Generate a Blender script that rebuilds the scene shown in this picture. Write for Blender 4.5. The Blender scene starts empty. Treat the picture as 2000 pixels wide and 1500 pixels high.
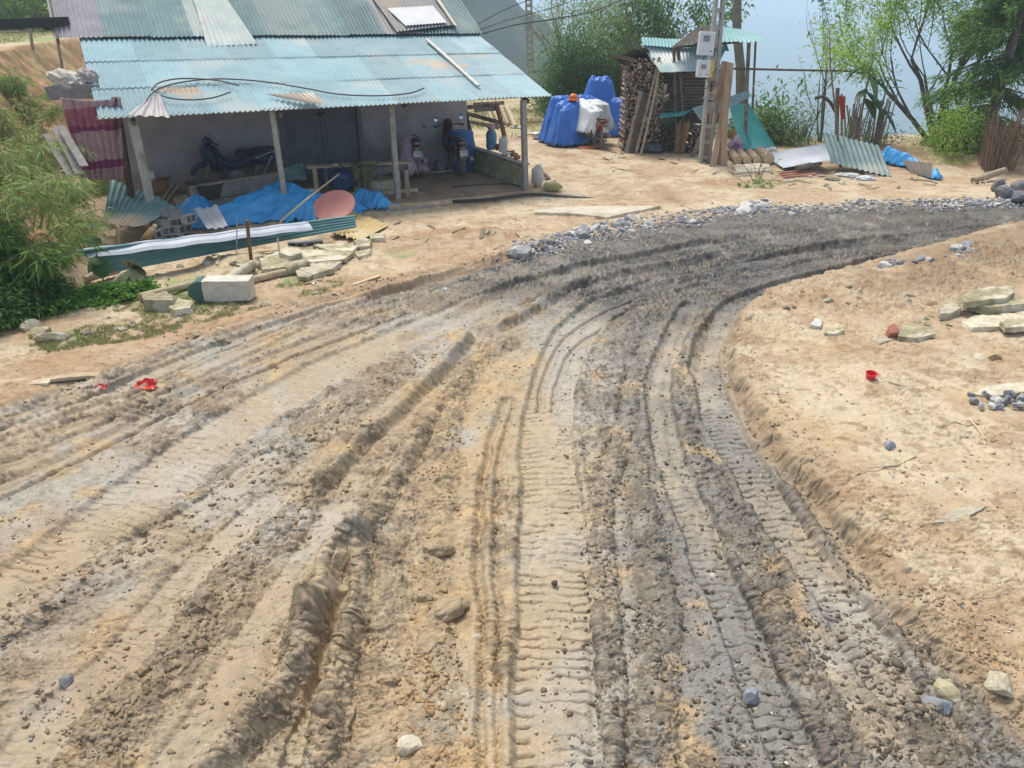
import bpy, math, random
import numpy as np
from mathutils import Vector, Matrix, noise as mnoise
R = math.radians
random.seed(7); rng = np.random.default_rng(7)
S = bpy.context.scene
COL = S.collection
# ---------------------------------------------------------------- camera
F_PX, PITCH, CAM_H = 1450.0, R(26.25), 3.3
cd = bpy.data.cameras.new('camera'); cam = bpy.data.objects.new('camera', cd); COL.objects.link(cam)
cam.location = (0, 0, CAM_H); cam.rotation_euler = (R(90) - PITCH, 0, 0)
cd.sensor_width = 36.0; cd.lens = F_PX * 36.0 / 2000.0; cd.clip_start = 0.1; cd.clip_end = 20000
S.camera = cam
# ---------------------------------------------------------------- sky, sun, exposure
w = bpy.data.worlds.new('World'); S.world = w; w.use_nodes = True
nt = w.node_tree; bg = nt.nodes['Background']
sky = nt.nodes.new('ShaderNodeTexSky'); sky.sky_type = 'NISHITA'; sky.sun_disc = False
SUN_EL, SUN_AZ = R(64), R(-32)          # azimuth measured clockwise from +Y
sky.sun_elevation = SUN_EL; sky.sun_rotation = SUN_AZ; sky.altitude = 900; sky.air_density = 1.0; sky.dust_density = 2.5; sky.ozone_density = 1.0
hz = nt.nodes.new('ShaderNodeHueSaturation'); hz.inputs['Saturation'].default_value = 1.45; nt.links.new(sky.outputs[0], hz.inputs['Color'])   # blue low down, whitened overhead by thin high cloud
wtc = nt.nodes.new('ShaderNodeTexCoord'); wsx = nt.nodes.new('ShaderNodeSeparateXYZ'); nt.links.new(wtc.outputs['Generated'], wsx.inputs[0])
wmr = nt.nodes.new('ShaderNodeMapRange'); wmr.inputs[1].default_value = .08; wmr.inputs[2].default_value = .40; wmr.inputs[3].default_value = 1.6; wmr.inputs[4].default_value = .38; nt.links.new(wsx.outputs[2], wmr.inputs[0]); nt.links.new(wmr.outputs[0], hz.inputs['Saturation'])
nt.links.new(hz.outputs[0], bg.inputs[0]); bg.inputs[1].default_value = 0.15
sd = bpy.data.lights.new('sun', 'SUN'); sd.energy = 2.5; sd.angle = R(20); sd.color = (1, 0.94, 0.84)
sun = bpy.data.objects.new('sun', sd); COL.objects.link(sun)
dirv = Vector((math.sin(SUN_AZ) * math.cos(SUN_EL), math.cos(SUN_AZ) * math.cos(SUN_EL), math.sin(SUN_EL)))
sun.rotation_euler = dirv.to_track_quat('Z', 'Y').to_euler()
S.view_settings.view_transform = 'Standard'; S.view_settings.look = 'None'; S.view_settings.gamma = 1
S.view_settings.exposure = 0.60
S.cycles.max_bounces = 7; S.cycles.diffuse_bounces = 3; S.cycles.glossy_bounces = 2; S.cycles.transparent_max_bounces = 6
S.cycles.volume_bounces = 3; S.cycles.use_denoising = True

# ---------------------------------------------------------------- pixels of the photograph -> points in the place
def ray(px, py):
    u = -(py - 750) / F_PX
    return np.array([(px - 1000) / F_PX, math.cos(PITCH) + u * math.sin(PITCH), -math.sin(PITCH) + u * math.cos(PITCH)])
def P(px, py, z=0.0):
    d = ray(px, py); t = (z - CAM_H) / d[2]
    return np.array([d[0] * t, d[1] * t, z])
def PY(px, py, Y):
    d = ray(px, py); t = Y / d[1]
    return np.array([d[0] * t, Y, CAM_H + d[2] * t])
def PH(x, y, py):
    """height of the point above (x, y) seen on row py"""
    d = ray(1000, py); return CAM_H + d[2] * y / d[1]
# ---------------------------------------------------------------- noise
_TAB = np.random.default_rng(99).random((512, 512))
def _h(ix, iy, seed): return _TAB[(ix + seed * 57) & 511, (iy + seed * 131) & 511]
def vn(x, y, seed=0):
    x = np.asarray(x, float); y = np.asarray(y, float)
    ix = np.floor(x).astype(np.int64); iy = np.floor(y).astype(np.int64)
    fx = x - ix; fy = y - iy; fx = fx * fx * (3 - 2 * fx); fy = fy * fy * (3 - 2 * fy)
    a = _h(ix, iy, seed); b = _h(ix + 1, iy, seed); c = _h(ix, iy + 1, seed); d = _h(ix + 1, iy + 1, seed)
    return (a + (b - a) * fx) * (1 - fy) + (c + (d - c) * fx) * fy
def fbm(x, y, s, octv=4, seed=0, g=.5):
    """0..1, feature size s metres"""
    t = 0; a = 1; n = 0
    c, sn = .8, .6
    for k in range(octv):
        t = t + a * vn(x / s, y / s, seed + k * 17); n += a; a *= g; s *= .5
        x, y = x * c - y * sn + 3.7, x * sn + y * c + 1.3
    return t / n
def worley(x, y, s, seed=0):
    x = x / s; y = y / s
    ix = np.floor(x).astype(np.int64); iy = np.floor(y).astype(np.int64)
    best = np.full(x.shape, 9.0)
    for dx in (-1, 0, 1):
        for dy in (-1, 0, 1):
            jx = ix + dx; jy = iy + dy
            px = jx + _h(jx, jy, seed); py = jy + _h(jx, jy, seed + 91)
            d = (px - x) ** 2 + (py - y) ** 2
            best = np.minimum(best, d)
    return np.sqrt(best)
def sm(a, b, x):
    t = np.clip((x - a) / (b - a), 0, 1); return t * t * (3 - 2 * t)
# ---------------------------------------------------------------- curves on the ground
def smooth_poly(pts, n=5):
    p = np.array(pts, float); q = []
    for i in range(len(p) - 1):
        p0 = p[max(i - 1, 0)]; p1 = p[i]; p2 = p[i + 1]; p3 = p[min(i + 2, len(p) - 1)]
        for k in range(n):
            t = k / n
            q.append(.5 * ((2 * p1) + (p2 - p0) * t + (2 * p0 - 5 * p1 + 4 * p2 - p3) * t * t + (3 * p1 - p0 - 3 * p2 + p3) * t ** 3))
    q.append(p[-1]); return np.array(q)
def gcurve(pix, n=5, z=0.0):
    return smooth_poly([P(a, b, z)[:2] for a, b in pix], n)
def dist_curve(x, y, c, reach=None):
    """signed distance (positive on the right of the direction of travel) and arclength"""
    shp = np.shape(x); x = np.ravel(np.asarray(x, float)); y = np.ravel(np.asarray(y, float))
    D = np.full(x.shape, 1e3); A = np.zeros(x.shape)
    if reach is not None:
        lo = c.min(0) - reach; hi = c.max(0) + reach
        idx = np.nonzero((x > lo[0]) & (x < hi[0]) & (y > lo[1]) & (y < hi[1]))[0]
    else: idx = np.arange(len(x))
    if len(idx) == 0: return D.reshape(shp), A.reshape(shp)
    xs = x[idx]; ys = y[idx]; bd = np.full(xs.shape, 1e3); bp = np.zeros(xs.shape); sg = np.ones(xs.shape); al = np.zeros(xs.shape); s0 = 0
    for i in range(len(c) - 1):
        a = c[i]; e = c[i + 1] - a; L = math.hypot(*e)
        if L < 1e-6: continue
        t = ((xs - a[0]) * e[0] + (ys - a[1]) * e[1]) / (L * L)
        tc = np.clip(t, 0, 1)
        d = np.hypot(xs - a[0] - tc * e[0], ys - a[1] - tc * e[1])
        cr = (xs - a[0]) * e[1] - (ys - a[1]) * e[0]
        pp = np.abs(cr) / L; m = (d < bd - 1e-7) | ((d < bd + 1e-7) & (pp > bp))
        bd = np.where(m, d, bd); bp = np.where(m, pp, bp); sg = np.where(m, np.sign(cr), sg); al = np.where(m, s0 + tc * L, al); s0 += L
    D[idx] = bd * np.where(sg == 0, 1, sg); A[idx] = al
    return D.reshape(shp), A.reshape(shp)
# all curves run from the near end to the far end
BANK = gcurve([(2150, 1640), (1960, 1400), (1830, 1290), (1720, 1180), (1640, 1060), (1560, 960), (1495, 890), (1450, 810), (1418, 720), (1425, 660), (1470, 600), (1560, 565), (1680, 535), (1850, 500), (2000, 462), (2400, 440)], 3)
ROADL = gcurve([(-700, 1050), (-300, 900), (0, 800), (300, 690), (600, 605), (800, 560), (1000, 505), (1150, 465), (1300, 437), (1450, 420), (1700, 405), (2000, 398), (2500, 390)], 2)
MOUND = gcurve([(1480, 640), (1560, 605), (1700, 585), (1800, 560), (1930, 520), (2060, 500), (2300, 480)], 2)
TOE = np.array([(-6.9, 2.0), (-6.2, 6.0), (-5.95, 8.4), (-5.75, 9.2), (-5.95, 10.2), (-6.9, 11.5), (-7.7, 12.8), (-8.7, 14.7), (-10.4, 17.6), (-11.5, 20.0), (-14, 27), (-17, 40), (-20, 70)])
EDGE = smooth_poly([(-60, 60), (-6, 42), (3.0, 37), (5.6, 31), (7.0, 26.5), (9, 24.4), (11, 24.6), (14, 25.5), (20, 26), (30, 24), (60, 12)], 2)
def macro(x, y):
    x = np.asarray(x, float); y = np.asarray(y, float)
    z = (fbm(x, y, 3.0, 2, 5) - .5) * .06
    db, _ = dist_curve(x, y, BANK)
    bh = .07 + .10 * sm(2.6, 4.6, y)
    z = z + bh * sm(-.03, .12, db - (fbm(x, y, .25, 2, 77) - .5) * .16 - (fbm(x, y, .07, 2, 78) - .5) * .07)
    dm, am = dist_curve(x, y, MOUND)
    amp = .04 + .36 * sm(.8, 6.5, am)
    z = z + amp * np.exp(-(np.clip(dm + .1, 0, 99) / (.30 + .09 * am)) ** 2 - (np.clip(-dm - .1, 0, 99) / .5) ** 2) * (.7 + .6 * fbm(x, y, .6, 3, 9))
    dl, _ = dist_curve(x, y, ROADL)
    z = z - .12 * sm(.6, 3.2, -dl) * sm(8, 11, y)
    z = z + .05 * np.exp(-((dl + .25) / .3) ** 2)
    dt, _ = dist_curve(x, y, TOE)
    up = np.clip(-dt, 0, 99)
    top = 2.45 + .3 * sm(10, 40, y)
    s = up * 1.35 + ((fbm(x, y, 1.0, 4, 21) - .5) * .7 + (fbm(x, y, .25, 3, 23) - .5) * .35) * sm(0, .6, up)
    z = z + np.minimum(s, top) * (1 - .0 * y)
    de, _ = dist_curve(x, y, EDGE)
    out = np.clip(-de, 0, 999)
    z = z + .12 * np.exp(-((de - .5) / .7) ** 2) * fbm(x, y, .9, 2, 3)
    z = z - np.minimum(out * .62 * sm(0, 3, out) + out * .25, 60)
    # earth heaps at the right edge of the yard
    for (cx, cy, a, r) in ((11.0, 20.3, .38, 1.5), (12.9, 19.3, .3, 1.0), (8.6, 20.0, .12, 1.6), (-.95, 12.6, .10, .5), (-.3, 12.3, .12, .35), (-3.9, 11.0, .16, .6)):
        z = z + a * np.exp(-(((x - cx) / (r * 1.4)) ** 2 + ((y - cy) / (r * .7)) ** 2)) * (.6 + .8 * fbm(x, y, .4, 2, 31))
    return z
def G(x, y): return float(macro(np.array([x]), np.array([y]))[0])
_T1 = np.geomspace(1.5, 75, 130)
def march(px, py, h=0.0):
    """first point of the ground, raised by h, that the pixel's ray meets"""
    d = ray(px, py); f = lambda t: CAM_H + d[2] * t - macro(d[0] * t, d[1] * t) - h
    v = f(_T1); k = np.nonzero(v < 0)[0]
    if len(k) == 0 or k[0] == 0: p = P(px, py, h); return Vector((p[0], p[1], p[2]))
    a, b = _T1[k[0] - 1], _T1[k[0]]
    for _ in range(2):
        tt = np.linspace(a, b, 14); v = f(tt); k = np.nonzero(v < 0)[0]; k = k[0] if len(k) and k[0] > 0 else 13; a, b = tt[k - 1], tt[k]
    t = (a + b) / 2; return Vector((d[0] * t, d[1] * t, G(d[0] * t, d[1] * t) + h))
def PG(px, py, dz=0.0):
    q = march(px, py); q.z += dz; return q
# ---------------------------------------------------------------- materials
MATS = {}
def _mat(name):
    m = bpy.data.materials.new(name); m.use_nodes = True; m.node_tree.nodes.clear()
    N = m.node_tree.nodes; L = m.node_tree.links
    out = N.new('ShaderNodeOutputMaterial'); b = N.new('ShaderNodeBsdfPrincipled'); L.new(b.outputs[0], out.inputs[0])
    return m, N, L, b
def mat(name, c1, c2=None, scale=6.0, rough=.8, bump=.2, stretch=None, detail=6, c3=None, c3t=.62, metal=0.0, spec=.4, two=False, rnd=.0, bscale=None, trans=0.0):
    """procedural: two tones mixed by noise, a third in patches, bumped"""
    if name in MATS: return MATS[name]
    m, N, L, b = _mat(name); c2 = c2 or tuple(v * .7 for v in c1)
    tc = N.new('ShaderNodeTexCoord'); mp = N.new('ShaderNodeMapping'); L.new(tc.outputs['Object'], mp.inputs[0])
    if stretch: mp.inputs['Scale'].default_value = stretch
    n1 = N.new('ShaderNodeTexNoise'); n1.inputs['Scale'].default_value = scale; n1.inputs['Detail'].default_value = detail; n1.inputs['Roughness'].default_value = .65
    L.new(mp.outputs[0], n1.inputs[0])
    cr = N.new('ShaderNodeValToRGB'); cr.color_ramp.elements[0].position = .35; cr.color_ramp.elements[1].position = .65
    cr.color_ramp.elements[0].color = (*c2, 1); cr.color_ramp.elements[1].color = (*c1, 1); L.new(n1.outputs[0], cr.inputs[0]); col = cr.outputs[0]
    if c3:
        n2 = N.new('ShaderNodeTexNoise'); n2.inputs['Scale'].default_value = scale * .37; n2.inputs['Detail'].default_value = 5; L.new(mp.outputs[0], n2.inputs[0])
        r2 = N.new('ShaderNodeValToRGB'); r2.color_ramp.elements[0].position = c3t - .06; r2.color_ramp.elements[1].position = c3t + .06; L.new(n2.outputs[0], r2.inputs[0])
        mx = N.new('ShaderNodeMix'); mx.data_type = 'RGBA'; L.new(r2.outputs[0], mx.inputs[0]); L.new(col, mx.inputs[6]); mx.inputs[7].default_value = (*c3, 1); col = mx.outputs[2]
    if rnd:
        oi = N.new('ShaderNodeObjectInfo'); mr = N.new('ShaderNodeMapRange'); mr.inputs[3].default_value = 1 - rnd; mr.inputs[4].default_value = 1 + rnd; L.new(oi.outputs['Random'], mr.inputs[0])
        hs = N.new('ShaderNodeHueSaturation'); L.new(mr.outputs[0], hs.inputs['Value']); L.new(col, hs.inputs['Color']); col = hs.outputs[0]
    L.new(col, b.inputs['Base Color']); b.inputs['Roughness'].default_value = rough; b.inputs['Metallic'].default_value = metal; b.inputs['Specular IOR Level'].default_value = spec
    if bump:
        n3 = N.new('ShaderNodeTexNoise'); n3.inputs['Scale'].default_value = bscale or scale * 3; n3.inputs['Detail'].default_value = 8; L.new(mp.outputs[0], n3.inputs[0])
        bp = N.new('ShaderNodeBump'); bp.inputs['Strength'].default_value = bump; bp.inputs['Distance'].default_value = .02; L.new(n3.outputs[0], bp.inputs['Height']); L.new(bp.outputs[0], b.inputs['Normal'])
    if trans:
        tr = N.new('ShaderNodeBsdfTranslucent'); L.new(col, tr.inputs[0]); mxs = N.new('ShaderNodeMixShader'); mxs.inputs[0].default_value = trans
        o = [n for n in N if n.type == 'OUTPUT_MATERIAL'][0]; L.new(b.outputs[0], mxs.inputs[1]); L.new(tr.outputs[0], mxs.inputs[2]); L.new(mxs.outputs[0], o.inputs[0])
    MATS[name] = m; return m
def mat_attr(name, rough=.85, bumps=((60, .35, .01),), wet=True, trans=0.0, spec=.35):
    """base colour from the 'col' attribute, modulated by fine noise"""
    m, N, L, b = _mat(name)
    at = N.new('ShaderNodeAttribute'); at.attribute_name = 'col'
    tc = N.new('ShaderNodeTexCoord')
    n = N.new('ShaderNodeTexNoise'); n.inputs['Scale'].default_value = bumps[0][0]; n.inputs['Detail'].default_value = 6; n.inputs['Roughness'].default_value = .7; L.new(tc.outputs['Object'], n.inputs[0])
    mr = N.new('ShaderNodeMapRange'); mr.inputs[1].default_value = .25; mr.inputs[2].default_value = .75; mr.inputs[3].default_value = .78; mr.inputs[4].default_value = 1.2; L.new(n.outputs[0], mr.inputs[0])
    hs = N.new('ShaderNodeHueSaturation'); L.new(at.outputs['Color'], hs.inputs['Color']); L.new(mr.outputs[0], hs.inputs['Value'])
    L.new(hs.outputs[0], b.inputs['Base Color']); b.inputs['Specular IOR Level'].default_value = spec
    b.inputs['Roughness'].default_value = rough
    if wet:
        aw = N.new('ShaderNodeAttribute'); aw.attribute_name = 'wet'
        r2 = N.new('ShaderNodeMapRange'); r2.inputs[3].default_value = rough; r2.inputs[4].default_value = .38; L.new(aw.outputs['Fac'], r2.inputs[0]); L.new(r2.outputs[0], b.inputs['Roughness'])
    prev = None
    for sc, st, ds in bumps:
        nn = N.new('ShaderNodeTexNoise'); nn.inputs['Scale'].default_value = sc; nn.inputs['Detail'].default_value = 8; nn.inputs['Roughness'].default_value = .65; L.new(tc.outputs['Object'], nn.inputs[0])
        bp = N.new('ShaderNodeBump'); bp.inputs['Strength'].default_value = st; bp.inputs['Distance'].default_value = ds; L.new(nn.outputs[0], bp.inputs['Height'])
        if prev: L.new(prev.outputs[0], bp.inputs['Normal'])
        prev = bp
    if prev: L.new(prev.outputs[0], b.inputs['Normal'])
    if trans:
        tr = N.new('ShaderNodeBsdfTranslucent'); L.new(hs.outputs[0], tr.inputs[0]); mxs = N.new('ShaderNodeMixShader'); mxs.inputs[0].default_value = trans
        o = [n for n in N if n.type == 'OUTPUT_MATERIAL'][0]; L.new(b.outputs[0], mxs.inputs[1]); L.new(tr.outputs[0], mxs.inputs[2]); L.new(mxs.outputs[0], o.inputs[0])
    return m
# ---------------------------------------------------------------- objects
def tag(o, label=None, cat=None, group=None, kind=None):
    if label: o['label'] = label
    if cat: o['category'] = cat
    if group: o['group'] = group
    if kind or cat: o['kind'] = kind or 'thing'
    return o
def thing(name, label, cat, loc=(0, 0, 0), group=None):
    o = bpy.data.objects.new(name, None); COL.objects.link(o); o.location = loc; o.empty_display_size = .2
    return tag(o, label, cat, group)
def np_mesh(name, V, Fq=None, Ft=None, m=None, smooth=False, col=None, wet=None, faces=None):
    me = bpy.data.meshes.new(name)
    if faces is not None:
        me.from_pydata([tuple(v) for v in V], [], faces)
    else:
        V = np.asarray(V, np.float32); nq = 0 if Fq is None else len(Fq); ntri = 0 if Ft is None else len(Ft)
        idx = np.concatenate([a.ravel() for a in (Fq, Ft) if a is not None]).astype(np.int32)
        me.vertices.add(len(V)); me.vertices.foreach_set('co', V.ravel())
        me.loops.add(len(idx)); me.loops.foreach_set('vertex_index', idx)
        st = np.concatenate([np.arange(nq) * 4, nq * 4 + np.arange(ntri) * 3]).astype(np.int32)
        me.polygons.add(nq + ntri); me.polygons.foreach_set('loop_start', st)
        me.update(calc_edges=True)
    if col is not None:
        a = me.color_attributes.new('col', 'FLOAT_COLOR', 'POINT'); c = np.ones((len(V), 4), np.float32); c[:, :3] = col; a.data.foreach_set('color', c.ravel())
    if wet is not None:
        a = me.attributes.new('wet', 'FLOAT', 'POINT'); a.data.foreach_set('value', np.asarray(wet, np.float32).ravel())
    if smooth: me.polygons.foreach_set('use_smooth', np.ones(len(me.polygons), bool))
    if m: me.materials.append(m)
    me.update()
    o = bpy.data.objects.new(name, me); COL.objects.link(o); return o
class MB:
    def __init__(s): s.v = []; s.f = []
    def add(s, V, Fs):
        o = len(s.v); s.v += [tuple(map(float, v)) for v in V]; s.f += [tuple(i + o for i in f) for f in Fs]; return s
    def box(s, c, d, rot=(0, 0, 0), jit=0.0, taper=1.0):
        M = Matrix.LocRotScale(Vector(c), Matrix.Identity(3) if rot is None else __import__('mathutils').Euler(rot), None)
        V = []
        for x, y, z in ((-1, -1, -1), (1, -1, -1), (1, 1, -1), (-1, 1, -1), (-1, -1, 1), (1, -1, 1), (1, 1, 1), (-1, 1, 1)):
            t = taper if z > 0 else 1
            V.append(M @ Vector((x * d[0] / 2 * t + random.uniform(-jit, jit), y * d[1] / 2 * t + random.uniform(-jit, jit), z * d[2] / 2 + random.uniform(-jit, jit))))
        return s.add(V, ((0, 3, 2, 1), (4, 5, 6, 7), (0, 1, 5, 4), (1, 2, 6, 5), (2, 3, 7, 6), (3, 0, 4, 7)))
    def beam(s, p, q, w, h, up=(0, 0, 1), jit=0.0, w2=None, seg=1, bend=0.0):
        p = Vector(p); q = Vector(q); d = (q - p).normalized(); up = Vector(up)
        sd_ = d.cross(up)
        if sd_.length < .05: sd_ = d.cross(Vector((0, 1, 0)))
        sd_.normalize(); n = sd_.cross(d); V = []; Fs = []; w2 = w2 if w2 is not None else w
        bd = Vector((random.uniform(-1, 1), random.uniform(-1, 1), random.uniform(-1, 1))) * bend
        for k in range(seg + 1):
            t = k / seg; c = p.lerp(q, t) + bd * math.sin(math.pi * t); ww = w + (w2 - w) * t
            j = lambda: random.uniform(-jit, jit)
            for a, b_ in ((-1, -1), (1, -1), (1, 1), (-1, 1)): V.append(c + sd_ * (a * ww / 2 + j()) + n * (b_ * h / 2 + j()) + d * j() * 2)
            if k: o = (k - 1) * 4; Fs += [(o + i, o + (i + 1) % 4, o + 4 + (i + 1) % 4, o + 4 + i) for i in range(4)]
        Fs += [(3, 2, 1, 0), tuple(seg * 4 + i for i in range(4))]
        return s.add(V, Fs)
    def tube(s, pts, r, n=8, cap=True):
        pts = [Vector(p) for p in pts]; r = r if hasattr(r, '__len__') else [r] * len(pts); V = []; Fs = []
        prev = None
        for i, p in enumerate(pts):
            d = (pts[min(i + 1, len(pts) - 1)] - pts[max(i - 1, 0)]).normalized()
            a = prev if prev is not None else (Vector((0, 0, 1)) if abs(d.z) < .9 else Vector((1, 0, 0)))
            a = (a - d * a.dot(d)); a = a.normalized() if a.length > 1e-5 else d.orthogonal().normalized(); b_ = d.cross(a); prev = a
            for k in range(n):
                t = 2 * math.pi * k / n; V.append(p + (a * math.cos(t) + b_ * math.sin(t)) * r[i])
            if i: o = (i - 1) * n; Fs += [(o + k, o + (k + 1) % n, o + n + (k + 1) % n, o + n + k) for k in range(n)]
        if cap: Fs += [tuple(range(n - 1, -1, -1)), tuple((len(pts) - 1) * n + k for k in range(n))]
        return s.add(V, Fs)
    def lathe(s, c, prof, n=16, sx=1, sy=1, M=None):
        V = []; Fs = []
        for i, (r, z) in enumerate(prof):
            for k in range(n):
                t = 2 * math.pi * k / n; v = Vector((r * math.cos(t) * sx, r * math.sin(t) * sy, z)); v = M @ v if M else v; V.append(v + Vector(c))
            if i: o = (i - 1) * n; Fs += [(o + k, o + (k + 1) % n, o + n + (k + 1) % n, o + n + k) for k in range(n)]
        Fs += [tuple(range(n - 1, -1, -1)), tuple((len(prof) - 1) * n + k for k in range(n))]
        return s.add(V, Fs)
    def ring(s, c, axis, R_, r, n=24, k=8, sq=1.0):
        """torus round an axis"""
        ax = Vector(axis).normalized(); a = ax.orthogonal().normalized(); b_ = ax.cross(a); V = []; Fs = []
        for i in range(n):
            t = 2 * math.pi * i / n; rd = a * math.cos(t) + b_ * math.sin(t)
            for j in range(k):
                q = 2 * math.pi * j / k; V.append(Vector(c) + rd * (R_ + r * math.cos(q)) + ax * r * sq * math.sin(q))
        for i in range(n):
            for j in range(k): Fs.append((i * k + j, i * k + (j + 1) % k, ((i + 1) % n) * k + (j + 1) % k, ((i + 1) % n) * k + j))
        return s.add(V, Fs)
    def blob(s, c, d, seed=0, amp=.25, rot=(0, 0, 0), flat=.0, sub=2, fr=1.4):
        V, T = ICO[sub]; M = __import__('mathutils').Euler(rot).to_matrix(); W = []
        for v in V:
            v = Vector(v); k = 1 + amp * mnoise.noise(v * fr + Vector((seed * 3.1, seed * 1.7, seed * .3))) + amp * .5 * mnoise.noise(v * fr * 2.3 + Vector((seed, 5, seed)))
            q = Vector((v.x * k * d[0] / 2, v.y * k * d[1] / 2, v.z * k * d[2] / 2))
            if flat: q.z = max(q.z, -flat * d[2] / 2)
            W.append(M @ q + Vector(c))
        return s.add(W, T)
    def rock(s, c, d, seed=0, rot=(0, 0, 0), cuts=9):
        """angular stone: an icosphere clipped by random planes"""
        V, T = ICO[2]; M = __import__('mathutils').Euler(rot).to_matrix(); rs = random.Random(seed); pl = []
        for _ in range(cuts):
            n = Vector((rs.gauss(0, 1), rs.gauss(0, 1), rs.gauss(0, 1))).normalized(); pl.append((n, rs.uniform(.5, .8)))
        W = []
        for v in V:
            v = Vector(v)
            for n, h in pl:
                k = v.dot(n)
                if k > h: v = v - n * (k - h)
            W.append(M @ Vector((v.x * d[0] * .62, v.y * d[1] * .62, v.z * d[2] * .62)) + Vector(c))
        return s.add(W, T)
    def build(s, name, m, parent=None, smooth=False, bevel=0.0, label=None, off=None):
        off = Vector(off) if off is not None else (parent_world(parent) if parent else Vector((0, 0, 0)))
        me = bpy.data.meshes.new(name); me.from_pydata([(v[0] - off.x, v[1] - off.y, v[2] - off.z) for v in s.v], [], s.f)
        if smooth: me.polygons.foreach_set('use_smooth', np.ones(len(me.polygons), bool))
        if smooth: me.set_sharp_from_angle(angle=R(48))
        me.materials.append(m); me.update(); o = bpy.data.objects.new(name, me); COL.objects.link(o)
        if parent: o.parent = parent
        if bevel:
            b = o.modifiers.new('bevel', 'BEVEL'); b.width = bevel; b.segments = 2; b.limit_method = 'ANGLE'
        if label: o['label'] = label
        return o
def parent_world(o):
    v = Vector((0, 0, 0))
    while o is not None: v += o.location; o = o.parent
    return v
def single(mb, name, m, label, cat, group=None, origin=None, **k):
    """a thing that is one mesh, its origin at its own foot"""
    if origin is None:
        xs = np.array(mb.v); origin = (xs[:, 0].mean(), xs[:, 1].mean(), xs[:, 2].min())
    o = mb.build(name, m, None, off=origin, **k); o.location = origin
    return tag(o, label, cat, group)
def _ico(sub):
    import bmesh
    b = bmesh.new(); bmesh.ops.create_icosphere(b, subdivisions=sub, radius=1)
    V = [tuple(v.co) for v in b.verts]; T = [tuple(v.index for v in f.verts) for f in b.faces]; b.free(); return V, T
ICO = {k: _ico(k) for k in (1, 2, 3, 4)}
def rough(o, amp=.02, scale=.08, lv=3):
    '''chipped, uneven faces'''
    for m_ in list(o.modifiers): o.modifiers.remove(m_)
    a = o.modifiers.new('cuts', 'SUBSURF'); a.subdivision_type = 'SIMPLE'; a.levels = a.render_levels = lv
    key = 'chips%d' % round(scale * 1000)
    t = bpy.data.textures.get(key) or bpy.data.textures.new(key, 'CLOUDS'); t.noise_scale = scale; t.noise_depth = 4
    d = o.modifiers.new('chips', 'DISPLACE'); d.texture = t; d.strength = amp * 2; d.mid_level = .5; d.texture_coords = 'GLOBAL'
    return o
def dup(root, loc=None, rot=None, scale=None, label=None):
    r = root.copy(); COL.objects.link(r)
    for ch in list(root.children):
        c = ch.copy(); COL.objects.link(c); c.parent = r
        for g in list(ch.children):
            d = g.copy(); COL.objects.link(d); d.parent = c
    if loc is not None: r.location = loc
    if rot is not None: r.rotation_euler = rot
    if scale is not None: r.scale = scale if hasattr(scale, '__len__') else (scale,) * 3
    if label: r['label'] = label
    return r
def corrugated(c00, c10, c11, c01, wave=.09, amp=.012, nv=6, wob=0.0, seed=0, thick=.0015, curl=0.0, trap=False, mb=None, ragged=0.0):
    """ridged metal sheet: corners in order (u0v0, u1v0, u1v1, u0v1); ridges run along v, waves across u"""
    c00, c10, c11, c01 = map(Vector, (c00, c10, c11, c01)); mb = mb or MB()
    U = ((c10 - c00).length + (c11 - c01).length) / 2; nw = max(2, round(U / wave)); nu = nw * 8
    nrm = (c10 - c00).cross(c01 - c00).normalized(); V = []; top = []
    for j in range(nv + 1):
        t = j / nv
        for i in range(nu + 1):
            s_ = i / nu; p = (c00 * (1 - s_) + c10 * s_) * (1 - t) + (c01 * (1 - s_) + c11 * s_) * t
            ph = s_ * nw * 2 * math.pi; a = math.sin(ph)
            if trap: a = max(-1, min(1, 1.9 * a))
            k = wob * (mnoise.noise(Vector((s_ * 2.3 + seed, t * 2.1, seed))) + .4 * mnoise.noise(Vector((s_ * 7 + seed, t * 5, seed)))) + curl * (2 * s_ - 1) ** 2
            if ragged and j == nv: p = p + (c01 - c00) * ragged * mnoise.noise(Vector((s_ * 9 + seed, 0, 0)))
            V.append(p + nrm * (amp * a + k))
    n = len(V); V2 = [v - nrm * thick for v in V]; W = nu + 1; Fs = []
    for j in range(nv):
        for i in range(nu):
            a = j * W + i; Fs.append((a, a + 1, a + W + 1, a + W)); Fs.append((n + a, n + a + W, n + a + W + 1, n + a + 1))
    for i in range(nu):
        Fs.append((i, n + i, n + i + 1, i + 1)); a = nv * W + i; Fs.append((a, a + 1, n + a + 1, n + a))
    for j in range(nv):
        a = j * W; Fs.append((a, a + W, n + a + W, n + a)); a += nu; Fs.append((a, n + a, n + a + W, a + W))
    return mb.add(V + V2, Fs)
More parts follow.
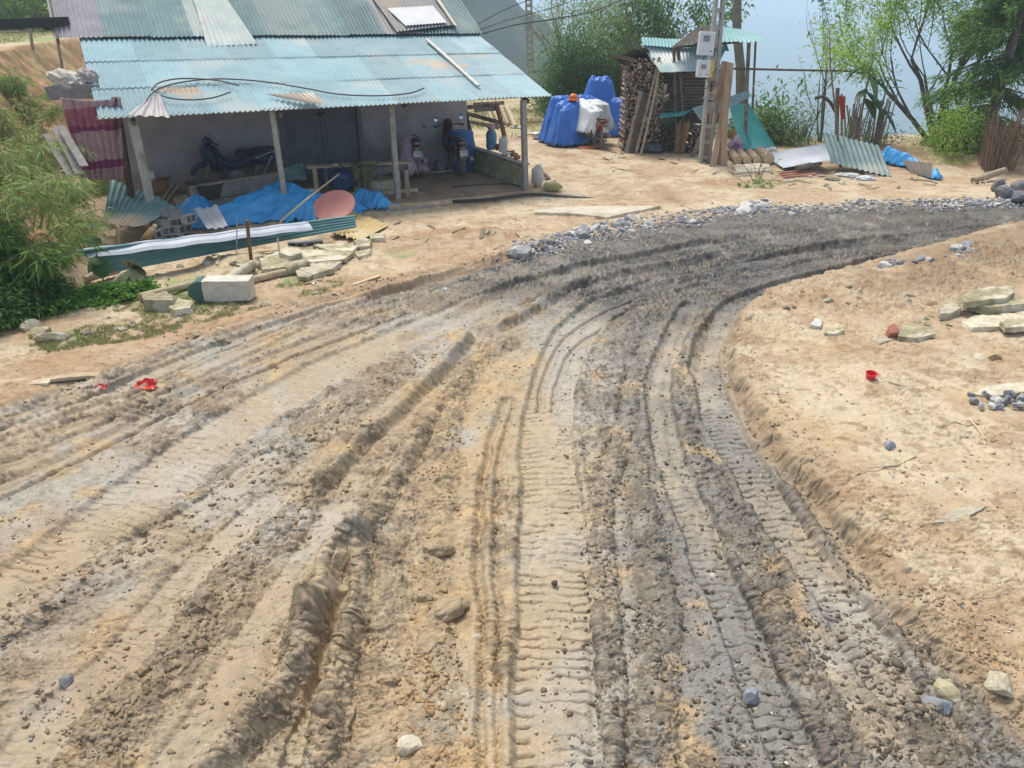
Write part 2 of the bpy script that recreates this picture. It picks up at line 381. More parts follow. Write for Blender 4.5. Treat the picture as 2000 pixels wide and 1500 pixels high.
def tarp_field(sup, box, slope=2.2, res=.025, ground=None, wr=.03, fold=.12, seed=0, hem=.0, thick=.006, floor_r=.0):
    """cloth thrown over things: sup = list of (p, q, radius, height); box = (x0,x1,y0,y1)"""
    x0, x1, y0, y1 = box; nx = int((x1 - x0) / res) + 1; ny = int((y1 - y0) / res) + 1
    X, Y = np.meshgrid(np.linspace(x0, x1, nx), np.linspace(y0, y1, ny))
    Z = np.full(X.shape, -9.0)
    for (p, q, r, z1, z2) in sup:
        ex, ey = q[0] - p[0], q[1] - p[1]; L2 = ex * ex + ey * ey + 1e-9
        t = np.clip(((X - p[0]) * ex + (Y - p[1]) * ey) / L2, 0, 1)
        dx = X - p[0] - t * ex; dy = Y - p[1] - t * ey; d = np.hypot(dx, dy)
        an = np.arctan2(dy, dx)
        f = 1 + fold * (np.sin(an * 9 + seed + 3 * vn(X * 3, Y * 3, seed)) * .6 + np.sin(an * 17 + 2 * seed + 4 * vn(X * 2, Y * 2, seed + 4)) * .4) * sm(.0, .25, d - r)
        h = z1 + (z2 - z1) * t - slope * np.clip(d * f - r, 0, 9) - .10 * sm(0, r, d)
        k = .05; Z = np.where(np.abs(Z - h) < k, np.maximum(Z, h) + (k - np.abs(Z - h)) ** 2 / (4 * k), np.maximum(Z, h))
    g = macro(X, Y) + .015 if ground is None else np.full(X.shape, ground)
    rid = 1 - np.abs(2 * fbm(X, Y, .22, 3, seed + 50) - 1) * 2
    Z = Z + wr * (fbm(X, Y, .25, 3, seed) - .5) * 2 + wr * .8 * rid + wr * .55 * (1 - 3 * np.abs(fbm(X, Y, .10, 3, seed + 70) - .5))
    keep = Z > g - floor_r
    Z = np.maximum(Z, g + .01 * fbm(X, Y, .08, 2, seed + 3))
    ok = keep[:-1, :-1] & keep[1:, :-1] & keep[:-1, 1:] & keep[1:, 1:]
    ids = np.arange(nx * ny).reshape(ny, nx); q = np.stack([ids[:-1, :-1], ids[:-1, 1:], ids[1:, 1:], ids[1:, :-1]], -1)[ok]
    used = np.unique(q); remap = np.full(nx * ny, -1); remap[used] = np.arange(len(used))
    V = np.stack([X.ravel(), Y.ravel(), Z.ravel()], -1)[used]
    return V, remap[q]
def tarp(name, label, cat, m, *a, parent=None, **k):
    V, q = tarp_field(*a, **k)
    o_ = parent_world(parent) if parent else Vector((V[:, 0].mean(), V[:, 1].mean(), V[:, 2].min()))
    ob = np_mesh(name, V - np.array(o_), Fq=q, m=m, smooth=True)
    so = ob.modifiers.new('thickness', 'SOLIDIFY'); so.thickness = .004
    if parent: ob.parent = parent
    else: ob.location = o_; tag(ob, label, cat)
    return ob
# ================================================================ THE GROUND
# (kind, pixels near -> far, half width, strength)
TRACKS = [
 # wide smooth tyre bands with lug prints
 ('band', [(1110, 1620), (1095, 1499), (1082, 1200), (1075, 1000), (1068, 850), (1085, 740), (1110, 670), (1180, 600), (1290, 560), (1450, 520), (1700, 475), (2050, 440)], .24, 1.0),
 ('band', [(-500, 1500), (0, 1180), (250, 985), (450, 835), (640, 725), (800, 655), (960, 590), (1150, 530), (1400, 480)], .30, .8),
 ('band', [(-300, 1420), (60, 1180), (250, 1090), (420, 985), (520, 900)], .16, .5),
 ('band', [(1750, 1350), (1640, 1180), (1550, 1060), (1450, 905), (1400, 800), (1375, 710), (1400, 640), (1470, 580), (1650, 530), (1850, 490)], .17, 1.35),
 ('band', [(1560, 1499), (1430, 1200), (1350, 1000), (1300, 860), (1290, 720), (1350, 600)], .14, .9),
 ('band', [(-100, 890), (150, 800), (400, 690), (640, 606), (800, 570), (960, 520), (1080, 485)], .17, 1.2),
 ('band', [(330, 1560), (430, 1380), (530, 1210), (600, 1110), (660, 1000)], .16, .4),
 ('band', [(-60, 1600), (100, 1420), (240, 1290), (330, 1180), (440, 1060), (560, 960)], .15, .4),
 ('band', [(560, 1560), (590, 1440), (640, 1300), (668, 1180)], .06, .8),
 # narrow ruts with fine lines
 ('rut', [(-100, 985), (150, 880), (320, 790), (480, 715), (640, 650), (780, 600)], .05, 1.0),
 ('rut', [(-100, 1020), (150, 905), (330, 810), (500, 730), (660, 665), (800, 615)], .03, 1.0),
 ('rut', [(-80, 940), (160, 845), (330, 765), (480, 695), (600, 640)], .04, .8),
 ('rut', [(935, 1620), (940, 1499), (945, 1250), (935, 1050), (950, 900), (985, 780)], .035, 1.0),
 ('rut', [(975, 1620), (975, 1499), (972, 1250), (968, 1050), (975, 900), (1000, 780)], .03, .8),
 ('rut', [(1052, 800), (1060, 740), (1080, 690), (1120, 645), (1200, 600), (1300, 570)], .022, .8),
 ('rut', [(1080, 800), (1090, 735), (1110, 690), (1150, 655), (1230, 610)], .022, .8),
 ('rut', [(1200, 560), (1400, 515), (1600, 485), (1800, 462), (2050, 440)], .10, 1.3),
 ('rut', [(1150, 580), (1400, 540), (1650, 505), (1880, 480)], .10, 1.0),
 ('rut', [(1300, 500), (1500, 470), (1750, 445), (2050, 425)], .10, 1.0),
 ('rut', [(800, 660), (900, 615), (1010, 560), (1150, 520), (1350, 480), (1600, 450)], .10, 1.2),
]
RIDGES = [
 # walls of mud squeezed up beside the tyres: pts, half width, height, clod share
 ([(400, 1560), (440, 1480), (520, 1400), (585, 1300), (605, 1230)], .085, .17, .2),
 ([(575, 1250), (625, 1190), (640, 1110), (690, 1050)], .075, .20, .15),
 ([(615, 965), (690, 885), (780, 800), (865, 720), (915, 665)], .055, .12, .1),
 ([(960, 650), (1050, 605), (1090, 575), (1190, 545), (1400, 500)], .07, .10, .25),
 ([(625, 1560), (640, 1440), (665, 1300), (690, 1180), (700, 1070), (740, 980), (800, 880), (850, 800)], .065, .11, .3),
 ([(850, 1000), (860, 900), (880, 800), (920, 720), (990, 670)], .09, .09, .8),
 ([(150, 1560), (230, 1400), (330, 1280), (400, 1190), (470, 1100), (560, 1020), (620, 960)], .12, .14, 1.0),
 ([(-50, 1260), (120, 1150), (300, 1050), (430, 960), (540, 890), (680, 790), (800, 700)], .13, .07, 1.0),
 ([(1195, 1560), (1190, 1250), (1178, 1080), (1180, 960), (1225, 820), (1240, 700)], .05, .05, 1.0),
 ([(1270, 1499), (1290, 1250), (1270, 1050), (1245, 900), (1250, 740), (1290, 640)], .07, .05, 1.0),
 ([(1650, 1499), (1570, 1330), (1490, 1160), (1420, 1000), (1350, 880), (1335, 720), (1370, 620)], .08, .08, 1.0),
 ([(1900, 1620), (1800, 1420), (1700, 1250)], .10, .06, 1.0),
 ([(-60, 830), (150, 760), (330, 690), (560, 610), (760, 550), (900, 520)], .07, .045, .5),
 ([(-60, 870), (120, 800), (280, 745), (480, 660), (680, 590), (850, 545), (1000, 500)], .045, .05, .4),
 ([(870, 1600), (850, 1499), (835, 1300), (850, 1180), (830, 1080)], .08, .05, .8),
]
for k in (0, 1, 2, 3): pass
RC = [(gcurve(a), b, c, d) for a, b, c, d in RIDGES]
TC = [(k, gcurve(a), b, c) for k, a, b, c in TRACKS]

def detail(x, y):
    """ruts, prints and clods of the mud; returns height, churn mask, smooth-band mask"""
    z = np.zeros(x.shape); churn = np.zeros(x.shape); band = np.zeros(x.shape)
    wx = x + .06 * (fbm(x, y, .35, 2, 61) - .5); wy = y + .06 * (fbm(x, y, .35, 2, 62) - .5)
    for c, hw, h, cl in RC:
        d, s = dist_curve(wx, wy, c, hw * 5)
        n = fbm(s + 0 * x, d * 2, .16, 3, 5) if False else fbm(x, y, .12, 3, 11)
        prof = np.exp(-(np.abs(d) / hw) ** 2.4)
        lump = 1 - cl * .6 * sm(.3, .62, fbm(x, y, .13, 3, 15))
        ends = sm(0, .12, s) if True else 1
        z += (1.0 - .50 * cl) * h * prof * lump * ends * (.75 + .5 * fbm(s, d * 0, .22, 3, int(h * 991)))
        if cl < .5: z += prof * .010 * (np.abs(((s / .052 + d * 6 + 1.5 * n) % 1) - .5) * 2 - .5) * ends
        churn = np.maximum(churn, cl * np.exp(-(np.abs(d) / (hw * 1.7)) ** 2))
        z -= .02 * np.exp(-((np.abs(d) - hw * 1.9) / (hw * .6)) ** 2)
    for k, c, hw, st in TC:
        d, s = dist_curve(wx, wy, c, hw * 3 + .1); a = np.abs(d)
        inn = 1 - sm(hw * .85, hw * 1.1, a)
        if k == 'band':
            z -= .028 * st * inn
            z += .022 * st * np.exp(-((a - hw * 1.12) / .035) ** 2)
            ph = (s / .078 + (.35 * a / hw) + .35 * fbm(x, y, .3, 2, 8) + .9 * (fbm(x, y, .10, 3, 88) - .5)) % 1
            lug = np.exp(-((ph - .5) / .085) ** 2)
            msk = sm(.36, .52, fbm(x, y, .16, 3, 19) + .05 * st) * (1 - .55 * np.exp(-(a / (hw * .35)) ** 2))
            z -= .017 * st * lug * inn * msk
            z += .005 * st * np.exp(-((ph - .78) / .1) ** 2) * inn * msk
            band = np.maximum(band, inn)
        else:
            z -= .035 * st * np.exp(-(a / hw) ** 2)
            z += .015 * st * np.exp(-((a - hw * 1.7) / (hw * .6)) ** 2)
            z -= .005 * (np.abs(((s / .04) % 1) - .5) < .18) * np.exp(-(a / hw) ** 4)
    return z, churn, band

def build_ground():
    NX, NY = 1360, 1560
    ap = 1.6
    # rows get farther apart with distance
    yk = np.geomspace(.6, 75.0, 4000); dens = 1 / (.0030 * np.maximum(yk / 2.4, .75) ** 1.32 + .02 * (yk < 2.1) + .10 * sm(24, 34, yk))
    cum = np.r_[0, np.cumsum((dens[1:] + dens[:-1]) / 2 * np.diff(yk))]; Y1 = np.interp(np.linspace(0, cum[-1], NY), cum, yk)
    s = np.linspace(-1, 1, NX); s = np.sign(s) * (np.abs(s) * .86 + .28 * np.abs(s) ** 6)
    X = (Y1[:, None] + ap) * s[None, :]; Y = np.repeat(Y1[:, None], NX, 1)
    z0 = macro(X, Y)
    db, _ = dist_curve(X, Y, BANK); dl, _ = dist_curve(X, Y, ROADL); dt, _ = dist_curve(X, Y, TOE); de, _ = dist_curve(X, Y, EDGE); dm, am = dist_curve(X, Y, MOUND)
    near = Y < 26
    zd, churn, band = detail(X, Y)
    road = sm(-.05, .12, dl) * (1 - sm(-.1, .05, db))
    shoulder = sm(-1.3, -.1, dl) * (1 - sm(-.1, .05, db)) * (1 - sm(12, 14, Y))
    zd = zd * np.clip(np.maximum(road, shoulder) + .0, 0, 1) * (1 - sm(14, 20, Y))
    zbase = z0 + zd
    # churned mud: clods over most of the road, less in smooth bands
    n1 = fbm(X, Y, .9, 3, 101); n2 = fbm(X, Y, .28, 3, 102)
    far = sm(7, 10, Y)
    cm = np.clip(churn + road * (.34 + .70 * sm(.42, .60, n1)) + road * far * .5, 0, 1) * (1 - .62 * band * (1 - .6 * far))
    bank_edge = np.exp(-((db - .12) / .28) ** 2) * sm(-.05, .05, db)
    cm = np.maximum(cm, .75 * bank_edge * (1 - sm(12, 15, Y)))
    cm = np.maximum(cm, .9 * np.exp(-(dm / .9) ** 2) * sm(.3, 1, am))
    cm = cm * (1 - .45 * np.exp(-((X + .42) / .38) ** 2) * (1 - sm(5, 6.5, Y))); cm = np.maximum(cm, .26 * (1 - road)); cm = cm * (1 - .55 * sm(16, 24, Y))
    wk = worley(X + .03 * n2, Y + .02 * fbm(X, Y, .05, 2, 9), .024, 3); wk2 = worley(X + .05 * fbm(X, Y, .06, 2, 12), Y, .055, 4)
    cl = sm(.75, .25, wk) * sm(.42, .62, fbm(X, Y, .09, 3, 33)); cl2 = sm(.8, .3, wk2) * sm(.45, .62, fbm(X, Y, .16, 3, 35))
    gr = fbm(X, Y, .03, 3, 41)
    det = .6 + .4 * sm(14, 4, Y)
    z = z0 + zd + cm * (cl * .011 + cl2 * .022 * (1 - .4 * np.clip(churn, 0, 1)) + (gr - .5) * .016) * det
    z += .010 * (fbm(X, Y, .12, 3, 43) - .5) * (1 + .8 * (1 - road))
    # smeared flakes of mud: small plates with abrupt edges, at three sizes
    lim = 1 - sm(13, 18, Y); wob = .5 * (n2 - .5); plate = np.zeros(X.shape)
    for sc, st, sd_, th in ((.16, .013, 301, .50), (.075, .010, 302, .53), (.034, .0075, 303, .56)):
        f = fbm(X + .02 * n1, Y * 1.35, sc, 3, sd_)
        e = sm(th, th + .018, f) - .75 * sm(th + .015, th + .15, f); plate += e * st * (1 if sc > .05 else 1)
    amt = np.clip(.34 + .95 * cm + .35 * (1 - road) - .25 * band, 0, 1.1) * sm(.30, .55, fbm(X, Y, .45, 3, 305))
    z += plate * amt * lim * (1 + .6 * far)
    rdg = 1 - 2 * np.abs(fbm(X, Y * 1.2, .055, 3, 306) - .5); z += .010 * np.clip(cm - .25, 0, 1) * (sm(.70, 1, rdg)) * lim
    crumb = (vn(X / .011, Y / .011, 307) > .86) * .003 + (vn(X / .022, Y / .022, 308) > .90) * .007; z += crumb * np.clip(cm * 1.2 + .12, 0, 1) * lim
    rough_d = sm(.2, .5, db) * (1 - road)
    z += rough_d * .03 * (fbm(X, Y, .22, 4, 45) - .5)
    # fine relief goes along the normal of the coarse form, with a little sideways tearing, so steep faces stay lumpy
    zb = zbase.copy()
    for _ in range(2): zb[1:-1, 1:-1] = (zb[1:-1, 1:-1] * 2 + zb[:-2, 1:-1] + zb[2:, 1:-1] + zb[1:-1, :-2] + zb[1:-1, 2:]) / 6
    dd = z - zbase; gy_, gx_r = np.gradient(zb, axis=0), np.gradient(zb, axis=1)
    dx_ = np.gradient(X, axis=1); dy_ = np.gradient(Y, axis=0); sx_ = np.clip(gx_r / dx_, -2.5, 2.5); dxr = np.gradient(X, axis=0); sy_ = np.clip((gy_ - sx_ * dxr) / dy_, -2.5, 2.5)
    nl = 1 / np.sqrt(1 + sx_ ** 2 + sy_ ** 2); near_ = lim * (1 - sm(5, 12, Y) * .8)
    hx = (fbm(X, Y, .07, 3, 321) - .5) * .040 * np.clip(cm + .15, 0, 1) * near_; hy = (fbm(X, Y, .07, 3, 322) - .5) * .040 * np.clip(cm + .15, 0, 1) * near_
    X0, Y0 = X, Y; XD = X - sx_ * nl * dd * near_ + hx; YD = Y - sy_ * nl * dd * near_ + hy; z = zbase + dd * (nl * near_ + 1 - near_)
    X, Y = X + .7 * z, Y + 1.1 * z          # colour noise must not smear down steep faces
    # ---------------- colour of the earth itself
    def C(*v): return np.array(v, float)
    tan = C(.45, .335, .215); ochre = C(.47, .33, .175); dryt = C(.53, .43, .295); grey = C(.385, .312, .215); blueg = C(.365, .333, .278)
    dark = C(.17, .14, .105); brown = C(.27, .17, .095); black = C(.075, .075, .078); grass = C(.13, .17, .055); straw = C(.33, .29, .15)
    def mix(c, d, m): return c + (d - c) * m[..., None]
    col = np.broadcast_to(dryt, X.shape + (3,)).copy()
    col = mix(col, tan, sm(.4, .6, fbm(X, Y, .8, 4, 201)))
    col = mix(col, brown * 1.25, .6 * sm(.52, .70, fbm(X, Y, .32, 6, 202, .62)))
    col = mix(col, ochre, .35 * sm(.55, .7, fbm(X, Y, .35, 4, 203)) * (1 - sm(10, 14, Y)))
    # shoulder left of the road: damp brown
    sh = sm(-1.2, -.2, dl + .5 * (n1 - .5)) * (1 - sm(.0, .4, dl)) * (1 - sm(11, 13, Y))
    col = mix(col, brown * 1.35, .55 * sh)
    # the road
    rc = np.broadcast_to(grey, X.shape + (3,)).copy()
    rc = mix(rc, blueg * 1.02, sm(.46, .62, fbm(X, Y, .7, 4, 210) + .12 * sm(0, 1.2, X))); rc = mix(rc, C(.20, .19, .172), .85 * sm(.45, .95, X - .08 * (Y - 3)) * sm(.25, .5, fbm(X, Y, .6, 4, 218))); rc = mix(rc, C(.34, .235, .14), .5 * sm(.2, -1.6, X + .1 * Y) * sm(.42, .62, fbm(X, Y, .5, 4, 219)))
    leftz = sm(.9, -.4, X - .12 * (Y - 3)) * 0 + sm(1.15, .0, np.abs(X + .42 + .02 * (Y - 3) * 0) / .9) * (1 - sm(6.5, 8, Y))
    rc = mix(rc, ochre * .95, .75 * np.clip(leftz, 0, 1) * sm(.30, .60, fbm(X, Y, .4, 3, 211) + .1))
    rc = mix(rc, ochre, .8 * sm(.55, .75, fbm(X, Y, .3, 5, 212)) * (1 - band * .8) * (1 - sm(8.5, 10, Y)))
    dk = sm(8.0, 10.2, Y + .25 * X + 1.2 * (n1 - .5)) * (1 - .35 * sm(11, 13, Y - .1 * X))
    rc = mix(rc, C(.066, .063, .060), .94 * dk * (.55 + .6 * sm(.38, .6, fbm(X, Y, .35, 4, 213))))
    rc = mix(rc, C(.04, .039, .038), .85 * dk * sm(.5, .62, fbm(X * .5, Y * 1.4, .5, 4, 217)))
    rt_ = sm(.15, .9, X - .05 * (Y - 3)) * .9 + .1; rt_ = np.maximum(rt_, dk)
    clod = np.clip(cm * np.maximum(cl, cl2), 0, 1)
    rc = mix(rc, C(.235, .17, .105) * (1 - rt_[..., None]) + dark * rt_[..., None], .75 * sm(.3, .75, clod))
    rc = mix(rc, dark * .8, (.40 + .35 * rt_) * sm(.58, .68, fbm(X, Y, .06, 3, 214)) * np.clip(cm + .2, 0, 1))
    rc = mix(rc, dryt * .92, .28 * band * sm(.35, .65, n1) * (1 - dk))
    rc = mix(rc, blueg * 1.45, .8 * (vn(X / .035, Y / .02, 215) > .93) * (1 - cm * .5) * sm(.45, .6, n2))
    col = mix(col, rc, road)
    # cut face of the bank, darker and wet
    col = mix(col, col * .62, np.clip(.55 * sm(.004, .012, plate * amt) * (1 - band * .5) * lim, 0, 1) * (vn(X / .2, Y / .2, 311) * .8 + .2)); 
    face = np.exp(-((db - .02) / .10) ** 2)
    col = mix(col, tan * .68, .65 * face)
    col = mix(col, C(.285, .20, .125), .9 * np.exp(-(dm / .8) ** 2) * sm(1.0, 2.4, am) * sm(.25, .5, fbm(X, Y, .3, 4, 265)))
    nb = np.clip(1 - road, 0, 1) * sm(.62, .7, fbm(X, Y, .09, 3, 216)); col = mix(col, brown, .55 * nb)
    for (cx, cy, rx, ry) in ((-.95, 12.6, 1.0, .45), (-.3, 12.3, .7, .3), (11.0, 20.3, 2.8, 1.2), (12.9, 19.3, 2.2, 1.2), (8.2, 18.9, 2.2, .6), (5.2, 17.3, 1.2, .4)):
        q_ = np.exp(-(((X - cx) / rx) ** 2 + ((Y - cy) / ry) ** 2)); col = mix(col, mix(np.broadcast_to(brown * 1.25, col.shape), tan, sm(.45, .62, fbm(X, Y, .18, 4, 260))), .9 * sm(.15, .5, q_ * (.5 + n2)))
    for yc in ([(1230, 410), (1190, 360), (1120, 310), (1070, 270), (1030, 235)], [(1330, 400), (1270, 350), (1190, 310), (1120, 280), (1070, 245)]):
        d_, s_ = dist_curve(X, Y, gcurve(yc, 4), 2.5); k_ = np.exp(-(d_ / .28) ** 2) * sm(.3, .55, fbm(X, Y, .4, 3, 262)); col = mix(col, col * np.array([.72, .66, .60]), .8 * k_)
    # grass blush on the left verge and on the terrace
    gpx = sm(.42, .56, fbm(X, Y, .6, 4, 220)) * sm(-3.4, -1.8, dl) * sm(-.7, -1.1, dl) * sm(7, 7.8, Y) * (1 - sm(11, 12, Y)) * (X < -1.5) * 1.15
    col = mix(col, mix(np.broadcast_to(straw, col.shape), grass * 1.4, sm(.45, .6, n2)), .8 * gpx)
    slope = sm(0, .4, -dt)
    ns = fbm(X * .8 - Y * .6, z * 1.1 + X * .15, .55, 5, 401); ns2 = fbm(X * .8 - Y * .6, z * 1.2, .16, 4, 402)
    col = mix(col, mix(mix(np.broadcast_to(C(.46, .29, .14), col.shape), C(.34, .20, .10), sm(.42, .6, ns)), C(.22, .21, .09), .6 * sm(.52, .62, ns2)), slope * (1 - sm(1.9, 2.5, -dt)))
    col = mix(col, mix(np.broadcast_to(C(.50, .40, .26), col.shape), C(.27, .29, .12), sm(.45, .6, fbm(X, Y, 2.0, 4, 222))), sm(1.9, 2.5, -dt))
    col = mix(col, mix(np.broadcast_to(C(.12, .17, .06), col.shape), C(.22, .22, .10), sm(.4, .6, n1)), sm(.2, 1.6, -de))
    col = mix(col, mix(np.broadcast_to(C(.30, .29, .13), col.shape), C(.42, .34, .2), sm(.4, .6, n1)), .8 * sm(24, 27, Y) * (X < 4) * (X > -9))
    # small mottling down to the grain
    col *= (.86 + .28 * fbm(X, Y, .045, 3, 230))[..., None]
    col *= (.94 + .12 * vn(X / .012, Y / .012, 231))[..., None]
    wet = np.clip(road * (.42 + .35 * rt_ + .5 * dk + .4 * sm(.5, .65, n1)) + .3 * face - .3 * clod, 0, 1)
    V = np.stack([XD.ravel(), YD.ravel(), z.ravel()], -1)
    ids = np.arange(NX * NY).reshape(NY, NX); q = np.stack([ids[:-1, :-1], ids[:-1, 1:], ids[1:, 1:], ids[1:, :-1]], -1).reshape(-1, 4)
    m = mat_attr('wet_earth', rough=.85, bumps=((90, .55, .010), (420, .35, .003)))
    o = np_mesh('ground', V, Fq=q, m=m, smooth=True, col=np.clip(col, .01, .9).reshape(-1, 3), wet=wet.ravel())
    o['kind'] = 'structure'
    return o
build_ground()
def detail_height(x, y):
    zd, c, b = detail(x, y); dl, _ = dist_curve(x, y, ROADL); db, _ = dist_curve(x, y, BANK)
    return macro(x, y) + zd * np.clip(sm(-1.3, -.1, dl) * (1 - sm(-.1, .05, db)), 0, 1), c, b

# ---------------------------------------------------------------- the far valley and hills
def build_far():
    nr, na = 190, 900
    rr = 46 * (4500 / 46) ** np.linspace(0, 1, nr); aa = np.linspace(-R(105), R(105), na)
    Rr, A = np.meshgrid(rr, aa, indexing='ij'); X = Rr * np.sin(A); Y = Rr * np.cos(A)
    def ridge(px, Ydist, ztop, wid, seed, ln=1.0): pass
    z = -62 - 60 * sm(60, 600, Rr) + 25 * (fbm(X, Y, 150, 4, 71) - .5)
    # the wooded spur seen to the right of the roof, falling to the right
    ang = A
    spur = np.exp(-((Rr - 300) / 110) ** 2) * np.clip(90 + (.048 - ang) * 250, 0, 135) * (.93 + .14 * fbm(X, Y, 16, 3, 79)) + np.exp(-((Rr - 300) / 130) ** 2) * 7 * fbm(X, Y, 7, 2, 80)
    z = z + spur * (.92 + .16 * fbm(X, Y, 30, 4, 72))
    z = z + np.exp(-((Rr - 2600) / 900) ** 2) * (60 + 150 * fbm(X, Y, 900, 4, 73))
    z = z + 210 * sm(3000, 4400, Rr) * fbm(X, Y, 1100, 4, 74)
    # wooded hill behind the terrace at the left
    z = z + np.exp(-((Rr - 120) / 55) ** 2) * sm(-.28, -.5, ang) * (76 + 10 * fbm(X, Y, 25, 4, 75))
    z += 5 * (fbm(X, Y, 9, 3, 76) - .5)
    n = fbm(X, Y, 30, 5, 77)[..., None]; n2 = fbm(X, Y, 6, 3, 78)[..., None]
    col = np.array([.035, .065, .028]) * (1 - n) + np.array([.10, .13, .05]) * n; col = col * (.25 + .75 * n2)
    V = np.stack([X.ravel(), Y.ravel(), z.ravel()], -1); ids = np.arange(nr * na).reshape(nr, na)
    q = np.stack([ids[:-1, :-1], ids[1:, :-1], ids[1:, 1:], ids[:-1, 1:]], -1).reshape(-1, 4)
    o = np_mesh('hills', V, Fq=q, m=mat_attr('hill_woods', bumps=((.6, 1.0, 1.5), (2.5, 1, .5)), wet=False), smooth=True, col=col.reshape(-1, 3)); o['kind'] = 'structure'
build_far()
# ================================================================ THE FARMHOUSE
def RP(px, py, p0, n):
    """pixel onto the plane through p0 with normal n"""
    d = Vector(ray(px, py)); o = Vector((0, 0, CAM_H)); n = Vector(n); t = (Vector(p0) - o).dot(n) / d.dot(n); return o + d * t
H_E = 1.83
cR = Vector(P(1075, 187, H_E)); cL = Vector(P(195, 232, H_E)); HLEN = (cL - cR).length
D1 = (cL - cR).normalized(); D2 = Vector((D1.y, -D1.x, 0)); D2 = D2 if D2.y > 0 else -D2
HANG = math.atan2(-D1.y, -D1.x)
def HW(a, b, z): p = cR + D1 * a + D2 * b; return Vector((p.x, p.y, z))
def HA(px, py, b):
    q = RP(px, py, HW(0, b, 0), D2); return (q - cR).dot(D1), q.z
gH = -.10
wood_d = mat('weathered_wood', (.34, .27, .20), (.17, .13, .10), 9, stretch=(1, 1, 1), bump=.5, c3=(.10, .085, .07), rnd=.25)
wood_l = mat('raw_plank', (.50, .40, .27), (.34, .25, .16), 11, bump=.4, c3=(.58, .50, .38), rnd=.2)
wood_g = mat('grey_wood', (.36, .34, .31), (.22, .20, .18), 10, bump=.5, rnd=.2)
wood_b = mat('dark_timber', (.15, .11, .085), (.07, .05, .04), 10, bump=.5, rnd=.2)
conc = mat('cement', (.42, .41, .37), (.30, .29, .26), 6, bump=.4, c3=(.20, .21, .16))
mossc = mat('mossy_cement', (.42, .40, .28), (.25, .24, .13), 7, bump=.5, c3=(.50, .48, .38))
plaster = mat('grey_plaster', (.46, .41, .42), (.34, .31, .32), 2.2, bump=.35, c3=(.22, .20, .21))
black = mat('black_rubber', (.025, .025, .027), (.05, .048, .045), 20, rough=.6, bump=.1)
steel = mat('dull_steel', (.45, .45, .45), (.28, .28, .28), 14, rough=.4, metal=.7, bump=.1)
def sheet_mat(name, c1, c2, c3=None, rough=.5, scale=2.2, t=.62, rnd=.10):
    return mat(name, c1, c2, scale, rough=rough, bump=.12, c3=c3, c3t=t, rnd=rnd, detail=10, spec=.35, bscale=30)
sh_aqua = sheet_mat('aqua_sheet', (.25, .385, .425), (.185, .31, .35), (.34, .40, .39), rnd=.16)
sh_rust = sheet_mat('aqua_sheet_rusting', (.26, .385, .42), (.19, .31, .345), (.42, .33, .25), t=.60, rnd=.1, scale=3.4)
sh_teal = sheet_mat('weathered_teal_sheet', (.105, .215, .225), (.06, .125, .13), (.20, .26, .25), t=.56, rnd=.22)
sh_purp = sheet_mat('grey_purple_sheet', (.26, .24, .27), (.17, .16, .19), (.30, .32, .33), rnd=.15)
sh_pale = sheet_mat('pale_stained_sheet', (.48, .52, .48), (.33, .40, .38), (.32, .23, .15), t=.66)
sh_white = sheet_mat('white_sheet', (.78, .76, .77), (.64, .62, .64), (.5, .46, .42), t=.68)
sh_brown = sheet_mat('brownish_sheet', (.27, .26, .25), (.20, .19, .19), (.36, .28, .18), t=.6)
sh_tan = sheet_mat('rusty_tan_sheet', (.56, .44, .32), (.70, .62, .52), (.40, .25, .15))
house = thing('farmhouse', 'low farmhouse with a pale aqua ridged porch roof under a darker weathered roof', 'house', HW(.6, 1.6, gH))
# walls
wz = 2.82
mb = MB()
def wallbox(mb, a0, a1, b0, b1, z0, z1, jit=0):
    V = [HW(a, b, z) for z in (z0, z1) for a, b in ((a0, b0), (a1, b0), (a1, b1), (a0, b1))]
    mb.add(V, ((0, 3, 2, 1), (4, 5, 6, 7), (0, 1, 5, 4), (1, 2, 6, 5), (2, 3, 7, 6), (3, 0, 4, 7))); return mb
a_d1, zt1 = HA(700, 226, 3.3); a_d0, _ = HA(548, 226, 3.3); doorz = 1.95
aR_, _ = HA(912, 240, 3.3)
wl = MB()
wallbox(wl, max(aR_, .1), a_d1, 3.3, 3.45, gH - .3, wz); wallbox(wl, a_d0, HLEN - .25, 3.3, 3.45, gH - .3, wz); wallbox(wl, a_d1, a_d0, 3.302, 3.45, doorz, wz)
wallbox(wl, max(aR_, .1), max(aR_, .1) + .15, 3.45, 9.2, gH - .6, wz - .02); wallbox(wl, HLEN - .4, HLEN - .25, 3.45, 9.2, gH - .3, wz - .02); wallbox(wl, .3, HLEN - .4, 9.2, 9.35, gH - 1, wz - .01)
wl.build('wall', plaster, house)
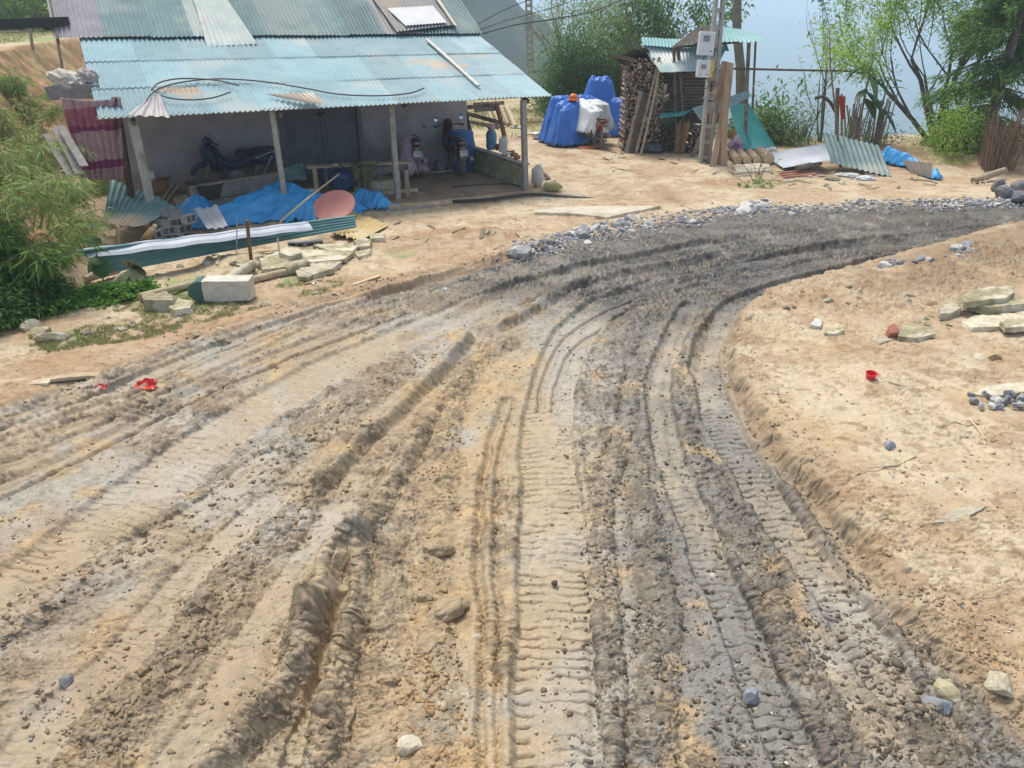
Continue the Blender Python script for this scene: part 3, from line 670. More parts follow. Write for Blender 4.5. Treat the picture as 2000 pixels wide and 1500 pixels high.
# double door of panelled leaves
doorm = mat('dark_door_paint', (.17, .17, .19), (.11, .11, .13), 5, bump=.15, rough=.6)
fr = MB(); wallbox(fr, a_d1 - .06, a_d1 + .04, 3.26, 3.42, gH, doorz + .06); wallbox(fr, a_d0 - .04, a_d0 + .06, 3.26, 3.42, gH, doorz + .06); wallbox(fr, a_d1 + .04, a_d0 - .04, 3.262, 3.42, doorz - .06, doorz + .06)
fr.build('door_frame', mat('door_frame_paint', (.22, .21, .22), (.15, .15, .16), 6, bump=.2), house)
mid = (a_d1 + a_d0) / 2
for l0, l1 in ((a_d1 + .05, mid - .006), (mid + .006, a_d0 - .05)):
    lf = MB(); wallbox(lf, l0, l1, 3.34, 3.39, gH + .01, doorz - .07)
    for z0, z1 in ((gH + .12, 1.30), (1.42, doorz - .16)):
        for q0, q1, r0, r1 in ((l0 + .10, l1 - .10, z0, z0 + .035), (l0 + .10, l1 - .10, z1 - .035, z1), (l0 + .10, l0 + .135, z0 + .035, z1 - .035), (l1 - .135, l1 - .10, z0 + .035, z1 - .035)): wallbox(lf, q0, q1, 3.322, 3.34, r0, r1)
        wallbox(lf, l0 + .2, l1 - .2, 3.325, 3.34, z0 + .1, z1 - .1)
    d_ = lf.build('door', doorm, house)
hn = MB(); hn.beam(HW(mid - .13, 3.31, 1.38), HW(mid + .13, 3.31, 1.36), .03, .03); hn.box(HW(mid, 3.30, 1.34), (.07, .04, .09)); hn.build('door_bolt', mat('rust', (.12, .07, .05), (.06, .04, .03), 20), house)
# porch floor and the low side wall
fl = MB(); wallbox(fl, .55, HLEN - .4, .15, 3.3, gH - .25, gH + .045); fl.build('porch_floor', mat('damp_floor', (.27, .22, .17), (.16, .125, .095), 2.4, rough=.6, c3=(.38, .33, .27), t=.6) if False else mat('damp_floor', (.33, .24, .17), (.19, .135, .095), 2.4, rough=.65, c3=(.36, .29, .22)), house)
postb = HW(.52, .06, gH)
lw = MB(); V = []
for z, in ((gH - .2,), (.40,)):
    for a, b in ((.44, .14), (.56, .14), (.56, 3.28), (.44, 3.28)): V.append(HW(a, b, z + (0.0 if b < 1 else .03) + (random.uniform(-.005, .005))))
lw.add(V, ((0, 3, 2, 1), (4, 5, 6, 7), (0, 1, 5, 4), (1, 2, 6, 5), (2, 3, 7, 6), (3, 0, 4, 7))); lw.build('side_wall', mossc, house, bevel=.012)
cp = MB(); V = [HW(a, b, z) for z in (.405 + .025, .445 + .025) for a, b in ((.41, .12), (.59, .12), (.59, 3.29), (.41, 3.29))]
cp.add(V, ((0, 3, 2, 1), (4, 5, 6, 7), (0, 1, 5, 4), (1, 2, 6, 5), (2, 3, 7, 6), (3, 0, 4, 7))); cp.build('wall_coping', conc, house, bevel=.008)
# posts
def porch_z(b): return H_E + (2.93 - H_E) * b / 3.5
for pxt, pyt, bb, wd, mt in ((1022, 192, .06, .11, wood_g), (764, 212, .35, .11, wood_g), (531, 225, .25, .10, wood_g), (259, 243, .2, .15, conc)):
    a, z = HA(pxt, pyt, bb); p = MB(); top = HW(a, bb, porch_z(bb) - .07)
    lean = .09 if pxt == 1022 else .03
    p.beam(HW(a - lean * .8, bb, gH - .1), top, wd, wd * .9, up=D2, jit=.004, seg=5, bend=.01); p.build('post', mt, house, bevel=.006)
# roof timbers: rafters and purlins, ends standing out on the right
for b in (.12, 1.0, 1.9, 2.8):
    p = MB(); zz = porch_z(b) - .055; p.beam(HW(-.07 - .02 * random.random(), b, zz + .018), HW(HLEN + .05, b, zz + .018), .06, .05, jit=.002, seg=8, bend=.01); p.build('purlin', wood_l, house)
for a in (.52, 3.2, 5.6, 8.0):
    p = MB(); a_ = min(a, HLEN - .2); p.beam(HW(a_, .02, porch_z(0) - .10), HW(a_, 3.3, porch_z(3.3) - .10), .07, .07, seg=3); p.build('rafter', wood_b, house)
# porch roof: three lapped courses of sheets
rs = random.Random(4); ncol = 10; cw = HLEN / ncol
for row in range(3):
    b0 = 3.55 - (row + 1) * 1.2 + (.0 if row < 2 else .05); b1 = b0 + 1.27; b0 = max(b0, 0)
    for c in range(ncol):
        a0 = c * cw - .02; a1 = (c + 1) * cw + .02; e = rs.uniform(-.012, .012) + (rs.uniform(-.03, .03) if row == 2 else 0)
        off = .012 * (2 - row) + .003 * (c % 2) + (.018 if row < 2 else .010)
        zz = lambda b: porch_z(b) + off * 0 + (.006 * row) * 0
        lift = .004 * (2 - row)
        o = corrugated(HW(a0, b1, porch_z(b1) + lift * .2 + .004 * (c % 2)), HW(a1, b1, porch_z(b1) + lift * .2 + .004 * (c % 2)), HW(a1, b0 + e - .02, porch_z(b0) + lift + .004 * (c % 2)), HW(a0, b0 + e - .02, porch_z(b0) + lift + .004 * (c % 2)), wave=.088, amp=.0125, nv=4, wob=.006, seed=row * 20 + c)
        o.build('porch_roof_sheet', sh_rust if (row, c) in ((1, 0), (1, 1), (1, 2), (2, 1), (2, 3), (0, 7), (2, 8)) else sh_aqua, house, smooth=True)
# upper roof
def up_z(b): return 2.968 + (b - 3.42) * .62
UPN = Vector((0, 0, 1)) - D2 * .62; UPN.normalize()
PN = Vector((0, 0, 1)) - D2 * ((2.93 - H_E) / 3.5); PN.normalize()
ncol = 11; U0, U1 = -.08, HLEN + .42; cw = (U1 - U0) / ncol
seq = ['t', 't', 'b', 't', 't', 't', 't', 'p', 't', 't', 'u']
for row in range(3):
    b0 = 3.42 + row * 1.75; b1 = min(b0 + 1.82, 7.4)
    if b0 > 7.3: continue
    for c in range(ncol):
        a0 = U0 + c * cw - .02; a1 = U0 + (c + 1) * cw + .02; e = rs.uniform(-.02, .02); k = seq[c] if row == 0 else rs.choice('ttttu'); lf_ = .006 * (c % 2) + .005 * row
        m_ = {'t': sh_teal, 'b': sh_brown, 'p': sh_pale, 'u': sh_purp}[k]
        mb = corrugated(HW(a0, b1, up_z(b1) + lf_), HW(a1, b1, up_z(b1) + lf_), HW(a1, b0 + e, up_z(b0 + e) + lf_), HW(a0, b0 + e, up_z(b0 + e) + lf_), wave=.088, amp=.0125, nv=5, wob=.012, seed=100 + row * 20 + c)
        mb.build('roof_sheet', m_, house, smooth=True)
for c in range(6):                                        # rear slope
    a0 = U0 + c * (U1 - U0) / 6; a1 = a0 + (U1 - U0) / 6 + .02; mb = corrugated(HW(a0, 11.2, 3.0), HW(a1, 11.2, 3.0), HW(a1, 7.38, up_z(7.38)), HW(a0, 7.38, up_z(7.38)), nv=2); mb.build('roof_sheet', sh_teal, house, smooth=True)
for a in (max(aR_, .1) + .05, HLEN - .3):
    gb = MB(); gb.add([HW(a, 3.5, wz - .03), HW(a, 9.2, wz - .03), HW(a, 9.2, 3.9), HW(a, 7.38, up_z(7.38) - .06), HW(a, 3.5, up_z(3.5) - .06)], ((0, 1, 2, 3, 4),)); gb.build('gable', wood_b, house)
fa = MB(); fa.beam(HW(HLEN + .38, 3.35, up_z(3.42) - .07), HW(HLEN + .38, 7.3, up_z(7.3) - .07), .03, .12); fa.build('barge_board', wood_b, house)
fa = MB(); fa.beam(HW(-.04, 3.45, up_z(3.42) - .06), HW(-.04, 7.3, up_z(7.3) - .06), .03, .08); fa.build('barge_board', wood_g, house)
def RU(px, py, off=.0): return RP(px, py, HW(0, 3.42, up_z(3.42) + .02 + off), UPN)
def RL(px, py, off=.0): return RP(px, py, HW(0, 0, H_E + .02 + off), PN)
# white rooflight sheet and the brown-edged sheet round it
corrugated(RU(722, -12, .05), RU(838, -16, .05), RU(893, 48, .05), RU(775, 62, .05), wave=.088, amp=.012, seed=5, wob=.01).build('patch_sheet', sh_brown, house, smooth=True)
corrugated(RU(756, 16, .10), RU(845, 11, .10), RU(873, 44, .10), RU(792, 50, .10), wave=.088, amp=.012, seed=6).build('rooflight_sheet', sh_white, house, smooth=True, label='small white sheet over the weathered roof')
mb = MB(); mb.beam(RU(850, -8, .13), RU(890, 50, .12), .07, .02, up=UPN); mb.build('batten', sh_tan, house)
corrugated(RU(372, -20, .05), RU(430, -22, .05), RU(503, 86, .05), RU(404, 91, .05), wave=.088, amp=.012, seed=8, wob=.01).build('roof_sheet', sh_pale, house, smooth=True, label='pale stained sheet patched into the dark roof')
# ---- things lying on the porch roof
mb = MB(); mb.beam(RL(833, 77, .05), RL(934, 167, .05), .075, .03, up=PN, seg=6, bend=.02, jit=.003)
single(mb, 'batten', mat('bare_batten', (.68, .66, .60), (.50, .47, .42), 8), 'long bare batten lying down the slope of the aqua porch roof', 'batten')
mb = corrugated(RL(519, 184, .04), RL(610, 180, .16), RL(640, 206, .13), RL(560, 193, .05), wave=.088, amp=.014, wob=.02, seed=3, nv=6)
single(mb, 'loose_sheet', sh_tan, 'small rusty tan piece of ridged sheet lying loose on the aqua porch roof', 'metal sheet', smooth=True)
mb = corrugated(RL(247, 226, .03), RL(332, 228, .05), RL(312, 182, .16), RL(288, 192, .10), wave=.10, amp=.014, wob=.04, seed=9, nv=6)
single(mb, 'loose_sheet', sheet_mat('greyish_pink_sheet', (.50, .45, .43), (.36, .34, .36), (.5, .42, .36)), 'bent pinkish grey scrap of ridged sheet at the left corner of the porch eave', 'metal sheet', smooth=True)
mb = corrugated(RL(528, 190, .035), RL(640, 208, .04), RL(640, 216, .03), RL(540, 207, .03), wave=.088, amp=.012, seed=2)
def hose(pxs, off=.05, r=.013):
    mb = MB(); pts = smooth_poly([tuple(RL(a, b, off + .015 * random.random())) for a, b in pxs], 6); mb.tube(pts, r, 6); return mb
mb = hose([(828, 172), (800, 182), (740, 187), (662, 184), (600, 173), (520, 160), (440, 154), (380, 157), (330, 166), (300, 180), (283, 200)])
for pp in ([(466, 167), (430, 158), (390, 154), (345, 154), (310, 162), (296, 176)], [(300, 176), (325, 190), (370, 195), (415, 191), (450, 180)]):
    mb2 = hose(pp, .06); o = len(mb.v); mb.v += mb2.v; mb.f += [tuple(i + o for i in f) for f in mb2.f]
single(mb, 'water_pipe', black, 'thin black plastic pipe lying in loops and a long curve over the aqua porch roof', 'pipe', smooth=True)
# dark beam reaching out at the upper left
mb = MB(); pA = HW(HLEN + .35, 3.9, 2.95); q0 = PY(135, 42, pA.y); q1 = PY(-60, 50, pA.y - 1.2); mb.beam(q0, q1, .06, .17); mb.beam(Vector(q0) + Vector((0, .1, -.18)), Vector(PY(85, 55, pA.y)), .04, .05)
mb.build('beam', mat('near_black_timber', (.035, .035, .04), (.06, .055, .05), 8), house)

# ================================================================ MOTORBIKES
def motorbike(name, label, loc, heading, paint, lean=.07, only_rear=False):
    t = thing(name, label, 'motorbike', (0, 0, 0), 'motorbikes parked in the porch' if not only_rear else None)
    tm = mat('muddy_tyre', (.06, .055, .05), (.24, .19, .13), 9, bump=.5); mud = mat('muddy_metal', (.33, .30, .26), (.14, .13, .12), 12, rough=.6); bm = mat(name + '_paint_' + str(int(paint[0] * 999)), paint, tuple(v * .6 for v in paint), 5, rough=.35, bump=.05, c3=(.28, .23, .17), c3t=.64)
    dk = mat('black_plastic', (.03, .03, .032), (.06, .055, .05), 8, rough=.5); sv = steel
    for wx in (0.0, 1.22):
        w_ = MB(); w_.ring((wx, 0, .29), (0, 1, 0), .245, .048, 28, 8); w = w_.build('wheel', tm, t, smooth=True)
        r_ = MB(); r_.ring((wx, 0, .29), (0, 1, 0), .20, .014, 28, 6); r_.tube([(wx, -.06, .29), (wx, .06, .29)], .045, 10)
        for k in range(12): an = k * math.pi / 6; r_.tube([(wx, .03 * (-1) ** k, .29), (wx + .2 * math.cos(an), 0, .29 + .2 * math.sin(an))], .004, 4)
        r_.build('rim', mud, w, smooth=True)
    b = MB(); b.tube([(1.05, 0, .95), (1.0, 0, .80), (.88, 0, .62), (.72, 0, .53), (.52, 0, .55), (.25, 0, .66), (-.05, 0, .76), (-.28, 0, .82)], [.07, .10, .11, .09, .10, .11, .09, .04], 12)
    b.build('body', bm, t, smooth=True)
    b = MB(); b.tube([(1.08, 0, 1.02), (1.14, 0, .93), (1.10, 0, .74), (1.0, 0, .5)], [.07, .13, .17, .10], 12); b.build('front_shield', bm, t, smooth=True)
    b = MB(); b.tube([(.58, 0, .72), (.50, 0, .78), (.2, 0, .81), (-.1, 0, .85), (-.24, 0, .87)], [.05, .11, .12, .11, .05], 12); 
    b.v = [(x, y, .8 + (z - .8) * .55) for x, y, z in b.v]; b.build('seat', dk, t, smooth=True)
    b = MB(); b.tube([(1.10, 0, 1.0), (1.24, 0, .52), (1.25, 0, .30)], .03, 8); [b.tube([(1.12, s * .09, .75), (1.24, s * .09, .29)], .018, 6) for s in (-1, 1)]; b.build('fork', mud, t, smooth=True)
    b = MB(); b.tube([(.98, -.34, 1.02), (1.04, -.2, 1.04), (1.08, 0, 1.0), (1.04, .2, 1.04), (.98, .34, 1.02)], .014, 8); b.tube([(.94, -.37, 1.01), (1.0, -.24, 1.03)], .021, 8); b.tube([(.94, .37, 1.01), (1.0, .24, 1.03)], .021, 8)
    b.tube([(1.02, -.24, 1.03), (1.08, -.38, 1.04)], .006, 5); b.tube([(1.02, .24, 1.03), (1.08, .38, 1.04)], .006, 5); b.build('handlebar', dk, t, smooth=True)
    b = MB(); b.tube([(1.02, 0, 1.02), (1.10, 0, 1.05), (1.17, 0, 1.0)], [.08, .12, .07], 12); b.build('headlight', bm, t, smooth=True)
    for s in (-1, 1):
        b = MB(); b.tube([(1.02, s * .22, 1.04), (1.0, s * .27, 1.13), (.98, s * .30, 1.17)], .006, 5); mo = b.build('mirror', dk, t, smooth=True)
        g = MB(); g.lathe((.98, s * .31, 1.20), [(.0, -.012), (.05, -.012), (.055, 0), (.0, .006)], 14, sx=1.15, sy=.8, M=Matrix.Rotation(R(-80), 3, 'Y')); g.build('mirror_glass', mat('mirror_glass', (.55, .66, .75), (.4, .5, .6), 3, rough=.1, metal=.8, bump=0), mo, smooth=True)
    b = MB(); b.tube([(.75, -.11, .30), (.4, -.14, .27), (.1, -.17, .32), (-.32, -.19, .42)], [.02, .025, .045, .055], 10); b.build('exhaust', mud, t, smooth=True)
    b = MB(); b.blob((.62, 0, .34), (.34, .24, .26), 3, .15); b.build('engine', mud, t, smooth=True)
    b = MB(); b.blob((.03, 0, .63), (.66, .25, .27), 2, .08, sub=3); b.build('side_panel', bm, t, smooth=True)
    b = MB(); b.blob((.93, 0, .66), (.15, .44, .58), 5, .06, (0, .12, 0), sub=3); b.build('leg_shield', bm, t, smooth=True)
    b = MB(); pts = [(1.22 + .31 * math.cos(R(a_)), 0, .29 + .31 * math.sin(R(a_))) for a_ in range(20, 165, 16)]; b.tube(pts, [.02] + [.06] * (len(pts) - 2) + [.02], 8); b.build('front_mudguard', bm, t, smooth=True)
    # rear mudguard with lamp and plate
    b = MB(); pts = []
    for k in range(9): an = R(55 + k * 13); pts.append((.0 + .33 * math.cos(an) , 0, .30 + .33 * math.sin(an)))
    V = []; 
    for (x, y, z) in pts: V += [(x, -.07, z - .02), (x, 0, z + .015), (x, .07, z - .02)]
    b.add(V, [(3 * k + j, 3 * k + j + 1, 3 * k + j + 4, 3 * k + j + 3) for k in range(8) for j in (0, 1)]); b.box((-.33, 0, .60), (.03, .14, .22), (0, R(25), 0)); b.build('mudguard', mud, t, smooth=False)
    b = MB(); b.box((-.30, 0, .78), (.06, .15, .07), (0, R(15), 0)); b.build('tail_light', mat('tail_lamp', (.35, .02, .015), (.2, .01, .01), 8, rough=.2), t, bevel=.01)
    b = MB(); b.box((-.375, 0, .57), (.008, .19, .14), (0, R(22), 0)); b.build('number_plate', mat('plate_white', (.62, .60, .55), (.42, .38, .32), 7), t)
    b = MB(); [b.tube([(.08, s * .12, .30), (-.16, s * .13, .70)], .025, 8) for s in (-1, 1)]; b.tube([(0, -.09, .29), (.55, -.09, .30)], .025, 6); b.build('shock_absorber', mud, t, smooth=True)
    b = MB(); b.tube([(.2, .12, .66), (-.2, .12, .78), (-.32, .05, .80), (-.32, -.05, .80), (-.2, -.12, .78), (.2, -.12, .66)], .011, 6); b.build('grab_rail', sv, t, smooth=True)
    b = MB(); b.tube([(.5, .08, .28), (.42, .28, .02)], .012, 6); b.build('side_stand', mud, t)
    t.location = loc; t.rotation_euler = (lean, 0, heading); t.rotation_mode = 'XYZ'
    return t
fz = gH + .045
def floor_pt(px, py): p = P(px, py, fz); return Vector(p)
b3 = floor_pt(903, 343); motorbike('motorbike', 'black and red motorbike parked tail-out by the low side wall of the porch', b3, R(107), (.07, .012, .016), lean=-.06)
b2 = floor_pt(812, 345); motorbike('motorbike', 'dark motorbike half hidden by the porch post and a pink flowered cover', b2, R(104), (.03, .032, .04), lean=.05)
b1 = HW(HA(525, 372, 2.75)[0], 2.75, fz); motorbike('motorbike', 'dark blue motorbike standing side-on along the grey back wall of the porch', b1, math.atan2(D1.y, D1.x), (.012, .03, .08), lean=.04)
# ================================================================ THINGS ROUND THE YARD
def Q(px, py, h=0.0): return march(px, py, h)
def T(base, px, py, dy=0.0): return Vector(PY(px, py, base[1] + dy))
def board(name, label, cat, m, p, q, w, h, up=(0, 0, 1), group=None, seg=4, bend=.01, jit=.004, **k):
    mb = MB(); mb.beam(p, q, w, h, up=up, seg=seg, bend=bend, jit=jit, **k); return single(mb, name, m, label, cat, group)
def pole(name, label, cat, m, pts, r, group=None, n=8):
    mb = MB(); mb.tube(pts, r, n); return single(mb, name, m, label, cat, group, smooth=True)
tarpm = mat('blue_tarp', (.05, .19, .62), (.035, .14, .50), 4, rough=.42, bump=.6, bscale=16, c3=(.08, .27, .70))
tarpl = mat('bright_blue_tarp', (.06, .35, .70), (.04, .27, .60), 4, rough=.38, bump=.6, bscale=16)
film = mat('milky_plastic', (.72, .74, .76), (.55, .58, .60), 4, rough=.35, bump=.2)
bagb = mat('black_bag', (.035, .038, .05), (.10, .11, .14), 14, rough=.3, bump=.4)
green_rib = sheet_mat('sea_green_sheet', (.17, .34, .34), (.11, .26, .26), (.27, .42, .42), rnd=.08)
teal_rib = sheet_mat('bright_teal_sheet', (.06, .33, .34), (.05, .26, .27), (.12, .40, .40), rnd=.05)
dull_rib = sheet_mat('dull_green_sheet', (.14, .22, .215), (.09, .15, .15), (.30, .32, .28), rnd=.05, t=.6)
white_rib = sheet_mat('bluish_white_sheet', (.47, .50, .55), (.36, .39, .44), (.54, .56, .60))
yel = sheet_mat('straw_yellow_sheet', (.60, .46, .22), (.50, .38, .18), (.66, .54, .34))
stone_y = mat('mossy_stone', (.46, .40, .26), (.24, .215, .12), 9, bump=.9, c3=(.58, .52, .40), c3t=.54, rnd=.2)
stone_p = mat('pale_stone', (.62, .56, .43), (.44, .38, .27), 9, bump=.8, c3=(.33, .29, .18), c3t=.57, rnd=.15)
stone_b = mat('blue_grey_stone', (.30, .305, .325), (.18, .185, .20), 8, bump=.7, c3=(.42, .41, .40), rnd=.3)
stone_w = mat('whitish_stone', (.64, .62, .57), (.38, .37, .36), 8, bump=.6, c3=(.26, .26, .28), rnd=.25)
bamboo = mat('dry_bamboo', (.58, .49, .33), (.42, .34, .21), 8, bump=.3, rnd=.15)
# --- wooden trough of boards
tr = thing('plank_trough', 'open trough of grey boards standing behind the blue tarp', 'trough', Q(460, 400))
A0, A1 = Q(372, 370, .42), Q(546, 342, .42)
A0 = Q(372, 369, .40); A1 = T(Q(560, 392), 546, 340)
A1 = Q(546, 341, .50)
dn = Vector((0, 0, -.13))
mb = MB(); mb.beam(A0 + dn, A1 + dn, .035, .28, up=(0, 0, 1), seg=6, bend=.015, jit=.004); mb.build('side_board', wood_g, tr)
mb = MB(); mb.beam(A0 + Vector((-.02, -.02, .03)), A1 + Vector((-.02, -.02, .03)), .07, .035, seg=6, bend=.02, jit=.004); mb.build('rail', wood_l, tr)
off = -D2 * .42 + Vector((0, 0, -.26)); mb = MB(); mb.beam(A0 + off, A1 + off * 1.0, .035, .14, seg=6, bend=.015, jit=.004); mb.build('front_board', wood_g, tr)
mb = MB(); mb.beam(A0 + dn, A0 + off + Vector((0, 0, .12)), .03, .26); mb.build('end_board', wood_l, tr)
mb = MB(); mb.beam(A1 + dn, A1 + off + Vector((0, 0, .12)), .03, .26); mb.build('end_board', wood_g, tr)
for q in (A0, A1, A0 + off + Vector((0, 0, .1)), A1 + off + Vector((0, 0, .1))):
    mb = MB(); mb.beam(Vector((q.x, q.y, G(q.x, q.y) - .05)), q + Vector((0, 0, .03)), .06, .05, jit=.004); mb.build('leg', wood_l, tr)
# --- leaning green sheet at the left, its props
mb = corrugated(Q(216, 346, .80), Q(352, 408, .40), Q(262, 443, .30), Q(201, 436, .38), wave=.10, amp=.016, wob=.06, seed=4, nv=10)
single(mb, 'loose_sheet', mat('muddy_green_sheet', (.17, .30, .29), (.12, .22, .22), 1.6, bump=.2, rough=.55, c3=(.50, .41, .29), c3t=.56, detail=4), 'green ridged sheet with a muddy patch, propped slanting left of the grey hollow blocks', 'metal sheet', smooth=True)
mb = corrugated(Q(204, 432, .34), Q(238, 414, .42), Q(268, 440, .30), Q(214, 447, .22), wave=.10, amp=.016, wob=.05, seed=7, nv=6, curl=.05)
single(mb, 'loose_sheet', sh_tan, 'small curled brown scrap of ridged sheet under the corner of the muddy green sheet', 'metal sheet', smooth=True)
for i, (a, b, l) in enumerate((((231, 480), (230, 440), 'leftmost short post propping the muddy green sheet'), ((276, 470), (297, 446), 'short pale prop leaning under the muddy green sheet'), ((286, 474), (303, 440), 'round prop right beside the short pale prop under the green sheet'))):
    pole('prop', l, 'prop', bamboo, [Q(*a), Q(b[0], b[1], .34)], .035)
# --- grey hollow blocks
blk = mat('grey_block', (.33, .33, .34), (.24, .24, .25), 10, bump=.4, c3=(.42, .42, .42), rnd=.1)
def block(px, py, h, rz, label, up=0, group=None):
    p = Q(px, py, h); mb = MB(); L_, W_, H_ = .30, .15, .12; t = .025
    c = lambda x, y, z: (x, y, z)
    mb.box((0, W_ / 2 - t / 2, H_ / 2), (L_, t, H_), jit=.002); mb.box((0, -W_ / 2 + t / 2, H_ / 2), (L_, t, H_), jit=.002)
    for x in (-L_ / 2 + t / 2, 0, L_ / 2 - t / 2): mb.box((x, 0, H_ / 2), (t, W_ - 2 * t - .001, H_ - .002))
    mb.box((0, 0, t / 2), (L_ - 2 * t - .002, W_ - 2 * t - .002, t))
    o = mb.build('hollow_block', blk, bevel=.004); o.location = p; o.rotation_euler = (up, random.uniform(-.1, .1), rz); tag(o, label, 'block', group); return o
gb_ = 'grey hollow blocks heaped beside the blue tarp'
for (px, py, h, rz, up) in ((318, 462, .02, .3, 0), (345, 462, .02, -.2, R(90)), (330, 450, .12, .5, R(80)), (352, 446, .14, 1.2, R(90)), (322, 440, .2, -.3, 0), (347, 432, .26, .4, R(90)), (337, 422, .34, .2, .1), (362, 428, .30, 1.4, R(85)), (310, 455, .10, 1.0, R(90))):
    block(px, py, h, rz, 'grey hollow block in the heap between the blue tarp and the muddy green sheet', up, gb_)
for px, py, rz, l in ((612, 476, .4, 'grey hollow block lying on end below the right end of the long green sheets'), (585, 478, -.2, 'dusty grey block beside the pale rubble under the long green sheets')):
    block(px, py, .0, rz, l, R(90))
# --- blue tarp over a low heap, with the things on it
c_ = [Q(405, 442, 0), Q(555, 414, 0), Q(612, 424, 0), Q(685, 414, 0)]
tarp('blue_tarp', 'bright blue tarp spread over a low heap in front of the porch', 'tarp', tarpl,
     [((c_[0].x, c_[0].y), (c_[1].x, c_[1].y), .22, .12, .44), ((c_[1].x, c_[1].y), (c_[2].x, c_[2].y), .26, .44, .30), ((c_[2].x, c_[2].y), (c_[3].x, c_[3].y), .16, .30, .10)],
     (-6.9, -2.4, 12.6, 15.6), slope=.95, res=.025, wr=.045, fold=.25, seed=3)
cc = Q(722, 405, 0)
tarp('blue_tarp', 'crumpled end of bright blue tarp right of the salmon disc', 'tarp', tarpl, [((cc.x - .15, cc.y + .15), (cc.x + .22, cc.y - .05), .14, .12, .10)], (cc.x - 1, cc.x + 1, cc.y - .8, cc.y + .8), slope=1.3, res=.02, wr=.07, fold=.4, seed=12)
cc = Q(384, 438, .0)
tarp('blue_tarp', 'small fold of blue tarp between the grey blocks and the pale ridged strip', 'tarp', tarpl, [((cc.x - .1, cc.y + .35), (cc.x + .15, cc.y - .05), .16, .34, .06)], (cc.x - .8, cc.x + .9, cc.y - .7, cc.y + 1), slope=1.2, res=.025, wr=.05, fold=.3, seed=15)
mb = corrugated(Q(378, 410, .34), Q(424, 402, .38), Q(446, 444, .17), Q(405, 449, .14), wave=.12, amp=.012, wob=.02, seed=5, trap=True, curl=-.03)
single(mb, 'ridged_strip', mat('dirty_white_strip', (.56, .57, .60), (.42, .43, .46), 3, rough=.5), 'short pale grey ridged strip laid over the left end of the blue tarp', 'metal sheet', smooth=True)
p = Q(652, 402, .30); M = Matrix.Rotation(R(32), 3, 'X') @ Matrix.Rotation(R(-6), 3, 'Y')
mb = MB(); mb.lathe(p, [(0, -.02), (.385, -.02), (.40, -.012), (.40, .012), (.385, .02), (0, .021)], 48, M=M); single(mb, 'round_table_top', mat('salmon_plastic', (.62, .26, .22), (.56, .22, .19), 5, rough=.6, c3=(.66, .33, .28)), 'round salmon pink table top lying tilted at the right of the blue tarp', 'table top')
pole('broom_stick', 'long thin pale stick slanting up across the blue tarp', 'stick', bamboo, [Q(546, 434, .12), Q(600, 388, .50), Q(662, 340, .66)], .016)
mb = MB(); mb.blob(Q(606, 372, .44), (.22, .3, .06), 4, .3); single(mb, 'cloth_scrap', mat('beige_rag', (.52, .42, .32), (.4, .3, .22), 8), 'crumpled beige rag on the blue tarp beside the pale stick', 'rag', smooth=True)
# --- long green sheets with a white metal ridge on top
a, b, c2_, d_ = Q(148, 489, .42), Q(692, 420, .34), Q(697, 444, .16), Q(215, 533, .12)
mb = MB()
def lengthwise(a, b, c, d, wave, amp, seed, trap=False, nv=14): return corrugated(a, d, c, b, wave=wave, amp=amp, seed=seed, nv=nv, wob=.015, trap=trap)
mb = lengthwise(a, b, c2_, d_, .085, .016, 3); single(mb, 'long_sheet', green_rib, 'long sea green ridged sheet lying slanted in front of the blue tarp', 'metal sheet', smooth=True)
mb = lengthwise(Q(160, 484, .44), Q(560, 434, .40), Q(560, 452, .30), Q(185, 512, .28), .085, .014, 5); mb.v = [(x, y, z + .0) for x, y, z in mb.v]
a, b = Q(166, 490, .47), Q(603, 436, .42); up = Vector((0, 0, 1)); sdv = (b - a).normalized().cross(up).normalized()
prof = [(-.12, -.02), (-.115, .0), (-.03, .004), (-.028, .012), (.0, .012), (.004, .002), (.08, -.03), (.12, -.07)]
mb = MB(); V = []; n = 24
for i in range(n + 1):
    q = a.lerp(b, i / n); wv = .008 * math.sin(i * 1.3)
    for u, v in prof: V.append(q + sdv * u * 1.25 + up * (v + wv))
    for u, v in prof[::-1]: V.append(q + sdv * u * 1.25 + up * (v + wv - .003))
k = len(prof) * 2
mb.add(V, [(i * k + j, i * k + (j + 1) % k, (i + 1) * k + (j + 1) % k, (i + 1) * k + j) for i in range(n) for j in range(k)])
single(mb, 'ridge_flashing', white_rib, 'long white folded metal ridge piece lying on the sea green sheets', 'roof ridge')
pole('log', 'pale log under the left end of the long green sheets', 'log', bamboo, [Q(165, 545, .03), Q(232, 528, .10)], .05)
pole('log', 'short cut log with a pale end standing out below the long green sheets', 'log', bamboo, [Q(212, 565, .02), Q(243, 535, .15)], .05)
mb = corrugated(Q(686, 410, .10), Q(759, 440, .03), Q(706, 470, .06), Q(640, 452, .12), wave=.085, amp=.012, wob=.03, seed=6, ragged=.12)
single(mb, 'loose_sheet', yel, 'straw yellow ridged sheets lying beyond the right end of the long green sheets', 'metal sheet', smooth=True)
# --- stakes
pole('stake', 'rusty brown upright stake in front of the long green sheets', 'stake', mat('rusty_wood', (.22, .12, .07), (.13, .07, .045), 12), [Q(491, 511), T(Q(491, 511), 482, 430)], .028)
pole('thin_rod', 'thin grey rod standing upright left of the rusty stake', 'rod', wood_g, [Q(462, 500), T(Q(462, 500), 463, 430)], .008)
pole('thin_rod', 'thin pale rod standing among the pale rubble right of the rusty stake', 'rod', bamboo, [Q(548, 505), T(Q(548, 505), 542, 465)], .010)
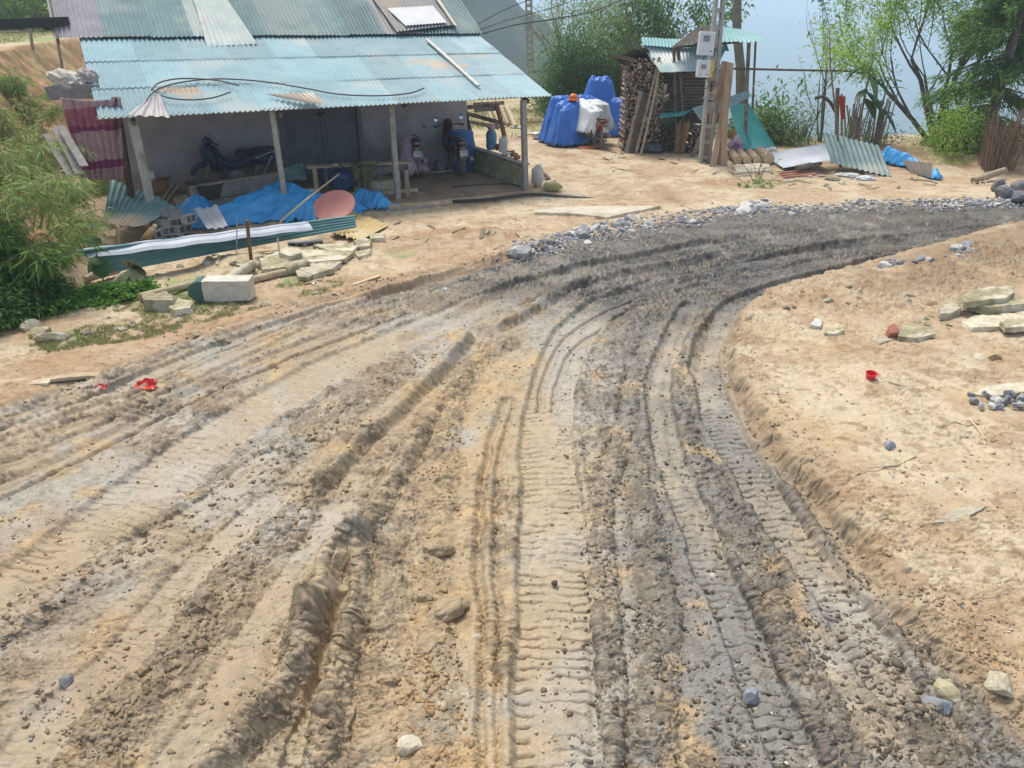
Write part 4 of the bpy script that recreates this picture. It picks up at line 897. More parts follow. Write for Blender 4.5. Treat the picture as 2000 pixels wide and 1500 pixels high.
# --- kilometre post
kp = thing('kilometre_post', 'fallen white concrete post with a rounded dark green head', 'road marker', Q(435, 592))
a, b = Q(378, 585, .02), Q(496, 583, .02); dr = (b - a).normalized(); sv = dr.cross(Vector((0, 0, 1))).normalized(); H_ = .27
def kslab(u0, u1, name, m, rnd=False):
    mb = MB(); V = []
    us = np.linspace(u0, u1, 7)
    for u in us:
        e = 1.0
        if rnd: tt = (u1 - u) / (u1 - u0); e = math.sqrt(max(.12, 1 - tt ** 2 * .85))
        for y, z in ((-.13, 0), (.13, 0), (.13, 1), (-.13, 1)): V.append(a + dr * u - sv * y + Vector((0, 0, .012 + H_ * (.5 + (z - .5) * e) + random.uniform(-.003, .003))))
    n = len(us); mb.add(V, [(i * 4 + j, i * 4 + (j + 1) % 4, i * 4 + 4 + (j + 1) % 4, i * 4 + 4 + j) for i in range(n - 1) for j in range(4)] + [(3, 2, 1, 0), tuple((n - 1) * 4 + j for j in range(4))])
    return rough(mb.build(name, m, kp), .012, .07)
L_ = (b - a).length
kslab(.18, L_, 'shaft', mat('worn_white_paint', (.64, .61, .53), (.50, .46, .37), 7, bump=.4, c3=(.46, .42, .33), c3t=.6)); kslab(0, .178, 'head', mat('dark_green_paint', (.05, .12, .10), (.09, .14, .12), 8, bump=.4, c3=(.20, .21, .18)), True)
# --- slabs, blocks and logs along the verge
def slab(pix, th, h0, name, m, label, cat='slab', group=None):
    t = [Q(a, b, h0 + th + (hh if (hh := (x[2] if len(x) > 2 else 0)) else 0)) for x in pix for a, b in [x[:2]]]
    mb = MB(); n = len(t); c = sum(t, Vector()) / n
    V = t + [q + (q - c) * .03 + Vector((random.uniform(-.01, .01), random.uniform(-.01, .01), -th)) for q in t]
    mb.add(V, [tuple(range(n)), tuple(range(2 * n - 1, n - 1, -1))] + [(i, n + i, n + (i + 1) % n, (i + 1) % n) for i in range(n)])
    return rough(single(mb, name, m, label, cat, group), min(.03, th * .45), .13, 4)
slab([(508, 506), (560, 484), (640, 488), (690, 492), (672, 506), (600, 512), (560, 522), (512, 526)], .06, .04, 'stone_slab', stone_y, 'large mossy slab lying flat right of the rusty stake')
slab([(585, 526), (612, 512), (668, 510), (650, 524), (612, 536)], .07, .02, 'stone_slab', stone_p, 'pale slab in front of the large mossy slab')
slab([(577, 528), (598, 522), (612, 536), (603, 542), (582, 540)], .05, .03, 'stone_slab', stone_p, 'small pale wedge of stone at the left tip of the pale slab')
slab([(610, 478), (660, 476), (700, 480), (688, 490), (640, 488)], .07, .03, 'stone_slab', stone_y, 'thin mossy slab behind the large mossy slab')
slab([(276, 574), (318, 568), (340, 578), (338, 586), (282, 586)], .16, .0, 'cement_block', stone_y, 'squared mossy block just left of the fallen kilometre post', 'block')
slab([(348, 582), (378, 590), (372, 600), (340, 605), (330, 600)], .10, .0, 'cement_block', stone_y, 'tilted wedge of mossy stone below the squared mossy block', 'block')
slab([(690, 470), (705, 462), (725, 468), (722, 480), (700, 482)], .10, .0, 'stone', stone_y, 'rounded brown block at the foot of the straw yellow sheets', 'stone')
slab([(722, 456), (750, 456), (751, 464), (724, 466)], .08, .0, 'brick_block', stone_y, 'short squared block at the tip of the straw yellow sheets', 'block')
slab([(692, 492), (724, 484), (722, 494), (700, 502)], .07, .0, 'stone', stone_y, 'flat brown stone right of the large mossy slab', 'stone')
slab([(545, 492), (556, 480), (585, 484), (588, 494), (565, 500)], .14, .0, 'stone', stone_p, 'pale angular stone between the rusty stake and the large mossy slab', 'stone')
pole('log', 'thick pale log end slanting up behind the kilometre post', 'log', stone_p, [Q(440, 552, .02), Q(494, 516, .12)], [.085, .07])
pole('long_pole', 'long grey pole lying behind the kilometre post', 'pole', wood_l, [Q(487, 548, .06), Q(545, 534, .06), Q(592, 527, .05)], .055)
pole('log', 'round pale log lying across the left edge of the pale slab', 'log', stone_y, [Q(560, 530, .07), Q(602, 516, .10)], .075)
pole('long_pole', 'long pale pole lying left of the kilometre post', 'pole', bamboo, [Q(272, 580, .10), Q(330, 566, .08), Q(382, 553, .05)], .05)
# --- plank, wrappers at the left edge
mb = MB(); mb.beam(Q(-40, 750, .02), Q(102, 744, .02), .15, .03, seg=4, jit=.004, bend=.01); single(mb, 'plank', wood_l, 'pale plank on the mud at the left edge of the road', 'plank')
mb = MB(); mb.beam(Q(98, 741, .03), Q(196, 732, .02), .10, .03, seg=4, jit=.004, bend=.01); single(mb, 'plank', wood_l, 'shorter pale board continuing right of the plank on the mud', 'plank')
redm = mat('red_wrapper', (.62, .03, .025), (.50, .02, .02), 9, rough=.35, c3=(.72, .55, .10), c3t=.68)
def crumple(px, py, w, d, h, name, m, label, cat, seed=1, fr=1.8):
    p = Q(px, py); mb = MB(); V, Fs = ICO[3]; W = []
    for v in V:
        v = Vector(v); k = 1 + .45 * mnoise.noise(v * fr + Vector((seed * 7, 0, 0))) + .3 * abs(mnoise.noise(v * fr * 2.5 + Vector((0, seed * 5, 0)))); W.append((p.x + v.x * k * w / 2, p.y + v.y * k * d / 2, max(p.z + .003, p.z + h * .35 + v.z * k * h / 2)))
    mb.add(W, Fs); return single(mb, name, m, label, cat)
def wrapper(px, py, w, label, seed, m=redm):
    p = Q(px, py); mb = MB(); n = 14; V = []
    for j in range(n):
        for i in range(n):
            u, v = i / (n - 1) - .5, j / (n - 1) - .5
            if v > .1: u *= 1 - 1.4 * (v - .1)
            V.append((p.x + w * u + .02 * mnoise.noise(Vector((u * 4, v * 4, seed))), p.y + w * .8 * v, p.z + .02 + .16 * w * (1 + mnoise.noise(Vector((u * 6 + seed, v * 5, 1)))) * (1.6 if v > 0 else .8)))
    mb.add(V, [(j * n + i, j * n + i + 1, (j + 1) * n + i + 1, (j + 1) * n + i) for j in range(n - 1) for i in range(n - 1)]); o = single(mb, 'snack_wrapper', m, label, 'litter'); s_ = o.modifiers.new('t', 'SOLIDIFY'); s_.thickness = .002; return o
wrapper(288, 760, .21, 'crumpled red wrapper on the brown mud at the left of the road', 2)
wrapper(200, 762, .11, 'small red and yellow wrapper left of the larger red wrapper', 5)
# --- left end of the porch: basin, box, blanket, bags
bp = HW(HA(405, 378, 1.9)[0], 1.9, fz)
mb = MB(); mb.lathe(bp, [(.25, 0), (.30, .02), (.38, .36), (.40, .37), (.40, .40), (.37, .40), (.35, .36), (.27, .03), (.0, .03)], 32); single(mb, 'basin', mat('brown_basin', (.10, .075, .07), (.07, .05, .05), 6, rough=.5), 'big dark brown basin on the porch floor behind the plank trough', 'basin', smooth=True, origin=bp)
p = Q(305, 372, .12); mb = MB(); mb.box(p + Vector((0, 0, .10)), (.42, .34, .26), (0, .12, .5), jit=.01); cb = thing('cardboard_box', 'open brown cardboard box at the foot of the left porch pillar', 'box', p); mb.build('carton', mat('cardboard', (.42, .25, .14), (.34, .19, .10), 4, bump=.2), cb)
mb = MB(); mb.beam(p + Vector((-.2, .1, .24)), p + Vector((-.02, .32, .40)), .3, .006); mb.build('flap', mat('cardboard', (.4, .3, .2)), cb); mb = MB(); mb.beam(p + Vector((.2, -.05, .22)), p + Vector((.3, -.12, .30)), .28, .006); mb.build('flap', mat('cardboard', (.4, .3, .2)), cb)
slab([(276, 340), (284, 326), (298, 330), (302, 345), (290, 352), (276, 354)], .05, .50, 'foam_piece', mat('foam', (.72, .70, .62), (.6, .57, .5), 6), 'broken piece of cream foam above the cardboard box', 'foam')
pole('log', 'thin log leaning right of the cardboard box', 'log', bamboo, [Q(318, 392, .05), Q(338, 360, .25)], .035); pole('log', 'second thin log, the one nearer the trough, leaning right of the cardboard box', 'log', bamboo, [Q(326, 394, .05), Q(350, 362, .25)], .033)
slab([(338, 385), (366, 380), (372, 392), (345, 398)], .16, .0, 'cement_block', mossc, 'low mossy block between the leaning logs and the trough', 'block')
# hanging purple blanket: a hung cloth with folds, a pole above
blk_m, N_, L__, b__ = _mat('purple_blanket'); tc = N_.new('ShaderNodeTexCoord'); sx = N_.new('ShaderNodeSeparateXYZ'); L__.new(tc.outputs['Object'], sx.inputs[0])
mz = N_.new('ShaderNodeMath'); mz.operation = 'MULTIPLY'; mz.inputs[1].default_value = 1.0; L__.new(sx.outputs[2], mz.inputs[0])
crz = N_.new('ShaderNodeValToRGB'); el = crz.color_ramp.elements; el[0].position = 0; el[0].color = (.34, .22, .22, 1); el[1].position = 1; el[1].color = (.42, .27, .27, 1); crz.color_ramp.interpolation = 'CONSTANT'
for pos, cl_ in ((.30, (.20, .03, .10, 1)), (.44, (.40, .26, .27, 1)), (.92, (.22, .04, .12, 1)), (1.0, (.34, .10, .14, 1))):
    e_ = el.new(min(pos / 1.3, .99)); e_.color = cl_
dv = N_.new('ShaderNodeMath'); dv.operation = 'DIVIDE'; dv.inputs[1].default_value = 1.3; L__.new(mz.outputs[0], dv.inputs[0])
nz = N_.new('ShaderNodeTexNoise'); nz.inputs['Scale'].default_value = 5; nz.inputs['Detail'].default_value = 8; L__.new(tc.outputs['Object'], nz.inputs[0]); ad = N_.new('ShaderNodeMath'); ad.operation = 'MULTIPLY_ADD'; ad.inputs[1].default_value = .12; L__.new(nz.outputs[0], ad.inputs[0]); L__.new(dv.outputs[0], ad.inputs[2]); L__.new(ad.outputs[0], crz.inputs[0])
nz2 = N_.new('ShaderNodeTexNoise'); nz2.inputs['Scale'].default_value = 26; nz2.inputs['Detail'].default_value = 6; L__.new(tc.outputs['Object'], nz2.inputs[0]); r_ = N_.new('ShaderNodeMapRange'); r_.inputs[3].default_value = .5; r_.inputs[4].default_value = 1.5; L__.new(nz2.outputs[0], r_.inputs[0]); h_ = N_.new('ShaderNodeHueSaturation'); L__.new(crz.outputs[0], h_.inputs['Color']); L__.new(r_.outputs[0], h_.inputs['Value']); L__.new(h_.outputs[0], b__.inputs['Base Color']); b__.inputs['Roughness'].default_value = .9
def hung(tl, tr, br, bl, fold, seed, nx=60, ny=40, nf=7):
    V = []; n = (tr - tl).cross(bl - tl).normalized()
    for j in range(ny + 1):
        t = j / ny
        for i in range(nx + 1):
            s_ = i / nx; q = tl.lerp(tr, s_).lerp(bl.lerp(br, s_), t); k = fold * (math.sin(s_ * nf * 2 * math.pi + 2 * mnoise.noise(Vector((s_ * 3, t * 2, seed)))) * .5 + .9 * mnoise.noise(Vector((s_ * 5, t * 3, seed))) + .5 * mnoise.noise(Vector((s_ * 12, t * 9, seed))))
            V.append(q + n * k + Vector((0, 0, -.05 * math.sin(s_ * math.pi) * (1 - t))))
    mb = MB(); mb.add(V, [(j * (nx + 1) + i, j * (nx + 1) + i + 1, (j + 1) * (nx + 1) + i + 1, (j + 1) * (nx + 1) + i) for j in range(ny) for i in range(nx)]); return mb
bY = HW(HLEN, .5, 0).y
tl, tr_, br, bl = Vector(PY(118, 190, bY - .2)), Vector(PY(192, 186, bY)), Vector(PY(243, 352, bY + .1)), Vector(PY(160, 350, bY - .2))
tl2 = Vector(PY(238, 228, bY + .1)); tr_ = Vector(PY(236, 190, bY + .1))
mb = hung(tl, tr_, br, bl, .05, 2); o = single(mb, 'blanket', blk_m, 'faded purple and pink striped blanket hung at the left end of the house', 'blanket', smooth=True); o.modifiers.new('t', 'SOLIDIFY').thickness = .008
mb = MB(); mb.beam(Vector(PY(92, 182, bY + .5)), Vector(PY(196, 178, bY + .7)), .10, .22, jit=.006); single(mb, 'beam', wood_g, 'weathered grey beam above the hung purple blanket', 'beam')
for px, l in ((243, 'dark post between the purple blanket and the left porch pillar'),):
    q = Vector(PY(px, 345, bY + .12)); mb = MB(); mb.beam((q.x, q.y, G(q.x, q.y) - .1), Vector(PY(px - 18, 190, bY + .12)), .09, .09, jit=.004); single(mb, 'post', wood_b, l, 'post')
for i, (a, b, l) in enumerate((((92, 262), (140, 345), 'leftmost of the grey boards leaning on the bank beside the blanket'), ((108, 250), (155, 340), 'middle one of the grey boards leaning on the bank beside the blanket'), ((118, 246), (165, 325), 'rightmost of the grey boards leaning on the bank beside the blanket'))):
    board('leaning_board', l, 'board', wood_g, Vector(PY(a[0], a[1], bY - .2 - i * .03)), Vector(PY(b[0], b[1], bY - .8 - i * .03)), .12, .025)
sackm = mat('woven_sack', (.58, .53, .44), (.44, .40, .33), 9, bump=.4, c3=(.66, .63, .58))
def lump(px, py, h, d, name, m, label, cat, seed, rot=(0, 0, 0), amp=.25, sub=3): mb = MB(); mb.blob(Q(px, py, h), d, seed, amp, rot, sub=sub); return single(mb, name, m, label, cat, smooth=True)
def lumpY(px, py, Y, d, name, m, label, cat, seed, rot=(0, 0, 0), amp=.25, sub=4): mb = MB(); mb.blob(Vector(PY(px, py, Y)), d, seed, amp, rot, sub=sub, fr=2.6); return rough(single(mb, name, m, label, cat, smooth=True), .02, .09, 1)
lumpY(132, 156, bY + .7, (.60, .4, .30), 'sack', sackm, 'creased white sack on the earth bank left of the roof corner', 'sack', 3, (0, .3, 0)); lumpY(170, 155, bY + .9, (.34, .4, .36), 'sack', mat('grey_sack', (.45, .38, .36), (.34, .28, .27), 9, bump=.4), 'round greyish pink sack tucked against the roof corner', 'sack', 6)
gw = mat('green_white_bag', (.62, .72, .70), (.05, .38, .22), 3.5, rough=.4, bump=.3, detail=2)
lump(172, 345, .22, (.34, .3, .62), 'plastic_bag', gw, 'green and white plastic bag slumped below the purple blanket', 'bag', 4, (0, -.6, 0)); lump(196, 338, .30, (.28, .3, .6), 'sack', mat('brown_sack', (.36, .27, .20), (.24, .18, .13), 9, bump=.4), 'limp brown sack between the green and white bag and the pillar', 'sack', 8, (0, -.2, 0))
# --- the work bench in front of the door
bn = thing('work_bench', 'rough open bench of planks with small things on top, in front of the house door', 'bench', Q(700, 390))
e0, e1 = Q(600, 327, .62), Q(806, 317, .62); sid = -D2 * .30
for k, (o1, o2) in enumerate(((0, 0), (.16, .16))):
    mb = MB(); mb.beam(e0 - D2 * o1 * -1, e1 + D2 * o2, .15, .035, seg=6, jit=.003, bend=.008); mb.build('top_plank', wood_l, bn)
def leg(pxt, zt, px, py, m, w=.08):
    q = Q(px, py); t = Vector((q.x, q.y, zt)); mb = MB(); mb.beam(q + Vector((0, 0, -.05)), t, w, w * .8, jit=.004, seg=3, bend=.006); mb.build('leg', m, bn)
for px, py, m in ((621, 388, wood_l), (797, 388, wood_l), (640, 372, wood_g), (780, 372, wood_g)): q = Q(px, py); leg(0, e0.z - .02, px, py, m)
mb = MB(); mb.beam(Q(632, 384, .10), Q(816, 371, .10), .05, .07, jit=.003, seg=4, bend=.01); mb.build('rail', wood_l, bn)
mb = MB(); mb.beam(Q(650, 360, .12), Q(790, 322, .42), .03, .16, jit=.003); mb.build('brace', wood_g, bn)
mb = hung(Q(684, 322, .66), Q(728, 318, .68), Q(722, 368, .16), Q(694, 366, .20), .07, 5, 30, 30, 3)
camo = mat('camouflage_cloth', (.20, .20, .09), (.07, .075, .05), 6, bump=.4, c3=(.35, .34, .22), detail=2); o = single(mb, 'camouflage_jacket', camo, 'camouflage jacket hanging over the plank bench', 'jacket', smooth=True); o.modifiers.new('t', 'SOLIDIFY').thickness = .01
mb = MB(); mb.blob(Q(712, 318, .69), (.55, .22, .10), 4, .4, sub=3); mb.build('sleeve', camo, None, smooth=True).name = 'sleeve'; sl_ = bpy.data.objects['sleeve']; sl_.parent = o; sl_.location = -Vector(o.location)
lump(655, 322, .67, (.12, .1, .07), 'stone', stone_p, 'small pale lump on the plank bench left of the camouflage jacket', 'stone', 3); lump(668, 321, .67, (.16, .1, .08), 'rag', mat('brown_rag', (.28, .2, .13), (.16, .11, .08), 9), 'brown rag on the plank bench beside the camouflage jacket', 'rag', 9)
jug = mat('blue_jug', (.06, .12, .28), (.04, .08, .2), 4, rough=.3)
def canister(name, label, m, base, w, d, h, cap=None, rz=0):
    t = thing(name, label, 'canister', base); mb = MB(); V = []
    pr = [(0, .9), (.02, 1), (.72, 1), (.84, .86), (.92, .45), (.93, .30)]; n = 20
    for i, (z, k) in enumerate(pr):
        for j in range(n):
            an = 2 * math.pi * j / n; cx_, sx_ = math.cos(an), math.sin(an); e = .45; V.append((base[0] + w / 2 * k * math.copysign(abs(cx_) ** e, cx_), base[1] + d / 2 * k * math.copysign(abs(sx_) ** e, sx_), base[2] + z * h))
    mb.add(V, [(i * n + j, i * n + (j + 1) % n, (i + 1) * n + (j + 1) % n, (i + 1) * n + j) for i in range(len(pr) - 1) for j in range(n)] + [tuple(range(n - 1, -1, -1)), tuple((len(pr) - 1) * n + j for j in range(n))]); mb.build('can', m, t, smooth=True)
    mb = MB(); mb.lathe((base[0], base[1], base[2] + h * .93), [(.025, 0), (.028, .005), (.028, .035), (.0, .04)], 14); mb.build('cap', cap or m, t, smooth=True)
    mb = MB(); x0 = base[0]; mb.tube([(x0 + w * .32, base[1], base[2] + h * .80), (x0 + w * .34, base[1], base[2] + h * .97), (x0 + w * .18, base[1], base[2] + h * 1.0), (x0 + w * .1, base[1], base[2] + h * .92)], .012, 8); mb.build('handle', m, t, smooth=True)
    return t
q = Q(634, 366, .0); canister('water_jug', 'dull blue water jug standing under the left end of the plank bench', jug, (q.x, q.y + .25, q.z), .26, .26, .5)
q = Q(665, 378, 0); lump(668, 352, .28, (.5, .3, .5), 'bundle', jug, 'dark blue bundle under the plank bench', 'bundle', 11, amp=.3)
slab([(690, 346), (768, 342), (772, 352), (692, 358)], .22, .02, 'cement_block', mossc, 'long low mossy cement block under the plank bench', 'block')
slab([(706, 372), (746, 369), (748, 378), (710, 382)], .14, .0, 'cement_block', blk, 'grey block under the rail of the plank bench', 'block')
slab([(805, 375), (828, 375), (832, 384), (806, 386)], .06, .0, 'cement_block', stone_y, 'flat yellowish block beside the right leg of the plank bench', 'block')
mb = corrugated(Q(545, 332, .50), Q(592, 316, .62), Q(600, 350, .34), Q(556, 352, .30), wave=.10, amp=.014, wob=.07, seed=11, curl=.08)
single(mb, 'loose_sheet', mat('teal_white_sheet', (.30, .42, .40), (.14, .26, .25), 5, rough=.5), 'small bent teal piece of ridged sheet left of the plank bench', 'metal sheet', smooth=True)
# pink flowered cover over the second motorbike
fm = mat('flowered_cover', (.50, .24, .48), (.36, .28, .26), 7, rough=.5, bump=.3, c3=(.55, .42, .40), c3t=.52, detail=2)
mp_ = b2 + Vector((0, -.12, 0))
tarp('flowered_cover', 'pink flowered plastic cover thrown over the tail of the dark motorbike', 'cover', fm, [((mp_.x - .16, mp_.y + .0), (mp_.x - .02, mp_.y + .25), .14, .80, .84)], (mp_.x - .7, mp_.x + .55, mp_.y - .7, mp_.y + .7), slope=5.0, res=.018, ground=fz + .04, wr=.04, fold=.3, seed=4)
# drum and boards behind the red motorbike
db_ = HW(HA(905, 310, 2.7)[0], 2.75, fz); dm_ = mat('blue_drum', (.06, .17, .42), (.04, .13, .34), 4, rough=.45)
mb = MB(); mb.lathe(db_, [(.26, 0), (.28, .03), (.285, .3), (.295, .32), (.285, .34), (.285, .6), (.295, .62), (.285, .64), (.28, .88), (.25, .92), (.0, .91)], 28); single(mb, 'drum', dm_, 'blue plastic drum behind the black and red motorbike', 'drum', smooth=True, origin=db_)
board('board', 'grey board lying on the porch floor between the two rear wheels', 'board', wood_g, HW(HA(822, 326, 2.6)[0], 2.6, fz + .04), HW(HA(882, 323, 2.6)[0], 2.6, fz + .04), .12, .04)
q = HW(HA(860, 320, 3.0)[0], 3.0, fz); mb = MB(); mb.box(q + Vector((0, 0, .11)), (.2, .16, .22), (0, 0, .5), jit=.004); single(mb, 'cinder_block', blk, 'small dark block against the porch wall left of the red motorbike', 'block', bevel=.01)
mb = MB(); mb.blob(HW(HA(830, 325, 2.9)[0], 2.9, fz + .07), (.3, .24, .2), 5, .3, sub=3); single(mb, 'bundle', mat('grey_bundle', (.30, .33, .38), (.2, .22, .26), 7), 'small grey bundle against the porch wall right of the flowered cover', 'bundle', smooth=True)
# plank, pipes and slab at the porch edge
board('plank', 'thick pale plank lying along the front of the porch', 'plank', wood_l, Q(746, 404, .05), Q(882, 394, .05), .16, .07)
board('plank', 'thin board on the ground below the thick pale plank', 'plank', wood_g, Q(752, 412, .02), Q(850, 402, .02), .08, .03)
mb = MB()
for k in range(4): mb.tube(smooth_poly([tuple(Q(878, 392 + k * 1.6, .03)), tuple(Q(950, 388 + k * 1.2, .05)), tuple(Q(1032, 378 + k, .05)), tuple(Q(1090, 381 + k, .02)), tuple(Q(1162 - 12 * k, 387, .01))], 6), .014, 6)
single(mb, 'cable_bundle', black, 'bundle of black cables on the ground along the porch front and past the right post', 'cable', smooth=True)
pole('cable', 'single dark cable lying across the damp porch floor', 'cable', black, [HW(HA(882, 372, .9)[0], .9, fz + .015), HW(HA(940, 366, .8)[0], .85, fz + .02), HW(HA(1000, 366, .5)[0], .6, fz + .02), HW(.6, .25, fz + .02)], .011, n=6)
slab([(1044, 414), (1128, 417), (1185, 424), (1290, 402), (1180, 402), (1060, 405)], .07, -.01, 'cement_slab', mat('pale_cement', (.58, .52, .41), (.48, .42, .32), 3, c3=(.38, .32, .22), bump=.3), 'thin pale cement slab half buried between the house and the road', 'slab')
# white sack, jerrycan and rubble outside the right post
lump(1050, 345, .22, (.28, .24, .52), 'sack', mat('white_sack', (.62, .60, .56), (.48, .46, .43), 8, bump=.4), 'white crumpled sack standing outside the right porch post', 'sack', 5)
q = Q(1078, 374); mb = MB(); mb.tube([q + Vector((-.18, 0, .09)), q + Vector((-.14, 0, .10)), q + Vector((.12, 0, .10)), q + Vector((.17, 0, .10)), q + Vector((.23, 0, .10))], [.06, .10, .10, .06, .03], 14); single(mb, 'plastic_jug', mat('yellowed_jug', (.40, .36, .14), (.28, .26, .12), 5, rough=.4), 'yellowish plastic jug lying beside the white sack', 'jug', smooth=True)
for i, (px, py, dx, l) in enumerate(((1062, 372, .25, 'short pale offcut of wood between the white sack and the yellowish jug'), (1072, 352, -.2, 'dark short board propped behind the yellowish jug'))):
    q = Q(px, py); board('offcut', l, 'offcut', (wood_l, wood_b)[i], q + Vector((0, 0, .03)), q + Vector((dx, .3, .16)), .10, .03)
# on the coping of the side wall
def cop(px, py): q = RP(px, py, (0, 0, .47), (0, 0, 1)); return Vector(q)
q = cop(983, 297); canister('jerrycan', 'white plastic jerrycan on the low side wall of the porch', mat('white_jerrycan', (.68, .66, .60), (.58, .55, .48), 6, rough=.4), q, .21, .15, .36, cap=mat('grey_cap', (.3, .3, .3)))
q = cop(960, 292); mb = MB(); mb.lathe(q, [(.10, 0), (.13, .05), (.125, .2), (.13, .34), (.10, .42), (.05, .46)], 16); bs = thing('bagged_bottle', 'round blue sack with a pink tied top on the low side wall', 'sack', q); mb.build('sack_body', mat('blue_sack', (.13, .30, .46), (.10, .22, .36), 7, rough=.5, bump=.5), bs, smooth=True)
mb = MB(); mb.blob(q + Vector((0, 0, .50)), (.18, .16, .14), 4, .5, sub=3); mb.build('tied_top', mat('pink_cloth', (.55, .36, .38), (.45, .26, .3), 9), bs, smooth=True)
lumpc = cop(972, 293); mb = MB(); mb.blob(lumpc + Vector((0, -.02, .07)), (.12, .1, .16), 2, .3); single(mb, 'red_bag', mat('dark_red_bag', (.26, .02, .02), (.16, .015, .015), 7), 'small dark red bag between the blue sack and the white jerrycan', 'bag', smooth=True)
brk = mat('red_brick', (.36, .13, .09), (.26, .09, .07), 9, bump=.4)
for i, (px, py, l) in enumerate(((998, 301, 'red brick on the wall coping next to the jerrycan'), (1004, 306, 'middle red brick of the three on the wall coping'), (1010, 311, 'red brick on the wall coping farthest from the jerrycan'))):
    q = cop(px, py); mb = MB(); mb.box(q + Vector((0, 0, .04)), (.16, .09, .07), (0, 0, .5 + i * .3), jit=.002); single(mb, 'brick', brk, l, 'brick')
crumple_q = cop(995, 303); mb = MB(); mb.blob(crumple_q + Vector((-.05, -.03, .03)), (.24, .14, .07), 7, .5, sub=3); single(mb, 'plastic_bag', film, 'crumpled white bag beside the bricks on the wall coping', 'bag', smooth=True)
# --- timber rack and pale logs beyond the porch
rk = thing('timber_rack', 'rough rack of brown posts and rails standing beyond the low side wall', 'rack', Q(950, 285))
RY = HW(.5, 3.3, 0).y + .15
def RP3(px, py, dy=0.0): return Vector(PY(px, py, RY + dy))
for (p0, p1, r, nm, m) in (((905, 205), (926, 292), .055, 'post', wood_b), ((970, 205), (988, 280), .06, 'post', mat('red_brown_wood', (.30, .17, .10), (.18, .10, .06), 9)), ((912, 222), (985, 242), .05, 'rail', wood_d), ((918, 238), (975, 250), .045, 'rail', wood_l), ((912, 210), (985, 200), .05, 'rail', wood_d)):
    mb = MB(); mb.tube([RP3(*p0), RP3((p0[0] + p1[0]) / 2 + 1, (p0[1] + p1[1]) / 2), RP3(*p1)], r, 8); mb.build(nm, m, rk, smooth=True)
mb = MB(); mb.beam(RP3(925, 210, .1), RP3(968, 207, .1), .03, .22); mb.build('side_board', wood_g, rk)
for i in range(4):
    px = 938 + i * 15; a = Q(968 + i * 13, 243 + (i % 2) * 4, .06); b = T(a, 942 + i * 14, 192 + (i % 2) * 6, 1.2)
    mb = MB(); mb.tube([a, a.lerp(b, .5) + Vector((0, 0, .03)), b], [.085, .09, .075], 10); single(mb, 'pale_log', mat('peeled_log', (.66, .56, .38), (.52, .42, .26), 5, bump=.4, c3=(.40, .30, .18)), ['leftmost peeled log leaning beyond the timber rack', 'second peeled log from the left beyond the timber rack', 'third peeled log from the left beyond the timber rack', 'rightmost peeled log, nearest the blue-covered motorbikes'][i], 'log', 'peeled logs leaning beyond the house', smooth=True)
# litter on the yard behind
for i, (px, py, w, m, l, cat) in enumerate(((1010, 250, .5, stone_w, 'pale flat scrap lying beyond the porch post', 'scrap'), (1046, 262, .35, film, 'white plastic scrap left of the blue-covered motorbikes', 'scrap'), (1040, 240, .7, wood_b, 'dark flat board on the yard beyond the porch post', 'board'), (1056, 272, .5, wood_b, 'dark offcut lying just left of the blue covers', 'offcut'))):
    q = Q(px, py); mb = MB(); mb.blob(q + Vector((0, 0, .03)), (w, .3, .08), i, .4); single(mb, 'scrap' if i < 2 else 'board', m, l, cat)
lump(1076, 248, .22, (.42, .4, .5), 'green_sack', mat('olive_sack', (.38, .40, .20), (.25, .28, .13), 6, bump=.4), 'slumped olive green sack at the left side of the blue covers', 'sack', 6)
# ================================================================ COVERED MOTORBIKES
A = Q(1100, 285); B = Q(1165, 270); C_ = Q(1210, 265)
tarp('blue_cover', 'deep blue plastic sheet draped over the parked motorbike with the orange helmet', 'cover', tarpm, [((A.x - .05, A.y + .1), (A.x + .55, A.y + .9), .16, 1.08, 1.18), ((A.x - .2, A.y + .8), (A.x + .9, A.y + 1.1), .16, 1.20, 1.14), ((A.x + .0, A.y - .1), (A.x + .35, A.y + .3), .12, .95, 1.1)], (A.x - 1.6, A.x + 1.55, A.y - 1.0, A.y + 1.9), slope=3.2, res=.025, wr=.065, fold=.07, seed=5)
tarp('blue_cover', 'deep blue plastic sheet with the tallest hump, behind the white-covered motorbike', 'cover', tarpm, [((B.x - .12, B.y + .75), (B.x + .36, B.y + .75), .14, 1.62, 1.58), ((B.x + .3, B.y + .6), (B.x + .95, B.y + .35), .12, 1.05, .98), ((B.x - .3, B.y + .6), (B.x - .1, B.y + .7), .12, 1.1, 1.2)], (B.x - 1.1, B.x + 1.5, B.y - .45, B.y + 1.9), slope=3.4, res=.025, wr=.05, fold=.05, seed=8)
hp = Vector(PY(1120, 192, A.y + .35)); he = thing('orange_helmet', 'orange helmet resting on the deep blue cover', 'helmet', hp)
mb = MB(); mb.lathe(hp + Vector((0, 0, -.03)), [(.13, 0), (.135, .04), (.12, .10), (.08, .145), (.03, .16), (0, .162)], 20); mb.build('shell', mat('orange_shell', (.80, .17, .03), (.70, .14, .02), 5, rough=.3), he, smooth=True)
mb = MB(); mb.lathe(hp + Vector((0, -.02, -.045)), [(.10, 0), (.165, .0), (.165, .012), (.13, .02)], 20, sy=1.15); mb.build('brim', mat('orange_shell', (.8, .2, .05)), he, smooth=True)
mk = Q(1165, 291); motorbike('motorbike', 'red motorbike under a milky white sheet, only its rear wheel and plate showing', mk, R(112), (.25, .03, .02), lean=.12, only_rear=True)
